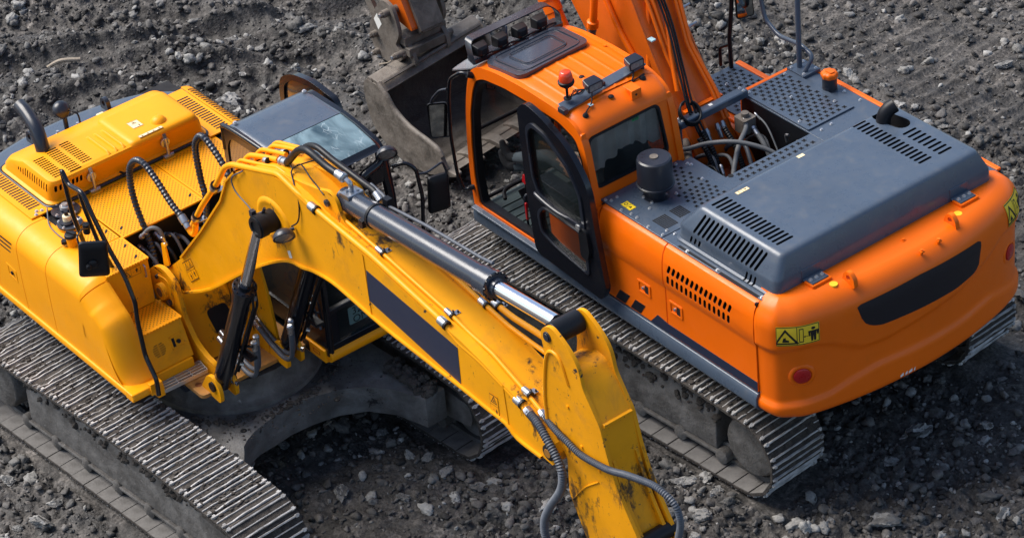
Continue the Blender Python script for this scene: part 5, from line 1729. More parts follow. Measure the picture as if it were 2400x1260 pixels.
# --- rear lamp bar with beacon
mb = MB(); rows = []
for (x, y) in ((0.40, 1.345), (0.38, 1.0), (0.40, 0.45)):
    pass
pl = [(0.315, 1.37), (0.425, 1.345), (0.475, 0.455), (0.375, 0.450)]
rb = slab_on_roof(pl, 0.045, 0.060, 'lamp_bar', M['slate'], cabf, 0.004)
mb = MB()
for (x, y) in ((0.36, 1.34), (0.42, 0.47), (0.40, 0.9)):
    mb.box((x - 0.03, y - 0.012, roofz(x, y) - 0.01), (x + 0.03, y + 0.012, roofz(x, y) + 0.046))
build('bar_foot', mb, M['dark'], rb)
mb = MB(); mb.box((0.312, 1.33, roofz(0.36, 1.34) + 0.005), (0.40, 1.372, roofz(0.36, 1.34) + 0.05)); build('bar_end', mb, M['dark'], rb, bevel=0.003)
zr = roofz(0.4, 1.25) + 0.06
mb = MB(); mb.stack((0.395, 1.265, zr), (0, 0, 1), [(0, 0.035), (0.008, 0.035), (0.01, 0.012), (0.10, 0.012), (0.105, 0.024), (0.125, 0.024), (0.13, 0.03)], 14)
mb.stack((0.395, 1.265, zr + 0.125), (0, 0, 1), [(0, 0.03), (0.01, 0.060), (0.03, 0.070), (0.045, 0.070), (0.05, 0.060)], 28)
bc = build('beacon', mb, M['black'], rb)
mb = MB(); mb.stack((0.395, 1.265, zr + 0.17), (0, 0, 1), [(0, 0.056), (0.03, 0.060), (0.06, 0.054), (0.085, 0.046), (0.092, 0.035)], 32)
build('beacon_lens', mb, M['redlens'], bc, ang=50)
for y, tx in ((1.03, 0.36), (0.56, 0.40)):
    mb = MB(); c0 = Vector((tx, y, roofz(tx, y) + 0.098))
    lv = [(0.06, 0.045, 0.018), (0.045, 0.066, 0.032), (-0.02, 0.078, 0.038), (-0.045, 0.078, 0.038)]
    vs = []
    for t, hy, hz in lv:
        p2 = rounded([(-hy, -hz), (hy, -hz), (hy, hz), (-hy, hz)], 0.016, 3)
        vs.append([c0 + Vector((t, a, b - t * 0.25 * -1)) for a, b in p2])
    n = len(vs[0]); V = [p for r in vs for p in r]; fs = []
    for i in range(3):
        for j in range(n): fs.append((i*n+j, i*n+(j+1) % n, (i+1)*n+(j+1) % n, (i+1)*n+j))
    fs += [tuple(range(n)), tuple(range(3*n, 4*n))]
    mb.add(V, fs); mb.cyl((tx + 0.01, y, roofz(tx, y) + 0.05), (tx + 0.01, y, roofz(tx, y) + 0.08), 0.02, n=10)
    wl = build('work_lamp', mb, M['dark'], rb, bevel=0.004)
    mb = MB(); p2 = rounded([(-0.064, -0.027), (0.064, -0.027), (0.064, 0.027), (-0.064, 0.027)], 0.012, 3)
    mb.add([c0 + Vector((-0.0465, a, b - 0.0113)) for a, b in p2], [tuple(range(len(p2)))]); build('lamp_lens', mb, M['lens'], wl)
    # cable looping down to a grommet
    gx, gy = (0.215, y + 0.20) if y > 0.8 else (0.29, y + 0.0)
    cb_ = [(tx - 0.03, y + 0.03, c0.z - 0.05), (tx - 0.06, y + 0.06, roofz(0.3, y) + 0.02), (tx - 0.10, y + 0.10, roofz(0.26, y) + 0.014), (gx + 0.02, gy - 0.03, roofz(gx, gy) + 0.02), (gx, gy, roofz(gx, gy) + 0.012)]
    rod('cable', [Vector(p) for p in cb_], 0.006, rb, 'black')
    mb = MB(); mb.stack((gx, gy, roofz(gx, gy) - 0.005), (-0.2, 0, 1), [(0, 0.028), (0.018, 0.022), (0.03, 0.012)], 14); build('grommet', mb, M['black'], rb)
mb = MB()
for k in range(9):
    a = rng.uniform(0, 6); b = rng.uniform(0.02, 0.05)
    mb.tube([(0.39, 1.24, zr + 0.005), (0.39 + b * math.cos(a), 1.20 + b * math.sin(a), zr + 0.03), (0.38 + b * math.cos(a + 1.5), 1.16 + b * math.sin(a + 1.5), zr + 0.02), (0.37, 1.10, zr + 0.03)], 0.0035, n=5)
build('loose_wires', mb, M['black'], rb)
mb = MB(); mb.box((0.24, 1.12, roofz(0.26, 1.13) + 0.014), (0.28, 1.155, roofz(0.26, 1.13) + 0.018)); build('cable_tag', mb, M['tag'], rb)
# orange bracket box above the rear window
mb = MB(); zc_ = roofz(0.24, 0.72) + 0.02
mb.prism([(0.27, zc_ + 0.02), (0.15, zc_ + 0.015), (0.15, zc_ - 0.07), (0.175, zc_ - 0.07), (0.18, zc_ - 0.01)], 'y', 0.69, 0.79)
br = build('bracket', mb, M['orange'], cabf, bevel=0.003)
mb = MB(); mb.cyl((0.147, 0.745, zc_ - 0.03), (0.152, 0.745, zc_ - 0.03), 0.010, n=10); build('bracket_hole', mb, M['void'], cabf)

# --- open door folded back along the cab side
DY = 1.43
dpoly = rounded([(-0.145, 1.20), (-0.215, 1.34), (-0.13, 1.82), (-0.075, 2.28), (0.17, 2.58), (0.55, 2.735), (0.72, 2.76), (0.825, 2.66), (0.815, 2.30), (0.80, 1.80), (0.745, 1.26)], [0.05, 0.05, 0.1, 0.15, 0.2, 0.15, 0.06, 0.05, 0.05, 0.1, 0.08], 5)
ghole = rounded([(0.00, 1.865), (0.04, 2.18), (0.175, 2.40), (0.45, 2.56), (0.63, 2.60), (0.70, 2.55), (0.69, 2.05), (0.62, 1.90)], 0.06, 5)
lhole = rounded([(0.01, 1.42), (0.02, 1.74), (0.10, 1.80), (0.58, 1.82), (0.66, 1.70), (0.64, 1.52), (0.50, 1.44)], 0.05, 5)
ghole = rounded([(0.035, 1.86), (0.055, 2.16), (0.19, 2.37), (0.45, 2.54), (0.62, 2.575), (0.69, 2.50), (0.665, 2.06), (0.60, 1.92), (0.40, 1.86)], 0.05, 5)
lhole = rounded([(0.02, 1.40), (0.015, 1.72), (0.10, 1.77), (0.56, 1.79), (0.635, 1.70), (0.61, 1.53), (0.45, 1.47)], 0.05, 5)
mb = MB(); mb.prism(dpoly, 'y', DY, DY + 0.055, holes=[ghole, lhole])
door = build('door', mb, M['blackgloss'], OX, bevel=0.016, seg=4, ang=50)
for hl in (ghole, lhole):
    cx = sum(p[0] for p in hl) / len(hl); cz = sum(p[1] for p in hl) / len(hl)
    out = [(cx + (a - cx) * 1.10, cz + (b - cz) * 1.10) for a, b in hl]
    mb = MB(); mb.prism(out, 'y', DY + 0.05, DY + 0.068, holes=[hl]); build('door_seal', mb, M['dark'], door, bevel=0.008, seg=3)
    mb = MB(); mb.prism(hl, 'y', DY + 0.026, DY + 0.030); build('door_glass', mb, M['glassclear'], door)
mb = MB()
for k in range(12):
    z = 2.10 + 0.035 * k
mb.tube([(0.05, DY - 0.01, 1.82), (0.32, DY + 0.08, 1.86), (0.62, DY + 0.08, 1.90), (0.66, DY + 0.05, 1.90)], 0.016, n=8); build('door_handle_bar', mb, M['dark'], door)
mb = MB(); mb.prism(rounded([(-0.03, 1.55), (0.06, 1.56), (0.07, 1.80), (0.03, 1.86), (-0.04, 1.84), (-0.06, 1.66)], 0.03), 'y', DY + 0.05, DY + 0.085); build('door_latch', mb, M['black'], door, bevel=0.006)
mb = MB(); mb.prism(rounded([(0.03, 1.84), (0.08, 1.84), (0.08, 1.88), (0.03, 1.88)], 0.01), 'y', DY + 0.085, DY + 0.10); build('latch_button', mb, M['zinc'], door)
# hand rail in front with the mirror on it
rod('front_rail', fillet([(1.60, 1.385, 2.60), (1.68, 1.43, 2.62), (1.80, 1.47, 2.52), (1.85, 1.47, 2.30), (1.885, 1.47, 1.90), (1.865, 1.46, 1.52), (1.82, 1.44, 1.36), (1.77, 1.38, 1.38)], 0.05), 0.016, OX, 'blackgloss', smooth=False)
mb = MB(); mb.cyl((1.60, 1.36, 2.59), (1.62, 1.41, 2.615), 0.030, n=12); mb.cyl((1.77, 1.36, 1.38), (1.79, 1.41, 1.375), 0.024, n=12); build('rail_mount', mb, M['black'], OX)
rod('mirror_arm', fillet([(1.845, 1.48, 2.40), (1.93, 1.50, 2.36), (2.05, 1.52, 2.22), (2.08, 1.52, 2.05)], 0.05), 0.013, OX, 'dark', smooth=False)
mirror('mirror', (1.99, 1.50, 2.03), 0.19, 0.33, (-0.72, 0.60, 0.12), (0.08, 0, 1), OX)

# ------------------------------------------------------------------ stick and bucket of the orange machine
SY0, SY1 = -0.36, -0.02
mb = MB()
st = rounded([(4.62, 1.16), (4.98, 1.22), (5.65, 2.55), (6.7, 4.55), (7.2, 5.0), (7.1, 5.2), (6.6, 5.0), (6.15, 4.35), (5.2, 2.35)], [0.05, 0.08, 0.3, 0.3, 0.1, 0.1, 0.2, 0.3, 0.3], 4)
mb.prism(st, 'y', SY0, SY1)
stick = build('stick', mb, M['orange_rough'], OX, bevel=0.02)
mb = MB(); mb.prism([(4.60, 1.13), (4.66, 1.08), (4.93, 1.16), (5.20, 1.78), (4.99, 1.90)], 'y', SY0 - 0.006, SY1 - 0.10)
mb.prism([(4.575, 1.17), (4.62, 1.13), (5.02, 1.93), (4.98, 1.96)], 'y', SY0 + 0.0, SY1 - 0.07)
build('mud_patch', mb, M['mudsteel'], stick)
# bucket: side silhouette with teeth towards the machine, opening facing the cab
BY0, BY1 = -0.84, 0.42
prof_out = [(3.72, 0.16), (3.98, 0.06), (4.38, 0.03), (4.66, 0.11), (4.83, 0.24), (4.90, 0.44), (4.92, 0.62), (4.86, 0.74), (4.70, 0.745)]
PO = smooth_line(prof_out, 4)
cx_, cz_ = 4.45, 0.45
PI_ = []
for i, (x, z) in enumerate(PO):
    a = Vector(PO[max(i-1, 0)]); b = Vector(PO[min(i+1, len(PO)-1)]); t = (b - a).normalized(); nrm = Vector((-t.y, t.x))
    PI_.append((x + nrm.x * 0.03, z + nrm.y * 0.03))
TILT = 0.030
def tilt(mbx):
    """the bucket leans a little: its far side sits higher on the mud"""
    mbx.v = [(x, y, z + (BY1 - y) * TILT * 8 * 0.5) for x, y, z in mbx.v]
    return mbx
mb = MB(); mb.prism(PO + PI_[::-1], 'y', BY0, BY1)
bucket = build('bucket', tilt(mb), M['mudsteel'], OX, bevel=0.006)
mb = MB()
mb.grid([[(x, y, z) for x, z in PI_] for y in (BY0 + 0.03, BY1 - 0.035)])
build('bucket_lining', tilt(mb), M['bucketin'], bucket)
for y0, y1 in ((BY1 - 0.035, BY1 + 0.012), (BY0 - 0.012, BY0 + 0.03)):
    mb = MB()
    edge = [(3.72, 0.16), (3.64, 0.24), (3.70, 0.36), (3.80, 0.43), (4.20, 0.468), (4.44, 0.56), (4.55, 0.67), (4.68, 0.76)]
    mb.prism([(a, b) for a, b in PO[:-1]] + [(4.70, 0.75)] + edge[::-1][1:-1], 'y', y0, y1)
    sp = build('bucket_side', tilt(mb), M['mudsteel'], bucket, bevel=0.006)
    mb = MB(); mb.tube([(a, (y0 + y1) / 2, b) for a, b in edge[2:]], 0.026, n=10, sub=3); build('side_rim', tilt(mb), M['mudsteel'], bucket)
# top lip: rolled edge and plate
mb = MB()
mb.cyl((4.80, BY0 - 0.01, 0.735), (4.80, BY1 + 0.01, 0.735), 0.05, n=18)
mb.prism([(4.80, 0.785), (4.66, 0.775), (4.57, 0.70), (4.585, 0.68), (4.67, 0.745), (4.80, 0.755)], 'y', BY0, BY1)
mb.prism([(4.64, 0.78), (4.62, 0.80), (4.60, 0.785), (4.61, 0.765)], 'y', BY0 + 0.04, BY1 - 0.03)
build('bucket_lip', tilt(mb), M['mudsteel'], bucket, bevel=0.004)
# cutting edge and teeth
mb = MB(); mb.prism([(3.62, 0.19), (3.78, 0.12), (3.96, 0.055), (3.97, 0.095), (3.80, 0.175)], 'y', BY0, BY1); build('cutting_edge', tilt(mb), M['mudsteel'], bucket, bevel=0.004)
for k in range(5):
    y = BY0 + 0.06 + (BY1 - BY0 - 0.12) * k / 4
    mb = MB(); vs = []
    for x, hw, z0, z1 in ((3.88, 0.055, 0.05, 0.17), (3.72, 0.055, 0.11, 0.23), (3.64, 0.050, 0.15, 0.235), (3.52, 0.038, 0.20, 0.23)):
        vs += [(x, y - hw, z0), (x, y + hw, z0), (x, y + hw, z1), (x, y - hw, z1)]
    fs = [(0, 1, 2, 3), (12, 13, 14, 15)]
    for i in range(3):
        for j in range(4): fs.append((i*4+j, i*4+(j+1) % 4, (i+1)*4+(j+1) % 4, (i+1)*4+j))
    mb.add(vs, fs); build('bucket_tooth', tilt(mb), M['mudsteel'], bucket, bevel=0.012)
# ears and quick coupler
for y in (-0.40, 0.00):
    mb = MB(); 
    mb.prism(rounded([(4.58, 0.74), (4.90, 0.74), (4.93, 0.86), (4.80, 0.99), (4.70, 0.98), (4.60, 0.88)], 0.06), 'y', y - 0.02, y + 0.02)
    build('bucket_ear', tilt(mb), M['mudsteel'], bucket, bevel=0.006)
mb = MB()
for y0, y1 in ((0.045, 0.085), (-0.49, -0.45)):
    mb.prism(rounded([(4.66, 0.92), (4.80, 0.78), (5.02, 0.72), (5.20, 0.80), (5.24, 1.02), (5.12, 1.25), (4.95, 1.46), (4.78, 1.42), (4.70, 1.15), (4.80, 1.00)], [0.03, 0.1, 0.1, 0.08, 0.08, 0.1, 0.08, 0.08, 0.1, 0.04], 5), 'y', y0, y1)
qc = build('quick_coupler', mb, M['mudsteel'], OX, bevel=0.008)
mb = MB(); mb.box((4.68, -0.45, 1.00), (4.84, 0.045, 1.10)); mb.box((4.62, -0.45, 0.90), (4.70, 0.045, 1.0)); mb.prism([(4.86, 1.0), (5.1, 1.05), (5.1, 0.95), (4.86, 0.85)], 'y', -0.45, 0.045)
build('coupler_body', mb, M['mudsteel'], qc, bevel=0.012)
for (x, z, r, e) in ((4.72, 0.93, 0.035, 0.16), (4.86, 1.34, 0.040, 0.15), (5.12, 1.00, 0.035, 0.14), (5.12, 0.80, 0.032, 0.13)):
    mb = MB(); mb.cyl((x, -0.45 - e * 0.5, z), (x, e, z), r, n=16); mb.cyl((x, e, z), (x, e + 0.03, z), r * 0.8, n=6)
    build('pin', mb, M['mudsteel'], qc, bevel=0.003)
    mb = MB(); mb.cyl((x, e + 0.03, z), (x, e + 0.045, z), r * 0.55, n=10); build('pin_cap', mb, M['steel'], qc)
mb = MB(); mb.add([(5.07, 0.0862, 1.06), (5.00, 0.0862, 1.15), (5.06, 0.0862, 1.25), (5.13, 0.0862, 1.16)], [(0, 1, 2, 3)]); build('white_tag', mb, M['white'], qc)
# linkage arm beside the stick
for y in (0.06, -0.46):
    mb = MB(); mb.prism(rounded([(5.05, 1.02), (5.17, 0.98), (5.78, 1.95), (5.72, 2.05)], 0.03), 'y', y - 0.02 - 0.05, y + 0.02 - 0.05); build('linkage_arm', mb, M['mudsteel'], OX, bevel=0.006)
mb = MB(); mb.tube([(4.97, 0.02, 1.36), (5.15, 0.08, 1.60), (5.4, 0.05, 1.95), (5.7, 0.03, 2.4)], 0.010, n=8); build('grease_line', mb, mat('ochre_hose', (0.5, 0.3, 0.04), 0.5), OX)
mb = MB(); mb.tube([(4.72, 0.17, 0.93), (4.78, 0.20, 0.86), (4.90, 0.22, 0.80), (4.93, 0.21, 0.76)], 0.006, n=6); build('retaining_wire', mb, M['wood'], bucket)
cylinder('stick_cylinder', (3.0, -0.19, 5.35), (6.55, -0.19, 5.15), 0.085, 0.05, 0.55, OX, 'orange')
cylinder('bucket_cylinder', (6.55, -0.19, 4.4), (5.85, -0.19, 2.15), 0.065, 0.04, 0.55, OX, 'orange')
# ------------------------------------------------------------------ yellow excavator (its own local frame: +X forward, +Y left)
YX = empty('excavator', (3.215, 3.85, 0), 3.15,
           'yellow crawler excavator with black-topped cab, its boom and stick reaching across the foreground', 'excavator')
SHOE_Y = shoe_mesh(0.184, 0.61, 'track_shoe')
_c, _s = math.cos(-3.15), math.sin(-3.15)
_dx, _dy = 3.205 - 3.215, 3.928 - 3.85
tx0, ty0 = _c * _dx - _s * _dy, _s * _dx + _c * _dy
for s in (-1, 1):
    make_track(YX, s, tx0, ty0, 0.065, 1.22 * s, 0.61, -0.45, 2.96, 0.37, 0.82, 0.184, SHOE_Y, 1)
# undercarriage centre: an X-shaped casting with concave arched edges
def cx_poly():
    front = [(2.44, -0.92), (2.36, -0.80), (2.26, -0.72), (2.20, -0.68), (2.15, -0.60), (2.11, -0.50), (2.09, -0.40), (2.07, -0.28), (2.05, -0.1), (2.09, 0.10), (2.18, 0.32), (2.33, 0.52), (2.55, 0.66), (2.85, 0.74), (2.85, 0.95)]
    rear = [(0.0, 0.95), (0.25, 0.70), (0.50, 0.45), (0.55, 0.0), (0.50, -0.45), (0.25, -0.70), (0.0, -0.95)]
    sl = [(1.55, 0.95), (1.45, 0.86), (1.35, 0.86), (1.20, 0.95)]
    sr = [(1.20, -0.95), (1.35, -0.86), (1.45, -0.86), (1.62, -0.95), (1.66, -0.93), (1.78, -0.92)]
    return front, rear
front, rear = cx_poly()
out = front + [(1.55, 0.95), (1.42, 0.80), (1.20, 0.80), (0.95, 0.95)] + rear + [(0.95, -0.95), (1.10, -0.78), (1.50, -0.78), (1.70, -0.92)]
mb = MB()
rows = []
mb.prism(out, 'z', 0.60, 0.645)
fr_ = [Vector(p) for p in front]
mb2 = MB()
skirt = []
for i, p in enumerate(fr_):
    skirt.append([(p.x, p.y, 0.602), (p.x - 0.01, p.y, 0.36 - 0.02 * math.sin(i))])
mb.grid(skirt); mb.grid([[(a - 0.03, b, c) for a, b, c in r] for r in skirt]); mb.grid([[r[1], (r[1][0] - 0.03, r[1][1], r[1][2])] for r in skirt])
mb.prism([(0.55, -0.5), (2.0, -0.5), (2.0, 0.5), (0.55, 0.5)], 'z', 0.34, 0.60)
cbody = build('car_body', mb, mat('undercarriage_steel', (0.19, 0.185, 0.18), 0.6, var=0.6, vscale=2.5, dirt=0.95, dcol=(0.050, 0.045, 0.042), dscale=5, chips=0.7, ccol=(0.012, 0.012, 0.014), cscale=4.5, bump=1.0, bscale=14), YX, ang=40)
cbody.location = (tx0, ty0, 0); cbody.rotation_euler = (0, 0, 0.065)
mb = MB()
for (x, y) in ((2.24, -0.80), (2.03, -0.55), (2.28, 0.25)):
    mb.cyl((x, y, 0.640), (x, y, 0.648), 0.028, n=18)
build('bolt_hole', mb, M['void'], cbody)
mb = MB(); mb.stack((1.18, 0.0, 0.62), (0, 0, 1), [(0, 0.78), (0.07, 0.78), (0.09, 0.74), (0.12, 0.72), (0.30, 0.70)], 56)
build('swing_bearing', mb, M['track'], YX, ang=30)
mb = MB()
r = random.Random(77)
for i in range(170):
    a = r.uniform(-1.2, 1.2); rr_ = r.uniform(0.82, 0.93); s = r.uniform(0.008, 0.028)
    mb.blob((1.18 + rr_ * math.cos(a), rr_ * math.sin(a), 0.65), (s, s, s * 0.7), 1, i, 0.5)
for i in range(260):
    a = r.uniform(-1.25, 1.25); rr_ = r.uniform(0.80, 1.15); s = r.uniform(0.004, 0.012)
    mb.blob((1.18 + rr_ * math.cos(a), rr_ * math.sin(a), 0.65), (s, s, s * 0.5), 1, i + 500, 0.5)
for i in range(140):
    s = r.uniform(0.012, 0.05); mb.blob((r.uniform(2.2, 2.8), r.uniform(0.86, 1.02), 0.66 + r.uniform(-0.02, 0.04)), (s, s, s * 0.7), 1, i + 200, 0.6)
build('caked_mud', mb, M['mudcake'], YX, kind='stuff')

# --- revolving frame, base plate, boom brackets
mb = MB(); mb.prism([(-1.25, -1.1), (1.35, -1.1), (1.35, -0.72), (1.6, -0.72), (1.6, 0.34), (1.7, 0.36), (2.1, 0.40), (2.1, 1.35), (-1.0, 1.25)], 'z', 0.90, 0.97)
build('revolving_frame', mb, M['dark'], YX, bevel=0.01)
mb = MB(); mb.prism(rounded([(1.00, -0.70), (1.86, -0.705), (1.87, 0.34), (1.00, 0.34)], [0.01, 0.05, 0.02, 0.01]), 'z', 0.965, 1.0)
bp = build('base_plate', mb, mat('rusty_yellow_plate', (0.55, 0.25, 0.05), 0.6, var=0.3, dirt=0.7, dcol=(0.20, 0.13, 0.09), dscale=5, chips=0.3, bump=0.2), YX, bevel=0.006)
mb = MB(); mb.cyl((1.70, -0.64, 0.995), (1.70, -0.64, 1.003), 0.030, n=18); build('drain_hole', mb, mat('rust', (0.18, 0.055, 0.01), 0.8, dirt=0.4), bp)
BRK = rounded([(1.00, 1.0), (0.84, 1.25), (0.84, 1.62), (0.94, 1.74), (1.04, 1.80), (1.15, 1.82), (1.31, 1.75), (1.36, 1.42), (1.47, 1.24), (1.62, 1.165), (1.75, 1.15), (1.78, 1.0)], 0.06, 4)
for y0 in (-0.49, 0.035):
    mb = MB(); mb.prism(BRK, 'y', y0, y0 + 0.045); b_ = build('boom_bracket', mb, M['yellow_worn'], YX, bevel=0.008)
FPL = rounded([(1.0, 1.0), (0.75, 1.5), (1.25, 1.85), (1.70, 1.95), (1.80, 1.55), (1.86, 1.0)], 0.05)
mb = MB(); mb.prism(FPL, 'y', 0.085, 0.11, holes=[rounded([(1.15, 1.12), (1.20, 1.28), (1.40, 1.36), (1.50, 1.20), (1.46, 1.10)], 0.05)])
build('bracket_web', mb, M['yellow_worn'], YX, bevel=0.006)
# transverse wall between the brackets with its dark opening
mb = MB(); 
wall = [(-0.445, 1.0), (0.085, 1.0), (0.085, 1.52), (-0.445, 1.52)]
mb.prism(wall, 'x', 0.98, 1.02, holes=[rounded([(-0.20, 1.06), (0.0, 1.06), (0.0, 1.20), (-0.20, 1.20)], 0.05)])
tw = build('frame_wall', mb, M['yellow_worn'], YX, bevel=0.005)
mb = MB()
pr3 = Matrix.Identity(4)
mb.prism([(1.02, 1.50), (1.04, 1.52), (1.50, 1.02), (1.47, 1.0)], 'y', -0.44, 0.085)
# sloped floor between the brackets, with an opening
build('sloped_floor', mb, M['yellow_worn'], YX, bevel=0.004)
mb = MB()
o1 = rounded([(1.36, -0.30), (1.46, -0.30), (1.46, -0.10), (1.36, -0.10)], 0.03)
def on_slope(x, y, t=0.0):
    z = 1.52 - (x - 1.04) * (0.50 / 0.46); return (x + t * 0.7, y, z + t * 0.7)
q = rounded([(1.24, -0.22), (1.40, -0.22), (1.40, -0.02), (1.24, -0.02)], 0.04)
mb.add([on_slope(a, b, 0.004) for a, b in q], [tuple(range(len(q)))])
build('floor_opening', mb, M['void'], YX)
# boom foot pin with keeper plate
mb = MB(); mb.cyl((1.12, -0.535, 1.60), (1.12, 0.10, 1.60), 0.055, n=24); mb.cyl((1.12, -0.545, 1.60), (1.12, -0.49, 1.60), 0.075, n=24)
bpn = build('boom_foot_pin', mb, M['yellow_worn'], YX, bevel=0.006)
mb = MB(); mb.cyl((1.12, -0.550, 1.60), (1.12, -0.544, 1.60), 0.042, n=20); build('pin_end', mb, mat('rusty_pin', (0.16, 0.07, 0.02), 0.7, dirt=0.6), bpn)
mb = MB(); mb.prism(rounded([(0.93, 1.50), (1.02, 1.72), (1.20, 1.74), (1.26, 1.60), (1.22, 1.44), (1.02, 1.40)], 0.06), 'y', -0.500, -0.490); build('keeper_plate', mb, M['yellow_worn'], bpn, bevel=0.003)
mb = MB(); mb.cyl((1.20, -0.53, 1.52), (1.20, -0.49, 1.52), 0.028, n=6); mb.cyl((1.04, -0.515, 1.70), (1.04, -0.49, 1.70), 0.02, n=6); build('keeper_bolt', mb, M['dark'], bpn)
mb = MB(); mb.cyl((1.12, -0.445, 1.60), (1.12, -0.395, 1.60), 0.115, n=28); build('foot_bushing', mb, M['black'], bpn)
# cylinder lugs
for y in (-0.61, -0.46, 0.06, 0.20):
    mb = MB(); mb.prism(rounded([(1.72, 0.99), (2.02, 0.96), (2.03, 1.10), (1.95, 1.20), (1.85, 1.18)], 0.05), 'y', y - 0.018, y + 0.018); lg = build('cylinder_lug', mb, M['yellow_worn'], YX, bevel=0.006)
    if y == -0.61:
        mb = MB(); mb.cyl((1.93, -0.645, 1.10), (1.93, -0.42, 1.10), 0.045, n=20); build('lug_pin', mb, M['black'], lg)
mb = MB(); mb.cyl((1.45, -0.14, 1.03), (1.99, 0.10, 1.035), 0.024, n=12); wd = build('wooden_handle', mb, M['wood'], None, bevel=0.004)
wd['label'] = 'short round wooden stick lying on the yellow base plate under the boom'; wd['category'] = 'stick'

# --- right-hand fender and body side
TOPC = [(-1.24, 1.95), (-0.6, 1.955), (0.0, 1.955), (0.6, 1.955), (0.95, 1.952), (1.05, 1.93), (1.16, 1.85), (1.27, 1.77), (1.36, 1.70), (1.42, 1.58), (1.47, 1.42), (1.52, 1.26), (1.57, 1.17)]
TC = smooth_line(TOPC, 6)
def fender(x0, x1, name):
    R = 0.195
    sel = [p for p in TC if x0 < p[0] < x1]
    def interp(x):
        for a, b in zip(TC, TC[1:]):
            if a[0] <= x <= b[0]:
                f = (x - a[0]) / (b[0] - a[0] + 1e-9); return (x, a[1] + f * (b[1] - a[1]))
        return (x, TC[-1][1])
    sel = [interp(x0)] + sel + [interp(x1)]
    rows = []
    for i, p in enumerate(sel):
        a = Vector(sel[max(i-1, 0)]); b = Vector(sel[min(i+1, len(sel)-1)]); t = (b - a).normalized(); nn = Vector((-t.y, t.x))
        row = [(p[0], -0.90, p[1])] if p[0] < 1.05 else [(p[0], -0.985, p[1])]
        for k in range(11):
            an = math.pi / 2 * k / 10
            off = R * (1 - math.cos(an))
            q = Vector(p) - nn * off * (0.95 if p[0] < 1.2 else 0.75)
            row.append((q.x, -0.985 - 0.222 * math.sin(an) ** 0.9, q.y))
        last = row[-1]
        # down to the bottom, slightly tumbling home and forward at the nose
        for z in np.linspace(last[2], 1.165, 6)[1:]:
            f = (last[2] - z) / max(1e-3, last[2] - 1.165)
            xx = last[0] + f * max(0, (p[0] - 1.1)) * 0.28
            row.append((xx, -1.207 - 0.006 * math.sin(f * math.pi), z))
        rows.append(row)
    mb = MB(); mb.grid(rows)
    mb.grid([[ (a, b + 0.02, c - 0.01) for a, b, c in r_] for r_ in rows])
    for e in (0, -1):
        rr_ = rows[e]; mb.grid([rr_, [(a, b + 0.02, c - 0.01) for a, b, c in rr_]])
    return build(name, mb, M['yellow'], YX, ang=50), rows
f0, _ = fender(-1.24, -0.055, 'side_panel')
f1, _ = fender(-0.047, 0.425, 'side_panel')
f2, _ = fender(0.433, 1.075, 'side_panel')
f3, rows3 = fender(1.083, 1.57, 'fender_nose')
# inner wall of the fender nose
mb = MB(); mb.prism([(p[0], p[1] - 0.004) for p in TC if p[0] > 0.9] + [(1.60, 1.13), (0.9, 1.13)], 'y', -0.995, -0.975); build('fender_wall', mb, M['yellow'], YX)
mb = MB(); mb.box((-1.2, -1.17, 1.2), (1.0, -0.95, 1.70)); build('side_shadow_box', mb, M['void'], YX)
# bottom rail
mb = MB(); mb.prism([(-1.10, 1.10), (-1.225, 1.10), (-1.232, 1.125), (-1.225, 1.165), (-1.10, 1.17)], 'x', -1.24, 1.62)
mb.prism([(1.53, 1.10), (1.655, 1.10), (1.66, 1.13), (1.645, 1.17), (1.53, 1.17)], 'y', -1.23, -0.93)
build('bottom_rail', mb, M['yellow'], YX, bevel=0.012, seg=3)
# vents and latch on the rearmost panel
mb = MB()
for k, (z0, w_) in enumerate(((1.80, 0.5), (1.75, 0.5), (1.70, 0.5), (1.60, 0.4), (1.55, 0.4))):
    mb.prism(slot2(-0.34 - 0.02 * k, z0, w_ * 0.42, 0.0, 0.008), 'y', -1.2095, -1.2070)
build('vent_slot', mb, M['void'], f0)
mb = MB(); mb.prism(rounded([(-0.30, 1.42), (-0.14, 1.40), (-0.14, 1.52), (-0.30, 1.54)], 0.01), 'y', -1.216, -1.208, holes=[rounded([(-0.275, 1.435), (-0.16, 1.42), (-0.16, 1.505), (-0.275, 1.52)], 0.006)])
lt = build('latch', mb, M['yellow'], f0); mb = MB(); mb.cyl((-0.21, -1.208, 1.47), (-0.21, -1.225, 1.47), 0.018, n=12); build('lock', mb, M['black'], lt)

# --- step boxes with perforated treads
def dots(poly_pts, name, parent, r=0.0075, m=None):
    """punched tread dimples: one small disc each, joined"""
    mb = MB()
    for (x, y, z) in poly_pts:
        vs = [(x + r * math.cos(t), y + r * 0.8 * math.sin(t), z) for t in np.linspace(0, 2 * math.pi, 7)[:-1]]
        mb.add(vs, [tuple(range(6))])
    return build(name, mb, m or M['dimple'], parent, kind='stuff', smooth=False)
M['dimple'] = mat('punched_dimple', (0.20, 0.085, 0.004), 0.6)
def dotgrid(x0, x1, y0, y1, z, step=0.036, test=None):
    out = []; i = 0
    x = x0 + 0.02
    while x < x1 - 0.01:
        y = y0 + 0.02 + (step * 0.5 if i % 2 else 0)
        while y < y1 - 0.01:
            if test is None or test(x, y): out.append((x, y, z))
            y += step
        x += step * 0.62; i += 1
    return out
mb = MB(); mb.box((0.66, -0.965, 1.50), (1.075, -0.572, 1.936)); sb1 = build('step_box', mb, M['yellow_worn'], YX, bevel=0.008)
mb = MB()
mb.prism([(0.66, 1.937), (1.082, 1.937), (1.082, 1.951), (0.66, 1.951)], 'y', -0.975, -0.566)
for k in range(15): mb.box((1.080, -0.96 + 0.027 * k, 1.938), (1.090, -0.95 + 0.027 * k, 1.951))
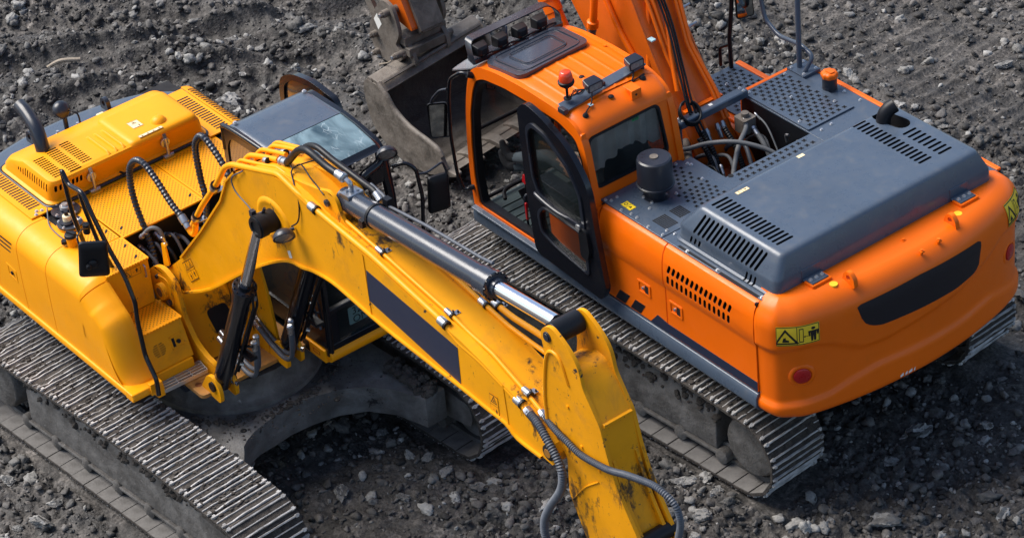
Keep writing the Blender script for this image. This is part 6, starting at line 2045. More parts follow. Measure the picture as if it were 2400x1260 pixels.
tr1 = build('tread_plate', mb, M['yellow'], sb1, bevel=0.002)
mb = MB(); mb.prism([(1.02, 1.16), (1.52, 1.16), (1.40, 1.485), (1.02, 1.485)], 'y', -0.955, -0.535); sb2 = build('step_box', mb, M['yellow_worn'], YX, bevel=0.01)
mb = MB(); mb.box((1.076, -0.96, 1.486), (1.41, -0.53, 1.50))
for k in range(14): mb.box((1.408, -0.955 + 0.031 * k, 1.487), (1.419, -0.942 + 0.031 * k, 1.50))
tr2 = build('tread_plate', mb, M['yellow'], sb2, bevel=0.002)
mb = MB(); mb.prism([(1.30, 1.0), (1.56, 1.0), (1.54, 1.16), (1.30, 1.16)], 'y', -0.94, -0.56); build('step_base', mb, M['yellow_worn'], YX, bevel=0.006)
dots(dotgrid(1.08, 1.40, -0.95, -0.54, 1.502), 'dimples', sb2)
sign('warning_sign', (1.0765, -0.83, 1.835), (0, 1, 0), (0, 0, 1), (1, 0, 0), 0.175, 0.085, sb1, 'wide', m=M['yellow'])
mb = MB(); mb.tube([(1.077, -0.625, 1.90), (1.10, -0.625, 1.89), (1.10, -0.625, 1.79), (1.077, -0.625, 1.78)], 0.007, n=8, smooth=False); build('grab_bar', mb, M['steel'], sb1)
# round grille and latch on the lower box's sloping front
_n0 = Vector((0.325, 0, 0.12)).normalized()
def lowf(u, v, t=0.0):    # u across Y, v up the slope 0..1
    x = 1.52 - 0.12 * v; z = 1.16 + 0.325 * v
    return Vector((x, u, z)) + _n0 * t
mb = MB()
for k in range(8):
    vv = 0.50 + 0.055 * (k - 3.5); hw = math.sqrt(max(0, 0.060**2 - (0.018 * (k - 3.5))**2))
    for s in (-1, 1):
        a, b = (0.006, hw) if s > 0 else (-hw, -0.006)
        if hw > 0.012:
            p = [lowf(-0.815 + a, vv - 0.014, 0.0015), lowf(-0.815 + b, vv - 0.002, 0.0015), lowf(-0.815 + b, vv + 0.018, 0.0015), lowf(-0.815 + a, vv + 0.006, 0.0015)]
            mb.add(p, [(0, 1, 2, 3)])
build('round_grille', mb, M['void'], sb2)
mb = MB()
def quadl(mb, u0, u1, v0, v1, t0, t1):
    a = [lowf(u0, v0, t0), lowf(u1, v0, t0), lowf(u1, v1, t0), lowf(u0, v1, t0)]; b = [lowf(u0, v0, t1), lowf(u1, v0, t1), lowf(u1, v1, t1), lowf(u0, v1, t1)]
    mb.add(a + b, [(3, 2, 1, 0), (4, 5, 6, 7), (0, 1, 5, 4), (1, 2, 6, 5), (2, 3, 7, 6), (3, 0, 4, 7)])
quadl(mb, -0.70, -0.585, 0.34, 0.37, 0, 0.006); quadl(mb, -0.70, -0.585, 0.65, 0.68, 0, 0.006); quadl(mb, -0.70, -0.69, 0.34, 0.68, 0, 0.006); quadl(mb, -0.595, -0.585, 0.34, 0.68, 0, 0.006)
lt = build('latch', mb, M['yellow_worn'], sb2)
mb = MB(); quadl(mb, -0.685, -0.66, 0.40, 0.62, 0.0, 0.002); build('latch_recess', mb, M['void'], lt)
mb = MB(); mb.cyl(lowf(-0.63, 0.50, 0), lowf(-0.63, 0.50, 0.018), 0.018, n=12); build('lock', mb, M['black'], lt)
# expanded-metal step
mb = MB()
A = Vector((1.515, -0.91, 1.085)); ex_ = Vector((0.145, -0.02, 0.0)); ey = Vector((0.01, 0.41, 0.0))
def bar(mb, p, q, w=0.006, h=0.03, up=Vector((0, 0, 1))):
    d = (q - p).normalized(); n_ = d.cross(up).normalized() * w / 2
    mb.add([p + n_, q + n_, q - n_, p - n_] + [v - up * h for v in (p + n_, q + n_, q - n_, p - n_)], [(0, 1, 2, 3), (7, 6, 5, 4), (0, 4, 5, 1), (1, 5, 6, 2), (2, 6, 7, 3), (3, 7, 4, 0)])
for k in range(5): bar(mb, A + ex_ * (k / 4), A + ex_ * (k / 4) + ey, 0.008 if 0 < k < 4 else 0.006, 0.035 if k in (0, 4) else 0.02)
for k in range(4): bar(mb, A + ey * (k / 3), A + ey * (k / 3) + ex_, 0.008, 0.03)
for k in range(4):
    for j in range(22):
        p = A + ex_ * ((k + 0.0) / 4 + 0.06 * (k > 0)) + ey * (j / 22); mb.box(tuple(p + Vector((-0.006, 0, 0))), tuple(p + Vector((0.006, 0.008, 0.005))))
build('grating_step', mb, M['alu'], YX)
mb = MB(); mb.box((1.44, -0.95, 1.045), (1.52, -0.60, 1.075)); mb.box((1.56, -1.00, 1.03), (1.66, -0.93, 1.12)); build('step_bracket', mb, M['yellow'], YX, bevel=0.006)

# --- deck
dk = []
for poly in ([(-0.20, -0.575), (0.685, -0.565), (0.675, 0.245), (-0.20, 0.235)], [(-0.20, 0.243), (0.675, 0.253), (0.665, 0.86), (-0.20, 0.87)], [(0.14, -0.90), (0.652, -0.90), (0.652, -0.583), (-0.03, -0.583)]):
    mb = MB(); mb.prism(poly, 'z', 1.935, 1.951); dk.append(build('tread_plate', mb, M['yellow'], YX, bevel=0.002))
dots(dotgrid(-0.08, 0.675, -0.565, 0.235, 1.953), 'dimples', dk[0])
dots(dotgrid(-0.08, 0.665, 0.255, 0.85, 1.953), 'dimples', dk[1])
dots(dotgrid(0.28, 0.66, -0.88, -0.585, 1.953), 'dimples', dk[2])
dots(dotgrid(0.67, 1.07, -0.955, -0.575, 1.953), 'dimples', tr1)
for (x, y) in ((0.55, -0.50), (0.55, 0.19), (0.80, -0.62), (0.50, -0.62), (1.0, -0.64)):
    mb = MB(); mb.prism(slot2(x, y, 0.018, -0.018, 0.010), 'z', 1.9515, 1.9535); build('keyhole', mb, M['void'], dk[0])
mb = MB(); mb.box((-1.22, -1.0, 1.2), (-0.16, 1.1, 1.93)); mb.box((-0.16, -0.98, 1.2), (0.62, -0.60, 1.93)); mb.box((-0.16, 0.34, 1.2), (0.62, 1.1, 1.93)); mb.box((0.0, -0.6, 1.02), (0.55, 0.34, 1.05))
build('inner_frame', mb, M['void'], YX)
# side strips with louvres beside the hood
mb = MB(); mb.prism([(-1.05, -0.985), (-0.10, -0.99), (-0.10, -0.78), (-1.05, -0.78)], 'z', 1.958, 1.972); vl = build('vent_plate', mb, M['yellow'], YX, bevel=0.003)
mb = MB()
for k in range(19): mb.prism(slot2(-0.245 - 0.040 * k, -0.880, 0.0, 0.060, 0.0085), 'z', 1.9725, 1.9745)
build('vent_slot', mb, M['void'], vl)
bolts(vl, [(-0.165, -0.90, 1.972), (-0.145, -0.86, 1.972), (-0.12, -0.93, 1.972), (-0.80, -0.95, 1.972)], r=0.017)
mb = MB(); mb.prism([(-0.95, 0.82), (-0.08, 0.82), (-0.08, 1.08), (-0.95, 1.08)], 'z', 1.958, 1.972); vr = build('vent_plate', mb, M['yellow'], YX, bevel=0.003)
mb = MB()
for k in range(17): mb.prism(slot2(-0.15 - 0.040 * k, 0.985, 0.0, 0.062, 0.0085), 'z', 1.9725, 1.9745)
build('vent_slot', mb, M['void'], vr)
# left body side (far side): rounded shoulder with long louvres
rows = []
for x in np.linspace(-0.98, -0.05, 12):
    rows.append([(x, 1.088 + 0.16 * math.sin(a), 1.968 - 0.16 * (1 - math.cos(a))) for a in np.linspace(0, math.pi/2, 9)] + [(x, 1.25, 1.2)])
mb = MB(); mb.grid(rows); sl_ = build('side_panel', mb, M['yellow'], YX)
mb = MB()
for k in range(19):
    x = -0.14 - 0.042 * k
    r0 = [(x + dx, 1.092 + 0.16 * math.sin(a), 1.9705 - 0.16 * (1 - math.cos(a)) + 0.001) for dx in (-0.007, 0.007) for a in (0.12, 0.35, 0.6, 0.85, 1.1)]
    mb.add(r0, [(0, 1, 6, 5), (1, 2, 7, 6), (2, 3, 8, 7), (3, 4, 9, 8)])
build('vent_slot', mb, M['void'], sl_)

# --- hood
hm = loft([(1.962, -1.00, -0.125, -0.785, 0.835, 0.10), (1.985, -1.00, -0.12, -0.79, 0.84, 0.10), (2.00, -0.97, -0.145, -0.765, 0.815, 0.09), (2.05, -0.96, -0.140, -0.76, 0.81, 0.09), (2.13, -0.88, -0.125, -0.755, 0.79, 0.09),
           (2.175, -0.74, -0.105, -0.745, 0.76, 0.09), (2.200, -0.66, -0.115, -0.735, 0.735, 0.08), (2.212, -0.60, -0.15, -0.70, 0.70, 0.07)], 6)
yh = build('engine_hood', hm, M['yellow'], YX, ang=45)
ct = MB()
# slots: three columns of rows on the top, long rows on the left face, a few on the front
for k in range(11):
    ct.prism(slot2(-0.515 + 0.035 * k, -0.625, 0, 0.054, 0.0085), 'z', 2.13, 2.3)
for k in range(13):
    ct.prism(slot2(-0.565 + 0.035 * k, -0.475, 0, 0.058, 0.0085), 'z', 2.13, 2.3)
for k in range(12):
    ct.prism(slot2(-0.575 + 0.035 * k, -0.335, 0, 0.050, 0.0085), 'z', 2.13, 2.3)
for k in range(13):
    h_ = 0.040 if k > 2 else 0.018 + 0.008 * k
    ct.prism(slot2(-0.665 + 0.039 * k, 2.125 - (0 if k > 2 else 0.01), 0.006, h_, 0.0075), 'y', -0.90, -0.70)
cut(yh, ct, M['void'])
ct = MB()
for y in (-0.70, -0.655, -0.57, -0.53, -0.49, -0.45):
    ct.prism(slot2(y, 2.12, 0.0, 0.034, 0.012), 'x', -0.20, 0.0)
cut(yh, ct, M['void'])
# raised ribs and raised right part
mb = MB()
for k, y in enumerate((-0.14, -0.065, 0.01)):
    rows = []
    for x in np.linspace(-0.52, -0.135, 20):
        e = min(1, (x + 0.52) / 0.03, (-0.135 - x) / 0.03); e = max(0, e)
        rows.append([(x, y + dy, 2.209 + 0.024 * e * math.cos(dy / 0.016 * math.pi / 2)) for dy in np.linspace(-0.016, 0.016, 7)])
    mb.grid(rows)
build('hood_rib', mb, M['yellow'], yh, ang=60)
hr2 = loft([(2.195, -0.69, -0.100, 0.055, 0.745, 0.06), (2.218, -0.685, -0.105, 0.06, 0.74, 0.06), (2.232, -0.66, -0.13, 0.09, 0.715, 0.05), (2.236, -0.62, -0.16, 0.12, 0.68, 0.04)], 5)
build('hood_raised_panel', hr2, M['yellow'], yh, ang=60)
mb = MB(); mb.stack((-0.25, 0.435, 2.228), (0, 0, 1), [(0, 0.075), (0.012, 0.070), (0.03, 0.058), (0.045, 0.040), (0.052, 0.018)], 28); build('dome_cap', mb, M['yellow'], yh, ang=60)
sign('warning_sign', (-0.29, 0.205, 2.2375), (0.06, 1, 0), (-1, 0.0, 0), (0, 0, 1), 0.10, 0.12, yh, 'tall', m=M['cream'], ink=M['ink_grey'])
sign('warning_sign', (-0.125, 0.165, 2.2375), (0, 1, 0), (-1, 0, 0), (0, 0, 1), 0.24, 0.035, yh, 'row', m=M['cream'], ink=M['ink_grey'])
# rubber seal
ring = rounded([(-1.01, -0.80), (-0.112, -0.80), (-0.112, 0.845), (-1.01, 0.845)], 0.10, 6)
mb = MB(); mb.tube([(a, b, 1.966) for a, b in ring + [ring[0]]], 0.016, n=8, sub=1); build('hood_seal', mb, M['dark'], yh, ang=60)
# toggle latches
for y in (-0.365, 0.385):
    mb = MB(); mb.cyl((-0.115, y, 2.10), (-0.095, y, 2.10), 0.045, n=20); mb.tube([(-0.09, y, 2.15), (-0.08, y, 2.08), (-0.075, y, 1.99)], 0.014, n=8)
    mb.prism([(-0.10, 2.10), (-0.07, 2.10), (-0.10, 2.19), (-0.115, 2.18)], 'y', y - 0.016, y + 0.016); mb.box((-0.11, y - 0.045, 1.965), (-0.06, y + 0.045, 1.985)); mb.cyl((-0.075, y - 0.05, 1.985), (-0.075, y + 0.05, 1.985), 0.012, n=8)
    tl = build('toggle_latch', mb, M['steel'], yh, bevel=0.003)
    mb = MB(); mb.box((-0.11, y - 0.05, 1.945), (-0.04, y + 0.05, 1.963)); build('latch_bracket', mb, M['yellow'], tl, bevel=0.003)
mb = MB(); mb.tube([(-0.10, 0.05, 2.02), (-0.085, -0.05, 2.0), (-0.09, -0.10, 2.03)], 0.010, n=8); build('grab_wire', mb, M['black'], yh)

# --- counterweight: dark, curved
PLY = [(-0.86, 1.20), (-1.00, 1.14), (-1.15, 1.0), (-1.27, 0.82), (-1.36, 0.55), (-1.415, 0.2), (-1.425, -0.1), (-1.40, -0.4), (-1.33, -0.7), (-1.24, -0.95), (-1.12, -1.12), (-0.98, -1.20)]
pl_ = smooth_line(PLY, 4)
rows = []
for i, (x, y) in enumerate(pl_):
    c0 = Vector((-0.5, y * 0.7)); d = (Vector((x, y)) - c0).normalized()
    row = [(x - d.x * 0.03, y - d.y * 0.03, 1.0)]
    for z in (1.05, 1.4, 1.78): row.append((x, y, z))
    for a in np.linspace(0.2, math.pi/2, 7): row.append((x - d.x * 0.12 * (1 - math.cos(a)), y - d.y * 0.12 * (1 - math.cos(a)), 1.78 + 0.165 * math.sin(a)))
    row.append((-0.80, y * 0.8, 1.958))
    rows.append(row)
mb = MB(); mb.grid(rows); ycw = build('counterweight', mb, M['slate'], YX, ang=50)
for (x, y) in ((-1.19, 0.43), (-1.19, -0.34)):
    mb = MB(); mb.prism(rounded([(x - 0.07, 1.94), (x + 0.07, 1.94), (x + 0.05, 2.05), (x, 2.07), (x - 0.05, 2.05)], 0.03), 'y', y - 0.02, y + 0.02, holes=[[(x + 0.028 * math.cos(t), 2.01 + 0.028 * math.sin(t)) for t in np.linspace(0, 5.7, 12)]])
    build('lifting_lug', mb, M['dark'], ycw, bevel=0.005)
mb = MB(); mb.prism(rounded([(-1.16, 0.30), (-1.08, 0.30), (-1.08, 0.37), (-1.16, 0.37)], 0.01), 'z', 1.957, 1.9585); build('cream_sticker', mb, M['cream'], ycw)
# exhaust pipe (bent) and small round sensor/lamp on a bracket
mb = MB(); mb.tube([(-0.62, -0.52, 2.02), (-0.64, -0.51, 2.22), (-0.72, -0.49, 2.36), (-0.90, -0.47, 2.44), (-1.02, -0.46, 2.46)], 0.062, n=24, sub=8)
yex = build('exhaust_pipe', mb, M['dark'], YX, ang=60)
mb = MB(); mb.cyl((-1.022, -0.46, 2.46), (-1.026, -0.46, 2.4605), 0.055, n=24); build('exhaust_mouth', mb, M['void'], yex)
def headlamp(c, d, r, parent, name='work_lamp', m='dark'):
    c, d = Vector(c), Vector(d).normalized()
    mb = MB(); mb.stack(c - d * r * 0.75, d, [(0, r * 0.30), (r * 0.12, r * 0.62), (r * 0.40, r * 0.90), (r * 0.70, r), (r * 0.85, r), (r * 0.86, r * 0.90), (r * 0.80, r * 0.86)], 28)
    l = build(name, mb, M[m], parent, ang=50)
    mb = MB(); mb.stack(c + d * 0.0, d, [(0, r * 0.86), (r * 0.07, r * 0.84), (r * 0.14, r * 0.6)], 28); build('lamp_lens', mb, M['lens'], l, ang=60)
    return l
wl = headlamp((-1.13, -0.03, 2.17), (-0.8, -0.1, -0.5), 0.085, YX)
rod('lamp_bracket', [(-1.12, -0.02, 1.95), (-1.12, -0.02, 2.10)], 0.022, wl, 'dark', smooth=False)
rod('cable', [Vector(p) for p in ((-1.10, 0.0, 2.17), (-1.0, 0.05, 2.15), (-0.96, 0.04, 2.02), (-0.86, 0.0, 1.97), (-0.78, -0.05, 1.97))], 0.008, wl, 'black')
bolts(wl, [(-1.13, -0.11, 1.958), (-1.12, 0.09, 1.958)], r=0.020, h=0.03)
# tank fittings: two black flanges, dipstick pot and oil filler
mb = MB(); mb.stack((-0.015, -0.705, 1.957), (0, 0, 1), [(0, 0.125), (0.012, 0.125), (0.014, 0.05), (0.03, 0.05)], 36); fl = build('tank_flange', mb, M['dark'], YX, ang=30)
mb = MB(); mb.cyl((-0.015, -0.705, 1.985), (-0.015, -0.705, 2.01), 0.045, n=20); mb.cyl((-0.015, -0.705, 2.01), (-0.015, -0.705, 2.03), 0.028, n=6); build('flange_nut', mb, M['zinc'], fl)
bolts(fl, [(-0.015 + 0.105 * math.cos(a), -0.705 + 0.105 * math.sin(a), 1.969) for a in (0.3, 1.9, 3.4, 5.0)], r=0.015)
mb = MB(); mb.stack((0.20, -0.79, 1.957), (0, 0, 1), [(0, 0.115), (0.008, 0.115)], 36); fl2r = build('tank_flange', mb, M['yellow'], YX)
mb = MB(); mb.stack((0.20, -0.79, 1.966), (0, 0, 1), [(0, 0.110), (0.018, 0.110), (0.02, 0.10)], 36); mb.stack((0.195, -0.815, 1.985), (0, 0, 1), [(0, 0.06), (0.02, 0.06)], 24); fl2 = build('tank_cap', mb, M['dark'], fl2r, ang=30)
mb = MB(); mb.stack((0.185, -0.80, 2.0), (0, 0, 1), [(0, 0.038), (0.05, 0.036), (0.055, 0.02)], 20); build('breather', mb, M['cream'], fl2r)
mb = MB(); mb.stack((0.185, -0.80, 2.055), (0, 0, 1), [(0, 0.018), (0.035, 0.018)], 12); build('breather_cap', mb, M['black'], fl2r)
mb = MB(); mb.box((0.18, -0.735, 1.988), (0.23, -0.715, 1.990)); build('white_tag', mb, M['white'], fl2r)
bolts(fl2r, [(0.20 + 0.095 * math.cos(a), -0.79 + 0.095 * math.sin(a), 1.985) for a in (0.0, 1.3, 2.6, 3.9, 5.2)], r=0.014)
mb = MB(); mb.stack((0.475, -0.935, 1.93), (0, 0, 1), [(0, 0.045), (0.11, 0.043), (0.115, 0.038)], 24); of = build('oil_filler', mb, M['yellow'], YX)
mb = MB(); mb.stack((0.475, -0.935, 2.04), (0, 0, 1), [(0, 0.052), (0.012, 0.055), (0.028, 0.050), (0.03, 0.045)], 24); mb.prism(rounded([(0.43, -0.955), (0.52, -0.925), (0.515, -0.905), (0.425, -0.935)], 0.01), 'z', 2.068, 2.082); mb.stack((0.44, -0.985, 1.98), (0, 0, 1), [(0, 0.028), (0.03, 0.026)], 16); build('oil_filler_cap', mb, M['black'], of, bevel=0.003)
rod('cable', [Vector(p) for p in ((-0.12, -0.82, 1.99), (-0.05, -0.86, 1.97), (0.10, -0.93, 1.965), (0.28, -0.95, 1.965), (0.42, -0.94, 1.965))], 0.006, YX, 'hosegrey')

# --- handrail posts and right mirror
rod('handrail', fillet([(0.72, -0.92, 1.95), (0.78, -1.02, 2.45), (0.80, -1.05, 2.92), (0.87, -1.05, 2.80), (1.10, -1.05, 2.83), (1.20, -1.05, 2.66), (1.33, -1.02, 2.36), (1.47, -1.0, 2.16), (1.56, -1.0, 1.96), (1.56, -1.01, 1.78), (1.60, -1.02, 1.45), (1.72, -1.02, 1.27), (1.73, -1.03, 1.12)], 0.05), 0.020, YX, 'blackgloss', smooth=False)
rod('handrail', fillet([(0.98, -0.86, 1.95), (1.00, -0.95, 2.25), (1.02, -1.02, 2.62), (1.05, -1.05, 2.80)], 0.05), 0.018, YX, 'blackgloss', smooth=False)
mb = MB(); mb.box((1.62, -1.06, 1.09), (1.67, -0.98, 1.20)); build('rail_clamp', mb, M['yellow'], YX, bevel=0.004)
mr = mirror('mirror', (1.385, -1.20, 2.40), 0.25, 0.35, (-0.85, 0.50, 0.10), (0.05, 0.1, 1), YX, 'black', label='black wing mirror seen from behind, hung on the bent handrail')
rod('mirror_arm', fillet([(1.06, -1.04, 2.46), (1.12, -1.12, 2.52), (1.30, -1.27, 2.60), (1.38, -1.28, 2.42)], 0.04), 0.009, YX, 'blackgloss', smooth=False)
mb = MB(); mb.stack((1.415, -1.225, 2.38), (0.85, -0.50, 0), [(0, 0.040), (0.02, 0.038), (0.03, 0.02)], 16); mb.stack((1.40, -1.26, 2.37), (0.85, -0.50, 0), [(-0.01, 0.02), (0.03, 0.024), (0.04, 0.015)], 12); mb.cyl((1.04, -1.05, 2.41), (1.05, -1.05, 2.50), 0.030, n=14); build('mirror_joint', mb, M['black'], mr)

# --- cab (left side, mostly behind the boom)
CX0, CX1, CY0, CY1 = 1.00, 2.16, 0.35, 1.20
yside = [(1.02, 1.95), (0.98, 2.35), (0.985, 2.62), (1.03, 2.76), (1.12, 2.80), (1.55, 2.80), (1.75, 2.785), (2.05, 2.735), (2.14, 2.66), (2.20, 2.30), (2.21, 1.70), (2.18, 1.10), (1.02, 1.05)]
ys_ = rounded(yside, [0.02, 0.1, 0.1, 0.06, 0.06, 0.2, 0.2, 0.08, 0.08, 0.2, 0.2, 0.03, 0.03], 4)
yop = rounded([(1.07, 1.95), (1.04, 2.35), (1.05, 2.60), (1.12, 2.71), (1.60, 2.72), (2.02, 2.66), (2.08, 2.58), (2.13, 2.28), (2.14, 1.70), (2.10, 1.25), (1.30, 1.25)], 0.07, 4)
mb = MB(); mb.prism(ys_, 'y', CY0, CY0 + 0.05, holes=[yop]); ycab = build('cab', mb, M['blackgloss'], YX, bevel=0.016, seg=3, ang=50)
mb = MB(); mb.prism(yop, 'y', CY0 + 0.012, CY0 + 0.018); build('window_pane', mb, mat('reflective_side_glass', (0.03, 0.03, 0.03), 0.03, coat=1.0, ior=1.9, alpha=0.93, rvar=0), ycab)
mb = MB(); mb.prism(ys_, 'y', CY1 - 0.05, CY1, holes=[yop]); build('cab_side', mb, M['blackgloss'], ycab, bevel=0.016)
def yroof(x, y):
    z = float(np.interp(x, [0.98, 1.02, 1.08, 1.20, 1.62, 1.80, 2.05, 2.14], [2.70, 2.755, 2.785, 2.80, 2.803, 2.785, 2.735, 2.685]))
    e = min(1, min(y - CY0, CY1 - y) / 0.08)
    return z - 0.05 * (1 - e) ** 2 + 0.008
mb = MB(); mb.grid([[(x, y, yroof(x, y)) for y in np.linspace(CY0, CY1, 30)] for x in np.linspace(0.985, 1.605, 20)])
rf = build('roof', mb, M['slate'], ycab, ang=60)
mb = MB(); mb.grid([[(x, y, yroof(x, y) - 0.04) for y in np.linspace(CY0, CY1, 6)] for x in np.linspace(0.985, 1.605, 6)]); build('headliner', mb, M['dark'], ycab)
bolts(rf, [(1.10, 0.43, 2.812), (1.11, 1.12, 2.812)], r=0.020)
# scratched skylight sloping into the front, its reflections painted in
mb = MB(); mb.grid([[(x, y, yroof(x, y) - 0.003) for y in np.linspace(CY0 + 0.06, CY1 - 0.06, 16)] for x in np.linspace(1.61, 2.10, 14)])
def skylight_mat():
    m = bpy.data.materials.new('scratched_skylight_sheen'); m.use_nodes = True
    nt = m.node_tree; L = nt.links.new; b = nt.nodes['Principled BSDF']
    b.inputs['Roughness'].default_value = 0.30; b.inputs['Coat Weight'].default_value = 0.15
    tc = _n(nt, 'ShaderNodeTexCoord')
    t = _n(nt, 'ShaderNodeTexNoise'); t.inputs['Scale'].default_value = 2.2; t.inputs['Detail'].default_value = 4; t.inputs['Distortion'].default_value = 1.2
    L(tc.outputs['Object'], t.inputs['Vector'])
    cr = _n(nt, 'ShaderNodeValToRGB'); e = cr.color_ramp.elements
    e[0].position = 0.35; e[0].color = (0.025, 0.055, 0.075, 1); e[1].position = 0.65; e[1].color = (0.22, 0.32, 0.36, 1)  # pale blue blotches: irregular reflections painted into the glass colour
    L(t.outputs['Fac'], cr.inputs['Fac'])
    # long thin scratches: stretched, warped voronoi edges
    w = _n(nt, 'ShaderNodeTexNoise'); w.inputs['Scale'].default_value = 5; L(tc.outputs['Object'], w.inputs['Vector'])
    mp = _n(nt, 'ShaderNodeMapping'); mp.inputs['Scale'].default_value = (9, 26, 4); mp.inputs['Rotation'].default_value = (0, 0, 0.5)
    mxv = _n(nt, 'ShaderNodeMix', data_type='RGBA'); mxv.inputs['Factor'].default_value = 0.12
    L(tc.outputs['Object'], mxv.inputs['A']); L(w.outputs['Color'], mxv.inputs['B']); L(mxv.outputs['Result'], mp.inputs['Vector'])
    v = _n(nt, 'ShaderNodeTexVoronoi', feature='DISTANCE_TO_EDGE'); v.inputs['Scale'].default_value = 1.0; L(mp.outputs[0], v.inputs['Vector'])
    r1 = _n(nt, 'ShaderNodeMapRange'); r1.inputs['From Min'].default_value = 0.0; r1.inputs['From Max'].default_value = 0.03; r1.inputs['To Min'].default_value = 1; r1.inputs['To Max'].default_value = 0
    L(v.outputs['Distance'], r1.inputs['Value'])
    t2 = _n(nt, 'ShaderNodeTexNoise'); t2.inputs['Scale'].default_value = 6; L(tc.outputs['Object'], t2.inputs['Vector'])
    r2 = _n(nt, 'ShaderNodeMapRange'); r2.inputs['From Min'].default_value = 0.5; r2.inputs['From Max'].default_value = 0.68; r2.inputs['To Max'].default_value = 0.42
    L(t2.outputs['Fac'], r2.inputs['Value'])
    mu = _n(nt, 'ShaderNodeMath', operation='MULTIPLY'); L(r1.outputs[0], mu.inputs[0]); L(r2.outputs[0], mu.inputs[1])
    mx = _n(nt, 'ShaderNodeMix', data_type='RGBA'); L(mu.outputs[0], mx.inputs['Factor']); L(cr.outputs[0], mx.inputs['A']); mx.inputs['B'].default_value = (0.75, 0.85, 0.88, 1)
    L(mx.outputs['Result'], b.inputs['Base Color'])
    return m
build('skylight', mb, skylight_mat(), ycab, ang=60)
mb = MB()
for y0, y1 in ((CY0, CY0 + 0.062), (CY1 - 0.062, CY1)):
    mb.grid([[(x, y, yroof(x, y) + 0.003) for y in np.linspace(y0, y1, 8)] for x in np.linspace(1.60, 2.15, 16)])
mb.grid([[(x, y, yroof(x, y) + 0.004) for y in np.linspace(CY0, CY1, 20)] for x in np.linspace(2.09, 2.16, 5)])
build('roof_frame', mb, M['blackgloss'], ycab, ang=60)
# black top-hat rail around the rear right roof edge
mb = MB(); mb.tube([(1.0, CY0 + 0.01, 2.55), (1.005, CY0 + 0.01, 2.72), (1.06, CY0 + 0.012, 2.79), (1.6, CY0 + 0.012, 2.805), (1.85, CY0 + 0.012, 2.78), (2.12, CY0 + 0.012, 2.70)], 0.022, n=12, sub=6); build('roof_rail', mb, M['blackgloss'], ycab, ang=60)
# rear wall, front corner pillars, lower front
mb = MB(); mb.box((0.99, CY0 + 0.02, 1.05), (1.03, CY1 - 0.02, 2.70)); build('cab_rear_wall', mb, M['blackgloss'], ycab, bevel=0.01)
def yfx(z): return float(np.interp(z, [1.0, 1.7, 2.3, 2.66, 2.74], [2.175, 2.205, 2.195, 2.135, 2.06]))
mb = MB()
mb.grid([[(yfx(z) - 0.015, y, z) for z in np.linspace(1.48, 2.60, 12)] for y in (CY0 + 0.06, 1.10)])
mb.grid([[(yfx(z) - 0.015, y, z) for z in np.linspace(1.12, 1.44, 5)] for y in (CY0 + 0.14, 1.10)]); build('windshield', mb, M['glassclear'], ycab)
mb = MB()
mb.tube([(yfx(z), 1.15, z) for z in np.linspace(1.02, 2.66, 14)], 0.045, n=12, sub=2)
mb.tube([(yfx(z), CY0 + 0.035, z) for z in np.linspace(1.02, 2.66, 14)], 0.028, n=12, sub=2)
mb.box((2.14, CY0, 1.02), (2.19, CY1 - 0.02, 1.12)); mb.box((2.15, CY0 + 0.02, 1.435), (2.205, CY1 - 0.05, 1.475)); mb.box((2.13, CY0 + 0.01, 1.02), (2.185, CY0 + 0.14, 1.45))
build('front_frame', mb, M['blackgloss'], ycab, bevel=0.006)
mb = MB(); mb.box((1.05, CY0 + 0.06, 1.05), (2.12, CY1 - 0.06, 1.10)); build('cab_floor', mb, M['black'], ycab)
mb = MB(); mb.prism(rounded([(1.25, 1.40), (1.75, 1.40), (1.75, 1.55), (1.38, 1.58), (1.25, 2.2), (1.15, 2.2)], 0.05), 'y', 0.55, 1.0); build('seat', mb, M['black'], ycab, bevel=0.03)
# number plate leaning in the window: 32 / OM
PLT = Matrix.Translation((2.10, 0.645, 1.155)) @ Matrix(((0, 0, 1, 0), (1, 0, 0, 0), (0, 1, 0, 0), (0, 0, 0, 1)))
mb = MB(); mb.prism(rounded([(0, 0), (0.30, 0), (0.30, 0.17), (0, 0.17)], 0.015), 'z', 0, 0.004, xf=PLT)
npl = build('number_board', mb, mat('pale_teal_board', (0.30, 0.52, 0.52), 0.4), ycab)
def text_mesh(s, size, xf, m, parent, name='lettering'):
    cu = bpy.data.curves.new(name, 'FONT'); cu.body = s; cu.size = size; cu.extrude = 0.0006; cu.resolution_u = 3
    to = bpy.data.objects.new(name, cu); C.objects.link(to)
    bpy.context.view_layer.update()
    me = bpy.data.meshes.new_from_object(to.evaluated_get(bpy.context.evaluated_depsgraph_get()))
    bpy.data.objects.remove(to)
    me.materials.clear(); me.materials.append(m)
    for v in me.vertices: v.co = xf @ v.co
    o = bpy.data.objects.new(name, me); C.objects.link(o); o.parent = parent
    return o
text_mesh('32', 0.10, PLT @ Matrix.Translation((0.035, 0.092, 0.006)), M['ink'], npl)
text_mesh('OM', 0.10, PLT @ Matrix.Translation((0.035, 0.008, 0.006)), M['ink'], npl)
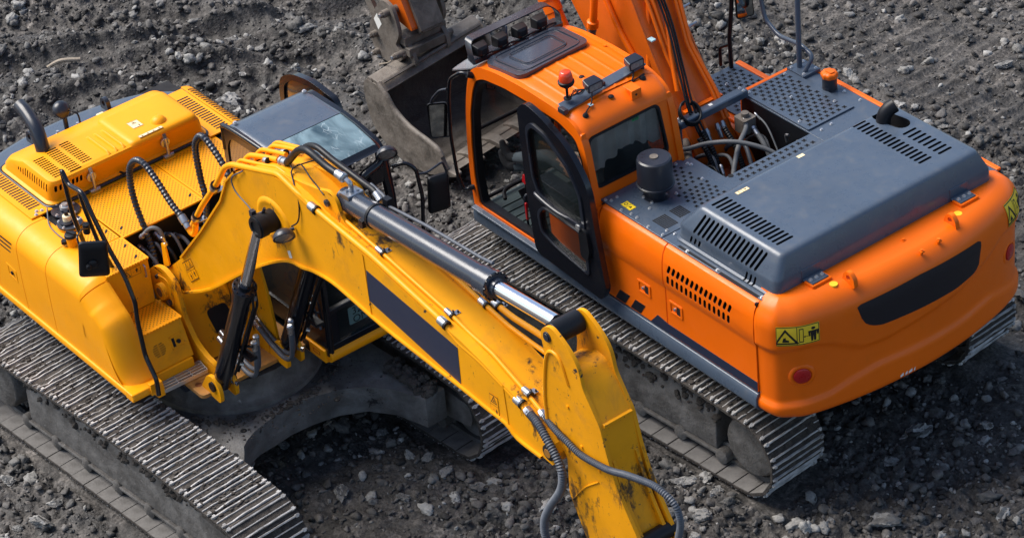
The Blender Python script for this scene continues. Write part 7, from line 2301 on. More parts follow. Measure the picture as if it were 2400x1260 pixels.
# yellow base rail under the cab
mb = MB()
mb.prism([(CY0 - 0.02, 0.95), (CY0 + 0.10, 0.95), (CY0 + 0.10, 1.075), (CY0 - 0.02, 1.075)], 'x', 1.66, 2.16)
mb.cyl((2.155, CY0 + 0.01, 1.01), (2.155, 1.36, 1.01), 0.062, n=24)
crl = build('cab_base_rail', mb, M['yellow'], YX, bevel=0.01, seg=3)
mb = MB(); mb.prism(rounded([(1.83, 0.965), (1.93, 0.965), (1.93, 1.065), (1.83, 1.065)], 0.004), 'y', CY0 - 0.0225, CY0 - 0.021); build('type_plate', mb, M['black'], crl)
mb = MB(); mb.prism([(1.985, 1.0), (2.085, 1.0), (2.085, 1.035), (1.985, 1.035)], 'y', CY0 - 0.0222, CY0 - 0.021, holes=[[(1.99, 1.004), (2.08, 1.004), (2.08, 1.031), (1.99, 1.031)]]); build('outline_mark', mb, M['red'], crl)
# interior grab handle seen through the side, monitor glow panels
mb = MB(); mb.tube([(1.93, 0.335, 1.52), (2.05, 0.325, 1.53), (2.10, 0.325, 1.50), (2.13, 0.33, 1.38), (2.15, 0.335, 1.30)], 0.011, n=8, sub=3); build('grab_handle', mb, M['slate'], ycab)
mb = MB(); mb.box((1.80, 0.40, 1.62), (1.83, 0.50, 1.70)); build('monitor', mb, mat('blue_label', (0.03, 0.16, 0.28), 0.4), ycab)
# wiper, lamp and mirror arm on the front corner
mb = MB(); mb.tube([(2.17, 0.90, 2.48), (2.19, 0.93, 2.56), (2.17, 1.10, 2.60), (2.10, 1.16, 2.66)], 0.04, n=14, sub=5); mb.prism(rounded([(0.86, 2.42), (1.16, 2.42), (1.18, 2.60), (0.90, 2.58)], 0.03), 'x', 2.165, 2.19)
wm = build('wiper_motor_cover', mb, M['blackgloss'], ycab, bevel=0.006, ang=50)
mb = MB()
for k in range(3): mb.tube([(2.20, 0.93 + 0.02 * k, 2.52), (2.22, 0.96 + 0.02 * k, 2.30), (2.23, 1.0 + 0.015 * k, 1.95)], 0.007, n=6)
for k in range(4): mb.cyl((2.19, 0.92 + 0.02 * k, 2.50), (2.215, 0.92 + 0.02 * k, 2.50), 0.011, n=8)
build('wiper_arm', mb, M['black'], wm)
headlamp((2.24, 1.14, 2.69), (0.75, -0.35, -0.45), 0.088, ycab)
rod('front_rail', fillet([(2.17, 1.22, 2.50), (2.24, 1.30, 2.54), (2.30, 1.36, 2.48), (2.32, 1.38, 2.20), (2.26, 1.36, 1.60), (2.22, 1.34, 1.20)], 0.06), 0.017, YX, 'blackgloss', smooth=False)
rod('mirror_arm', fillet([(2.31, 1.38, 2.42), (2.34, 1.44, 2.42), (2.34, 1.60, 2.45), (2.34, 1.63, 2.34), (2.34, 1.60, 2.22)], 0.03), 0.010, YX, 'dark', smooth=False)
mr2 = mirror('mirror', (2.31, 1.545, 2.16), 0.20, 0.36, (-0.92, 0.18, 0.05), (0, 0.03, 1), YX, 'black')
# open cab door folded back on the far side
dp = rounded([(0.46, 1.3), (0.42, 2.45), (0.46, 2.60), (0.64, 2.72), (0.95, 2.775), (1.30, 2.74), (1.36, 2.60), (1.34, 1.3)], [0.03, 0.1, 0.1, 0.12, 0.12, 0.06, 0.06, 0.03], 5)
dh = rounded([(0.52, 1.9), (0.49, 2.42), (0.52, 2.56), (0.67, 2.665), (0.95, 2.71), (1.26, 2.68), (1.29, 2.58), (1.28, 1.9)], 0.06, 5)
mb = MB(); mb.prism(dp, 'y', 1.28, 1.335, holes=[dh]); yd = build('door', mb, M['blackgloss'], YX, bevel=0.014, seg=3, ang=50)
mb = MB(); mb.prism(dh, 'y', 1.300, 1.306); build('door_glass', mb, mat('reflective_door_glass', (0.03, 0.03, 0.03), 0.03, coat=1.0, ior=1.9, alpha=0.93, rvar=0), yd)
mb = MB(); mb.box((1.05, 1.20, 1.10), (1.35, 1.28, 1.2)); build('far_sill', mb, M['yellow'], YX)

# --- boom
BN, BF = -0.39, 0.0
lower = [(1.10, 1.62), (1.27, 1.60), (1.75, 1.88), (2.33, 2.33), (2.80, 2.66), (3.10, 2.825), (3.28, 2.855), (3.44, 2.90), (3.69, 2.925), (3.96, 2.895), (4.33, 2.845), (4.86, 2.815), (5.27, 2.795), (5.57, 2.77), (5.80, 2.755), (5.93, 2.69), (6.20, 2.675), (6.31, 2.66)]
tip = [(6.38, 2.74), (6.40, 2.82), (6.36, 2.88)]
upper = [(6.13, 2.965), (5.98, 3.045), (5.81, 3.09), (5.58, 3.165), (5.34, 3.225), (5.14, 3.255), (4.74, 3.313), (4.28, 3.40), (3.91, 3.455), (3.62, 3.49), (3.40, 3.55), (3.20, 3.575), (2.95, 3.56), (2.69, 3.47), (2.46, 3.34), (2.31, 3.19), (2.17, 2.94), (1.75, 2.44), (1.33, 1.98), (1.06, 1.74), (1.04, 1.66)]
BO = lower + tip + upper
mb = MB(); mb.prism(BO, 'y', BN, BF); yb = build('boom', mb, M['yellow_worn'], YX, ang=28)
# flange lips: lower edge and front edge proud of the side
def lip(pts, y0, y1, t, name):
    mb = MB(); P = [Vector((a, 0, b)) for a, b in pts]
    rows = []
    for i, p in enumerate(P):
        d = (P[min(i+1, len(P)-1)] - P[max(i-1, 0)]).normalized(); n_ = Vector((-d.z, 0, d.x))
        rows.append([(p.x - n_.x*t, y, p.z - n_.z*t) for y in (y0, y1)] + [(p.x + n_.x*t, y, p.z + n_.z*t) for y in (y1, y0)])
    rows = [r_ + [r_[0]] for r_ in rows]
    mb.grid(rows); return build(name, mb, M['yellow_worn'], yb)
low_s = smooth_line(lower[1:-1], 3)
lip(low_s, BN - 0.022, BF + 0.02, 0.009, 'lower_flange')
lip([(1.33, 1.985), (1.75, 2.445), (2.17, 2.945), (2.31, 3.195), (2.46, 3.345)], BN - 0.02, BF + 0.02, 0.008, 'front_flange')
lip([(4.165, 3.40), (4.175, 2.87)], BN - 0.006, BN, 0.006, 'weld_seam')
lip([(5.80, 3.085), (5.82, 2.76)], BN - 0.005, BN, 0.006, 'weld_seam')
# navy panel
mb = MB(); mb.prism([(4.188, 3.275), (5.282, 3.141), (5.272, 2.812), (4.175, 2.995)][::-1], 'y', BN - 0.003, BN - 0.0008); build('navy_panel', mb, M['navy'], yb)
sign('warning_sign', (1.425, BN - 0.002, 1.775), (0.152, 0, 0.120), (-0.102, 0, 0.145), (0, -1, 0), 0.19, 0.185, yb, 'two', m=M['yellow'])
sign('warning_sign', (5.625, BN - 0.002, 2.748), (1, 0, 0.02), (0, 0, 1), (0, -1, 0), 0.095, 0.185, yb, 'tall', m=M['yellow'])
mb = MB(); mb.prism(rounded([(3.095, 2.845), (3.135, 2.862), (3.118, 2.925), (3.078, 2.905)], 0.006), 'y', BN - 0.0025, BN - 0.001); build('white_tag', mb, M['white'], yb)
# cylinder pivot: raised ring, stub shaft, cylinders both sides
mb = MB()
ring = []
ell = [(2.95 + 0.235 * math.cos(t) * 1.0, 3.10 + 0.20 * math.sin(t)) for t in np.linspace(0, 2*math.pi, 33)[:-1]]
mb.grid([[(2.95 + (a - 2.95) * k, BN - d, 3.12 + (b - 3.10) * k) for k, d in ((1.0, 0.0), (0.93, 0.014), (0.80, 0.018), (0.72, 0.010), (0.5, 0.008))] for a, b in ell], close_u=True)
build('pivot_ring', mb, M['yellow_worn'], yb, ang=50)
mb = MB(); mb.stack((2.95, BN, 3.14), (0, -1, 0), [(0, 0.092), (0.10, 0.088), (0.102, 0.096), (0.165, 0.096), (0.168, 0.085), (0.180, 0.085), (0.182, 0.055), (0.170, 0.052)], 32); mb.stack((2.95, BF, 3.14), (0, 1, 0), [(0, 0.09), (0.18, 0.088)], 24)
stub = build('pivot_shaft', mb, M['black'], yb, ang=30)
mb = MB(); mb.box((2.86, -0.55, 3.20), (2.90, -0.51, 3.25)); mb.cyl((2.93, -0.47, 3.22), (2.95, -0.46, 3.27), 0.012, n=8); build('grease_fitting', mb, M['dark'], stub)
cA = cylinder('boom_cylinder', (1.90, -0.53, 1.06), (2.95, -0.53, 3.14), 0.078, 0.046, 0.635, YX, 'blackgloss', 'rodgrey' if 'rodgrey' in M else 'chrome')
cB = cylinder('boom_cylinder', (1.90, 0.13, 1.06), (2.95, 0.13, 3.14), 0.078, 0.046, 0.635, YX, 'blackgloss', 'chrome')
for cyl_, y in ((cA, -0.53), (cB, 0.13)):
    for k, (dx, dy) in enumerate(((0.10, 0.03), (0.085, 0.075))):
        rod('oil_line', fillet([(2.50 + dx, y + dy, 2.30), (2.50 + dx, y + dy, 2.18), (2.28 + dx, y + dy, 1.78), (2.08 + dx, y + dy + 0.02, 1.42), (2.00 + dx, y + dy, 1.25)], 0.04), 0.011, cyl_, 'black', smooth=False)
    mb = MB(); mb.tube([(2.16, y + 0.08, 1.52), (2.26, y + 0.07, 1.60), (2.34, y + 0.10, 1.62)], 0.012, n=8); mb.box((2.20, y + 0.05, 1.50), (2.36, y + 0.12, 1.53)); build('line_clamp', mb, M['black'], cyl_)
    mb = MB(); mb.cyl((2.55, y + 0.04, 2.25), (2.60, y + 0.06, 2.25), 0.022, n=10); mb.cyl((1.98, y + 0.06, 1.10), (2.03, y + 0.08, 1.09), 0.022, n=10); mb.cyl((2.14, y + 0.06, 1.37), (2.17, y + 0.09, 1.36), 0.018, n=8); build('line_fitting', mb, M['steel'], cyl_)
# u-shaped hoses hanging between clamp plates
for (x, y) in ((2.20, -0.36), (2.14, -0.30), (2.22, -0.02), (2.16, 0.03)):
    o_ = hose([(x + 0.05, y, 1.58), (x + 0.04, y, 1.40), (x - 0.02, y + 0.01, 1.22), (x - 0.16, y + 0.02, 1.14), (x - 0.38, y + 0.03, 1.18), (x - 0.62, y + 0.05, 1.25)], 0.021, YX, m='hose')
# stick cylinder bracket on top of the boom
for y0 in (-0.315, -0.095):
    mb = MB(); mb.prism(rounded([(2.95, 3.45), (3.0, 3.56), (3.30, 3.60), (3.56, 3.655), (3.68, 3.70), (3.77, 3.66), (3.80, 3.56), (3.86, 3.48), (3.98, 3.42), (3.9, 3.36)], 0.05, 4), 'y', y0, y0 + 0.03); build('cylinder_bracket', mb, M['yellow_worn'], yb, bevel=0.005)
mb = MB(); mb.prism(slot2(3.655, 3.585, 0.0, 0.03, 0.032), 'y', -0.335, -0.315); mb.prism(slot2(3.655, 3.585, 0.0, 0.03, 0.032), 'y', -0.065, -0.05); build('bracket_pin', mb, M['dark'], yb, bevel=0.004)
M['cyl'] = mat('cylinder_blue_black', (0.022, 0.028, 0.042), 0.26, coat=0.5, dirt=0.12, dcol=(0.07, 0.06, 0.055), rvar=0.08)
sc = cylinder('stick_cylinder', (3.68, -0.19, 3.588), (6.30, -0.19, 3.765), 0.092, 0.056, 0.715, YX, 'cyl', 'chrome', 1.20)
mb = MB()
d = (Vector((6.30, 0, 3.765)) - Vector((3.68, 0, 3.588))).normalized()
for t in (0.42,):
    p = Vector((3.68, -0.19, 3.588)) + d * t; mb.stack(p - d * 0.012, d, [(0, 0.100), (0.024, 0.100)], 28)
mb.box((4.02, -0.30, 3.54), (4.07, -0.27, 3.60)); mb.box((4.07, -0.10, 3.66), (4.13, -0.05, 3.72))
build('clamp_band', mb, M['black'], sc)
rod('oil_line', fillet([(3.86, -0.05, 3.72), (4.05, -0.06, 3.70), (4.10, -0.085, 3.66), (4.6, -0.085, 3.72), (5.25, -0.085, 3.76), (5.42, -0.10, 3.80)], 0.04), 0.013, sc, 'hose', smooth=False)
mb = MB(); mb.prism(rounded([(3.74, 3.64), (3.86, 3.65), (3.86, 3.70), (3.74, 3.69)], 0.01), 'y', -0.26, -0.12); mb.cyl((3.78, -0.22, 3.69), (3.78, -0.22, 3.71), 0.012, n=8); mb.cyl((3.83, -0.15, 3.69), (3.83, -0.15, 3.71), 0.012, n=8); mb.tube([(3.80, -0.19, 3.69), (3.80, -0.19, 3.76), (3.76, -0.20, 3.79)], 0.02, n=10); build('port_block', mb, M['steel'], sc)
hose([(2.90, -0.22, 3.565), (2.97, -0.22, 3.58), (3.06, -0.22, 3.67), (3.17, -0.22, 3.78), (3.27, -0.22, 3.835), (3.37, -0.22, 3.84), (3.55, -0.21, 3.80), (3.74, -0.20, 3.79)], 0.030, YX, m='black')
hose([(2.98, -0.08, 3.63), (3.06, -0.08, 3.70), (3.14, -0.08, 3.745), (3.24, -0.08, 3.765), (3.42, -0.08, 3.745), (3.60, -0.08, 3.735), (3.78, -0.07, 3.71), (3.93, -0.07, 3.70), (4.02, -0.08, 3.66)], 0.026, YX, m='black')
# stick cylinder boom-side pipes
def ypipe(pts, r=0.020, m='yellow'):
    return rod('pipe', fillet(pts, 0.05, 6), r, yb, m, smooth=False, n=14)
ypipe([(1.50, -0.33, 2.36), (1.79, -0.37, 2.70), (2.10, -0.37, 3.06), (2.27, -0.37, 3.29), (2.39, -0.37, 3.37), (2.95, -0.37, 3.555), (3.08, -0.37, 3.60), (3.44, -0.37, 3.515), (4.24, -0.37, 3.43), (5.076, -0.37, 3.275), (5.286, -0.37, 3.18), (5.53, -0.37, 3.15), (5.86, -0.37, 3.05), (6.06, -0.375, 2.985)], 0.024)
ypipe([(2.30, -0.29, 3.15), (2.316, -0.29, 3.29), (2.39, -0.29, 3.375), (2.77, -0.29, 3.495), (2.94, -0.29, 3.56), (3.10, -0.29, 3.55), (3.32, -0.29, 3.54), (3.66, -0.29, 3.52), (4.24, -0.29, 3.43), (5.10, -0.29, 3.285), (5.323, -0.29, 3.23), (5.42, -0.29, 3.215), (5.57, -0.29, 3.19), (5.92, -0.31, 3.09), (6.16, -0.33, 3.02)], 0.016)
ypipe([(2.28, -0.22, 3.12), (2.33, -0.22, 3.31), (2.425, -0.22, 3.402), (2.63, -0.22, 3.48), (2.85, -0.22, 3.55)], 0.022)
ypipe([(2.35, -0.15, 3.15), (2.40, -0.15, 3.36), (2.50, -0.15, 3.455), (2.70, -0.15, 3.522), (2.86, -0.15, 3.57)], 0.019)
ypipe([(2.42, -0.08, 3.25), (2.47, -0.08, 3.40), (2.56, -0.08, 3.485), (2.745, -0.08, 3.552), (2.93, -0.08, 3.61)], 0.019)
ypipe([(2.40, -0.02, 3.25), (2.45, -0.02, 3.41), (2.53, -0.02, 3.475), (2.96, -0.02, 3.60), (3.3, -0.03, 3.62), (3.78, -0.03, 3.52), (4.17, -0.03, 3.445), (4.78, -0.03, 3.345), (5.12, -0.03, 3.28), (5.42, -0.03, 3.225), (5.62, -0.03, 3.215), (5.95, -0.04, 3.22)], 0.018)
ypipe([(5.05, 0.035, 3.28), (5.147, 0.035, 3.27), (5.40, 0.035, 3.25), (5.645, 0.035, 3.26), (5.95, 0.02, 3.28)], 0.024)
# bright clamps
def clamp(c, d, r, parent, w=0.055):
    c, d = Vector(c), Vector(d).normalized()
    mb = MB(); mb.stack(c - d * w / 2, d, [(0, r * 1.35), (w * 0.12, r * 1.45), (w * 0.88, r * 1.45), (w, r * 1.35)], 18)
    cl_ = build('pipe_clamp', mb, M['steel'], parent, ang=30)
    mb = MB(); mb.stack(c + d * w / 2, d, [(0, r * 1.6), (w * 0.22, r * 1.6)], 18); build('clamp_ring', mb, M['black'], cl_, ang=30)
    mb = MB(); mb.box(tuple(c + Vector((-0.03, 0.01, -r * 1.4 - 0.008))), tuple(c + Vector((0.03, 0.085, -r * 1.4)))); build('clamp_foot', mb, M['steel'], cl_, bevel=0.002)
    bolts(cl_, [tuple(c + Vector((-0.012, 0.045, -r*1.4))), tuple(c + Vector((0.014, 0.070, -r*1.4)))], r=0.010, h=0.016, m=M['dark'])
D1 = (1, 0, -0.16)
clamp((3.52, -0.37, 3.505), (1, 0, -0.1), 0.024, yb, 0.075); clamp((5.10, -0.37, 3.265), D1, 0.024, yb, 0.075); clamp((4.25, -0.29, 3.43), D1, 0.016, yb, 0.07); clamp((5.07, -0.29, 3.29), D1, 0.016, yb, 0.07)
clamp((5.13, -0.03, 3.28), D1, 0.018, yb, 0.07); clamp((5.20, 0.035, 3.265), D1, 0.024, yb, 0.06); clamp((5.95, -0.37, 3.02), D1, 0.024, yb, 0.07); clamp((5.97, -0.31, 3.08), D1, 0.018, yb, 0.07); clamp((2.05, -0.37, 3.0), (0.6, 0, 0.8), 0.026, yb, 0.06)
clamp((1.62, -0.35, 2.50), (0.6, 0, 0.8), 0.026, yb, 0.06); clamp((2.72, -0.25, 3.50), (1, 0, 0.3), 0.018, yb, 0.05); clamp((2.78, -0.12, 3.54), (1, 0, 0.3), 0.018, yb, 0.05)
# wiring on the boom and its round lamp
hl = headlamp((3.25, -0.50, 3.165), (0.75, -0.35, -0.55), 0.088, yb)
rod('lamp_bracket', [(3.25, -0.40, 3.20), (3.22, -0.47, 3.19)], 0.014, hl, 'dark', smooth=False)
rod('cable', [Vector(p) for p in ((3.28, -0.44, 3.25), (3.33, -0.41, 3.30), (3.36, -0.40, 3.40), (3.34, -0.38, 3.52), (3.22, -0.33, 3.58), (3.10, -0.25, 3.60), (3.14, -0.12, 3.62), (3.20, -0.02, 3.63))], 0.006, yb, 'black')
rod('cable', [Vector(p) for p in ((2.60, -0.40, 3.42), (2.45, -0.42, 3.30), (2.48, -0.43, 3.20), (2.66, -0.44, 3.15), (2.86, -0.50, 3.20), (2.94, -0.48, 3.24))], 0.006, yb, 'hose')
rod('cable', [Vector(p) for p in ((3.10, -0.25, 3.60), (3.18, -0.22, 3.66), (3.32, -0.24, 3.62), (3.50, -0.30, 3.66), (3.62, -0.32, 3.64))], 0.006, yb, 'black')
rod('cable', [Vector(p) for p in ((3.10, -0.25, 3.60), (2.98, -0.22, 3.60), (2.85, -0.20, 3.58))], 0.005, yb, 'black')
# ribbed hoses arching from the engine bay to the boom pipes
def ribhose(pts, r, parent, name='armoured_hose', m='hose', step=0.022):
    mb = MB(); mb.tube(pts, r, n=12, sub=8, rib=0.13, ribstep=step)
    return build(name, mb, M[m], parent, ang=25)
hA = ribhose([(0.90, -0.44, 1.55), (0.80, -0.37, 1.72), (0.68, -0.35, 1.92), (0.58, -0.35, 2.20), (0.595, -0.35, 2.47), (0.72, -0.35, 2.63), (0.868, -0.35, 2.675), (1.04, -0.35, 2.595), (1.225, -0.35, 2.455), (1.36, -0.345, 2.38)], 0.027, YX, m='dark', step=0.034)
hB = ribhose([(1.10, -0.02, 1.85), (1.12, 0.03, 2.25), (1.055, 0.05, 2.42), (1.05, 0.05, 2.70), (1.114, 0.05, 2.84), (1.217, 0.05, 2.905), (1.358, 0.05, 2.847), (1.513, 0.05, 2.71), (1.60, 0.03, 2.60), (1.75, 0.02, 2.50)], 0.027, YX, m='dark', step=0.034)
mb = MB(); mb.stack((1.355, -0.345, 2.385), (0.75, 0, -0.6), [(0, 0.034), (0.015, 0.036), (0.07, 0.036), (0.072, 0.028), (0.09, 0.03), (0.12, 0.03)], 14); build('hose_fitting', mb, M['steel'], hA)
mb = MB(); mb.tube([(1.44, -0.345, 2.31), (1.49, -0.34, 2.27), (1.53, -0.335, 2.31), (1.56, -0.335, 2.40)], 0.026, n=12, sub=5); build('pipe_elbow', mb, M['yellow'], hA)
# bay interior: hoses and valve shapes
mb = MB()
mb.box((0.55, -0.58, 1.05), (0.62, 0.34, 1.9)); mb.prism([(0.62, 1.0), (0.98, 1.0), (0.98, 1.35), (0.80, 1.45), (0.62, 1.45)], 'y', -0.5, 0.3)
bay = build('engine_bay', mb, M['black'], YX)
for k in range(9):
    y = -0.50 + 0.085 * k
    hose([(0.64, y, 1.82 - 0.05 * (k % 3)), (0.76, y + 0.02, 1.80 - 0.06 * (k % 2)), (0.86, y + 0.03, 1.66), (0.92, y + 0.02, 1.42)], 0.014 + 0.004 * (k % 2), bay, m='hose' if k % 3 else 'black')
hose([(0.90, -0.30, 1.85), (0.86, -0.31, 1.98), (0.80, -0.36, 2.0), (0.72, -0.42, 1.9)], 0.018, bay, m='hosegrey')
mb = MB(); mb.prism(rounded([(1.02, 1.75), (1.12, 1.80), (1.10, 1.98), (1.04, 2.0)], 0.02), 'y', -0.41, -0.395); build('hose_guide', mb, M['yellow'], YX, bevel=0.003)
# --- yellow stick with conduits
SN, SF = -0.345, -0.035
near = [(6.255, 3.78), (6.33, 3.855), (6.40, 3.87), (6.54, 3.795), (6.65, 3.69), (6.69, 3.505), (6.845, 3.265), (6.905, 3.02), (6.98, 2.81), (7.06, 2.66), (7.19, 2.45), (7.45, 2.02), (8.02, 1.08), (7.96, 0.96), (7.78, 0.96), (6.60, 2.08), (6.51, 2.27), (6.42, 2.45), (6.435, 2.78), (6.26, 2.98), (6.225, 3.22), (6.29, 3.58)]
body = [(6.30, 3.50), (6.50, 3.60), (6.60, 3.585), (6.69, 3.48), (6.845, 3.262), (6.90, 3.0), (6.94, 2.80), (7.00, 2.66), (7.12, 2.42), (7.40, 1.98), (7.96, 1.06), (7.80, 1.0), (6.63, 2.12), (6.46, 2.46), (6.46, 2.78), (6.28, 2.98), (6.25, 3.22)]
mb = MB(); mb.prism(rounded(body, 0.03, 3), 'y', SN + 0.02, SF - 0.02); ystk = build('stick', mb, M['yellow_chipped'], YX, bevel=0.012)
for y0 in (SN - 0.002, SF - 0.028):
    mb = MB(); mb.prism(rounded(near, [0.05, 0.05, 0.05, 0.1, 0.08] + [0.04] * 40, 4), 'y', y0, y0 + 0.03); build('stick_side_plate', mb, M['yellow_chipped'], ystk, bevel=0.006)
# raised doubler plate on the near side
dbl = [(6.265, 3.25), (6.275, 3.56), (6.36, 3.66), (6.47, 3.62), (6.52, 3.40)]
mb = MB(); mb.tube([(6.245, SN - 0.004, 3.02), (6.245, SN - 0.004, 3.24), (6.295, SN - 0.004, 3.55), (6.36, SN - 0.004, 3.66), (6.46, SN - 0.004, 3.64), (6.53, SN - 0.004, 3.46)], 0.014, n=8, sub=3); build('doubler_edge', mb, M['yellow'], ystk)
mb = MB(); mb.tube([(6.46, SN - 0.003, 2.42), (6.62, SN - 0.003, 2.62), (6.78, SN - 0.003, 2.76)], 0.008, n=6); mb.box((6.70, SN + 0.03, 3.252), (6.86, SF - 0.03, 3.275)); build('weld_seam', mb, M['yellow_chipped'], ystk)
mb = MB()
for (x, z) in ((6.50, 3.26), (6.62, 2.98), (6.80, 2.87)):
    mb.cyl((x, SN - 0.012, z), (x, SN, z), 0.012, n=8)
build('weld_nut', mb, M['yellow'], ystk)
# ribs flanking the channel on the stick's back
for y0 in (SN + 0.035, SF - 0.075):
    mb = MB(); mb.prism([(6.89, 3.0), (6.915, 2.98), (6.975, 2.80), (7.05, 2.64), (7.17, 2.44), (7.7, 1.55), (7.6, 1.55), (7.10, 2.40), (6.92, 2.78)], 'y', y0, y0 + 0.028); build('stick_rib', mb, M['yellow_chipped'], ystk, bevel=0.004)
# pins
mb = MB(); mb.cyl((6.34, SN - 0.012, 3.77), (6.34, SF + 0.012, 3.77), 0.040, n=24); mb.cyl((6.34, SN - 0.02, 3.77), (6.34, SN - 0.012, 3.77), 0.030, n=20); build('cylinder_pin', mb, M['dark'], ystk, bevel=0.004)
mb = MB(); mb.cyl((6.34, SN + 0.035, 3.77), (6.34, SF - 0.035, 3.77), 0.085, n=28); build('cylinder_eye', mb, M['black'], ystk, bevel=0.01)
mb = MB(); mb.stack((6.315, -0.43, 2.79), (0, 1, 0), [(0, 0.045), (0.008, 0.062), (0.03, 0.064), (0.45, 0.064), (0.47, 0.04)], 28); pv = build('stick_pivot_pin', mb, M['black'], ystk, ang=30)
mb = MB(); mb.stack((6.315, -0.432, 2.79), (0, 1, 0), [(0, 0.034), (0.006, 0.040)], 20); build('pin_end', mb, mat('rusty_pin_end', (0.30, 0.13, 0.02), 0.6, dirt=0.5), pv)
mb = MB(); mb.prism([(6.315 + 0.085 * math.cos(t), 2.79 + 0.085 * math.sin(t)) for t in np.linspace(0, 2*math.pi, 25)[:-1]], 'y', BN - 0.02, BN - 0.0005); build('pivot_boss', mb, M['yellow_worn'], yb, bevel=0.004)
mb = MB(); mb.cyl((7.155, SN + 0.02, 2.40), (7.155, SF + 0.015, 2.40), 0.062, n=24); build('cylinder_eye', mb, M['black'], ystk, bevel=0.008)
cylinder('bucket_cylinder', (7.20, -0.19, 2.36), (7.85, -0.19, 1.35), 0.06, 0.035, 0.6, YX, 'cyl', 'chrome')
# armoured hoses looping off the boom end
c1 = ribhose([(6.06, -0.375, 2.985), (6.20, -0.40, 2.97), (6.33, -0.43, 2.92), (6.44, -0.44, 2.83), (6.50, -0.45, 2.72), (6.46, -0.45, 2.555), (6.304, -0.45, 2.308), (6.221, -0.45, 2.122), (6.24, -0.45, 1.96), (6.40, -0.43, 1.80), (6.8, -0.40, 1.80)], 0.029, YX, step=0.020)
c2 = ribhose([(6.20, -0.335, 3.005), (6.36, -0.37, 2.99), (6.50, -0.38, 2.97), (6.63, -0.38, 2.94), (6.80, -0.38, 2.955), (6.966, -0.38, 2.987), (7.14, -0.38, 3.05), (7.298, -0.38, 3.098), (7.43, -0.38, 3.13), (7.518, -0.38, 3.13), (7.60, -0.37, 3.10), (7.649, -0.36, 3.04), (7.66, -0.35, 2.92), (7.61, -0.34, 2.75), (7.5, -0.30, 2.5)], 0.023, YX, step=0.018)
mb = MB(); mb.stack((6.03, -0.373, 2.998), (0.9, 0, -0.35), [(0, 0.030), (0.02, 0.036), (0.05, 0.036), (0.052, 0.028), (0.09, 0.032), (0.13, 0.032)], 6); build('hose_fitting', mb, M['steel'], c1)
mb = MB(); mb.stack((6.14, -0.33, 3.02), (0.9, -0.1, -0.30), [(0, 0.022), (0.02, 0.028), (0.05, 0.028), (0.052, 0.022), (0.09, 0.025), (0.11, 0.025)], 6); build('hose_fitting', mb, M['steel'], c2)
# ------------------------------------------------------------------ stones one can tell apart, each its own thing
ROCKS = [
 (7.75, 0.20, 0.110, 'large pale boulder half sunk in the rubble above the yellow hood'),
 (7.38, 0.15, 0.062, 'small white upright stone beside the large pale boulder'),
 (6.72, 0.98, 0.150, 'long flat pale slab lying between the dark counterweight and the yellow cab door'),
 (6.62, 0.18, 0.072, 'broad pale stone just above the folded-back yellow cab door'),
 (4.20, -3.24, 0.066, 'angular pale stone nearest the orange boom at the top edge'),
 (3.94, -2.93, 0.058, 'pale block of stone just right of the orange boom pipes'),
 (3.16, -3.52, 0.068, 'pale stone seen between the two grey handrail bars'),
 (3.42, -3.46, 0.076, 'tan lump of rock left of the tall grey handrail'),
 (2.57, -3.74, 0.105, 'large white-grey stone right of the orange fuel cap'),
 (2.13, -3.82, 0.060, 'rounded pale stone, upper of a pair beyond the exhaust stack'),
 (2.16, -3.60, 0.048, 'small rounded stone, lower of a pair beyond the exhaust stack'),
 (1.55, -4.90, 0.088, 'lone grey boulder in the far upper right corner'),
 (1.75, -3.67, 0.062, 'flat pale stone just beyond the exhaust stack'),
 (1.14, -3.65, 0.058, 'dull grey stone beyond the right edge of the slate hood'),
 (-2.08, -0.20, 0.120, 'flat bluish slab in the shade behind the orange counterweight'),
 (-2.46, -0.66, 0.074, 'oblong grey stone in the lower right, farthest from the orange track'),
 (-2.77, 0.79, 0.144, 'biggest pale grey slab lying at the bottom right edge'),
 (-2.46, 1.08, 0.062, 'small pale stone left of the biggest slab at the bottom right'),
 (-1.29, 1.66, 0.112, 'pale boulder between the yellow stick and the orange rear track'),
 (-1.39, 1.49, 0.070, 'grey stone wedged between the boulder and the orange track plates'),
 (-1.62, 1.56, 0.072, 'dark grey stone right of the pale boulder by the orange track'),
 (-2.23, 0.19, 0.076, 'upright two-toned stone behind the end of the orange track'),
 (1.52, 3.77, 0.064, 'pale oval stone in the shade under the yellow arch'),
 (1.42, 3.36, 0.062, 'flat narrow stone in the shade nearest the yellow undercarriage'),
 (1.01, 3.07, 0.056, 'narrow upright stone beside the far yellow track'),
 (0.60, 3.09, 0.060, 'rounded grey stone, left one of a pair near the far yellow track'),
 (0.45, 3.01, 0.056, 'squarish bluish stone, right one of a pair near the far yellow track'),
 (0.63, 3.78, 0.090, 'broad pale blue patch of flat stone in the rubble below the arch'),
 (0.20, 3.45, 0.056, 'small smooth stone alone in the rubble under the yellow boom'),
 (-0.15, 3.16, 0.074, 'light stone in the rubble left of the hanging armoured hose'),
 (0.20, 3.02, 0.074, 'faceted grey stone below the tip of the far yellow track'),
 (2.73, 5.81, 0.086, 'large grey clod at the left edge below the near yellow track'),
 (2.01, 5.88, 0.094, 'flat pointed stone near the bottom left corner'),
 (2.15, 6.05, 0.062, 'dark angular stone at the very bottom left'),
 (2.16, 5.66, 0.062, 'grey lump beside the outer edge of the near yellow track'),
 (-1.75, 1.82, 0.115, 'brownish lump of rock at the bottom edge right of the yellow stick'),
]
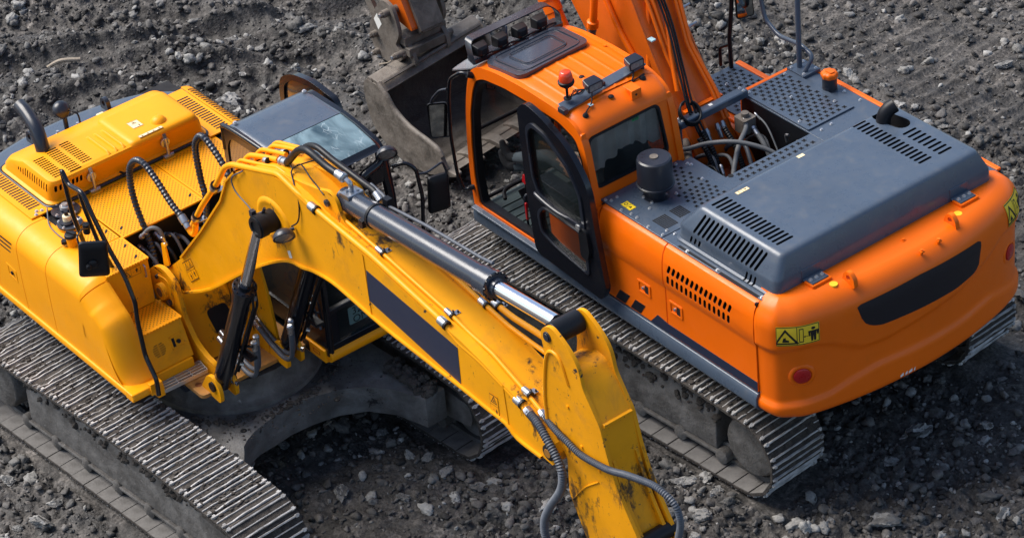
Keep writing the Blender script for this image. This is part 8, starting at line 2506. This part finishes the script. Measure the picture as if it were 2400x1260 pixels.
def rock_obj(name, x, y, s, seed, m, sub=3, flat=0.6):
    vs, fs = clod_verts(seed, sub, 0.6, angular=True)
    r = random.Random(seed)
    sx, sy, sz = s * r.uniform(1.05, 1.35), s * r.uniform(0.75, 1.0), s * r.uniform(0.5, 0.7)
    a = r.uniform(0, 6.28)
    me = bpy.data.meshes.new(name)
    me.from_pydata([(p[0] * sx, p[1] * sy, p[2] * sz) for p in vs], [], [tuple(int(i) for i in f) for f in fs])
    me.shade_smooth(); me.set_sharp_from_angle(angle=math.radians(28))
    me.materials.append(m)
    o = bpy.data.objects.new(name, me); C.objects.link(o)
    o.location = (x, y, gh(x, y) + sz * 0.35); o.rotation_euler = (r.uniform(-0.25, 0.25), r.uniform(-0.25, 0.25), a)
    return o
for i, (x, y, s, lab) in enumerate(ROCKS):
    o = rock_obj('stone', x, y, s, 900 + i * 3, SM, 4)
    o['label'] = lab; o['category'] = 'stone'
# medium clods: individuals that look alike
CLM = []
for k in range(8):
    vs, fs = clod_verts(4000 + k, 3, 1.1, angular=True)
    me = bpy.data.meshes.new('earth_clod'); me.from_pydata([(p[0] * 1.1, p[1] * 0.9, p[2] * 0.7) for p in vs], [], [tuple(int(i) for i in f) for f in fs])
    me.shade_smooth(); me.set_sharp_from_angle(angle=math.radians(30)); me.materials.append(CM if k % 3 else SM); CLM.append(me)
n = 0; r = random.Random(99)
def in_hull(x, y, mrg=0.0):
    hull = [(10.9, 1.9), (2.3, -6.6), (-4.6, 0.2), (2.0, 7.0)]
    for (ax, ay), (bx, by) in zip(hull, hull[1:] + hull[:1]):
        if ((bx - ax) * (y - ay) - (by - ay) * (x - ax)) > 0: return False
    return True
ZONES = [
 (lambda x, y: x > 8.2, 'rough dark clod of earth in the rutted far left corner', 'clods in the far left corner'),
 (lambda x, y: x > 5.6 and y > -0.6, 'rough grey clod of earth in the rubble between the top edge and the yellow hood', 'clods beyond the yellow hood'),
 (lambda x, y: x > 5.0, 'rough clod of earth beside the orange bucket and stick', 'clods around the orange bucket'),
 (lambda x, y: y < -1.4 and x > 1.2, 'rough clod of earth beyond the orange machine at the upper right', 'clods at the upper right'),
 (lambda x, y: y < -1.4, 'rough clod of earth right of the orange hood near the right edge', 'clods along the right edge'),
 (lambda x, y: x < -2.2, 'dark clod of earth in the shade behind the orange counterweight', 'clods behind the counterweight'),
 (lambda x, y: y > 5.4, 'dark clod of earth outside the near yellow track at the lower left', 'clods at the lower left'),
 (lambda x, y: y > 2.2 and x < 2.2, 'clod of earth in the rubble under the yellow boom and arch', 'clods under the yellow boom'),
 (lambda x, y: x < 1.0, 'clod of earth between the yellow stick and the orange rear track', 'clods by the orange rear track'),
 (lambda x, y: True, 'clod of earth between the yellow cab and the orange cab', 'clods between the two cabs')]
while n < 180:
    x, y = r.uniform(-4, 10.5), r.uniform(-6, 6.6)
    if not in_hull(x, y): continue
    if float(under_tracks(np.array([x]), np.array([y]))[0]) > 0.1: continue
    if float(imprint(np.array([x]), np.array([y]))[1][0]) > 0.3 and r.random() < 0.85: continue
    if -2.3 < x < 2.2 and -1.4 < y < 1.4: continue
    me = CLM[n % 8]
    o = bpy.data.objects.new('earth_clod', me); C.objects.link(o)
    s = 0.040 + 0.055 * r.random() ** 2
    o.scale = (s * r.uniform(0.85, 1.3), s * r.uniform(0.8, 1.1), s * r.uniform(0.7, 1.0))
    o.location = (x, y, gh(x, y) + s * 0.25); o.rotation_euler = (r.uniform(-0.4, 0.4), r.uniform(-0.4, 0.4), r.uniform(0, 6.28))
    zt = next(z for z in ZONES if z[0](x, y))
    o['label'] = zt[1]; o['category'] = 'clod'; o['group'] = zt[2]
    n += 1
# stick on the ground, upper left
mb = MB(); mb.tube([(8.62, 2.02, gh(8.62, 2.02) + 0.05), (8.5, 1.88, gh(8.5, 1.88) + 0.06), (8.38, 1.70, gh(8.38, 1.70) + 0.05)], 0.022, n=8)
o = build('dead_branch', mb, M['wood']); o['label'] = 'short bare grey branch lying in the rut at the far upper left'; o['category'] = 'branch'
# ------------------------------------------------------------------ operator reclining in the orange cab, feet up at the windshield
def make_person():
    V, E, R = [], [], []
    def v(p, r, parent=None):
        V.append(Vector(p)); R.append(r if hasattr(r, '__len__') else (r, r)); i = len(V) - 1
        if parent is not None: E.append((parent, i))
        return i
    pel = v((0.60, 0.86, 1.76), (0.15, 0.12))
    sp = v((0.50, 0.86, 1.90), (0.14, 0.11), pel); ch = v((0.40, 0.86, 2.10), (0.16, 0.12), sp); sh = v((0.34, 0.86, 2.23), (0.10, 0.09), ch)
    nk = v((0.33, 0.86, 2.30), 0.052, sh); nk2 = v((0.34, 0.86, 2.35), 0.050, nk)
    for s in (-1, 1):
        a = v((0.36, 0.86 + 0.17 * s, 2.20), 0.062, sh); b = v((0.46, 0.86 + 0.24 * s, 1.98), 0.050, a); e = v((0.52, 0.86 + 0.25 * s, 1.90), 0.044, b)
        f = v((0.68, 0.86 + 0.20 * s, 1.86), 0.036, e); w = v((0.78, 0.86 + 0.14 * s, 1.84), 0.026, f); p = v((0.83, 0.86 + 0.11 * s, 1.835), (0.035, 0.018), w)
        for k in range(4):
            o = (k - 1.5) * 0.019
            q = v((0.865, 0.86 + 0.10 * s + o, 1.835), 0.0095, p); q2 = v((0.892 - 0.004 * abs(k - 1.2), 0.86 + 0.095 * s + o * 1.1, 1.825), 0.0085, q); v((0.908 - 0.006 * abs(k - 1.2), 0.86 + 0.09 * s + o * 1.1, 1.808), 0.0075, q2)
        t = v((0.82, 0.86 + 0.11 * s - 0.035 * s, 1.83), 0.011, p); v((0.845, 0.86 + 0.06 * s, 1.822), 0.009, t)
    legs = {-1: [(0.64, 0.79, 1.74), (1.06, 0.90, 1.80), (1.30, 0.99, 1.66), (1.55, 1.085, 1.555), (1.60, 1.095, 1.545), (1.68, 1.09, 1.60), (1.72, 1.08, 1.665)],
            1: [(0.64, 0.93, 1.75), (1.04, 1.06, 1.90), (1.28, 1.10, 1.79), (1.49, 1.12, 1.70), (1.54, 1.12, 1.685), (1.62, 1.11, 1.74), (1.66, 1.10, 1.80)]}
    rad = [0.085, 0.062, 0.060, 0.044, 0.040, 0.036, 0.026]
    for s, L_ in legs.items():
        par = pel
        for p, r_ in zip(L_, rad): par = v(p, r_, par)
    me = bpy.data.meshes.new('person'); me.from_pydata([tuple(p) for p in V], E, [])
    o = bpy.data.objects.new('person', me); C.objects.link(o)
    md = o.modifiers.new('skin', 'SKIN'); md.use_smooth_shade = True
    for i, d in enumerate(me.skin_vertices[0].data):
        d.radius = R[i]; d.use_root = (i == 0)
    ms = o.modifiers.new('sub', 'SUBSURF'); ms.levels = 2; ms.render_levels = 2
    bpy.context.view_layer.update()
    nm = bpy.data.meshes.new_from_object(o.evaluated_get(bpy.context.evaluated_depsgraph_get()))
    # head with brow, nose, ears and chin, part of the same mesh
    bm = bmesh.new(); bm.from_mesh(nm)
    bm2 = bmesh.new(); bmesh.ops.create_icosphere(bm2, subdivisions=4, radius=1)
    hc = Vector((0.36, 0.86, 2.46))
    for q in bm2.verts:
        p = q.co.copy(); x, y, z = p
        k = 1.0
        if z < -0.2: y *= 1 - 0.28 * min(1, (-z - 0.2) / 0.7); x *= 1 - 0.10 * (-z - 0.2)
        nose = math.exp(-((y / 0.16) ** 2 + ((z + 0.15) / 0.20) ** 2)) * (1 if x > 0 else 0) * 0.22
        eye = sum(math.exp(-(((y - s * 0.36) / 0.16) ** 2 + ((z - 0.05) / 0.12) ** 2)) for s in (-1, 1)) * (1 if x > 0 else 0) * -0.07
        mouth = math.exp(-((y / 0.28) ** 2 + ((z + 0.52) / 0.05) ** 2)) * (1 if x > 0 else 0) * -0.04
        ear = sum(math.exp(-(((x + 0.02) / 0.14) ** 2 + (z / 0.22) ** 2)) * (1 if s * y > 0.75 else 0) for s in (-1, 1)) * 0.14
        q.co = hc + Vector(((x + nose + eye + mouth) * 0.095, y * (1 + ear) * 0.078, z * 0.118))
    tmp = bpy.data.meshes.new('t'); bm2.to_mesh(tmp); bm.from_mesh(tmp); bm.to_mesh(nm); bm.free(); bm2.free()
    for k in ('greycloth', 'sock', 'shirt', 'skin'): nm.materials.append(M[k])
    for f in nm.polygons:
        c = f.center
        if c.x > 0.74 and c.z > 1.79 and abs(c.y - 0.86) < 0.20 and c.x < 0.93: f.material_index = 3
        elif c.z > 2.29: f.material_index = 3
        elif c.x > 1.505 or (c.x > 1.44 and c.y > 1.09 and c.z > 1.66): f.material_index = 1
        elif c.x > 0.80 or (c.z < 1.86 and c.x > 0.5): f.material_index = 0
        else: f.material_index = 2
    nm.shade_smooth()
    bpy.data.objects.remove(o)
    o = bpy.data.objects.new('person', nm); C.objects.link(o)
    o['label'] = 'person reclining in the orange cab, grey trousers and black socks up at the windshield'; o['category'] = 'person'
    mb = MB(); mb.blob((0.345, 0.86, 2.485), (0.105, 0.088, 0.110), 3, 5, 0.05)
    mb.f = [f for f in mb.f if not (sum(mb.v[i][0] for i in f) / 3 > 0.385 and sum(mb.v[i][2] for i in f) / 3 < 2.53)]
    mb.m = [0] * len(mb.f)
    build('hair', mb, M['hair'], o)
make_person()
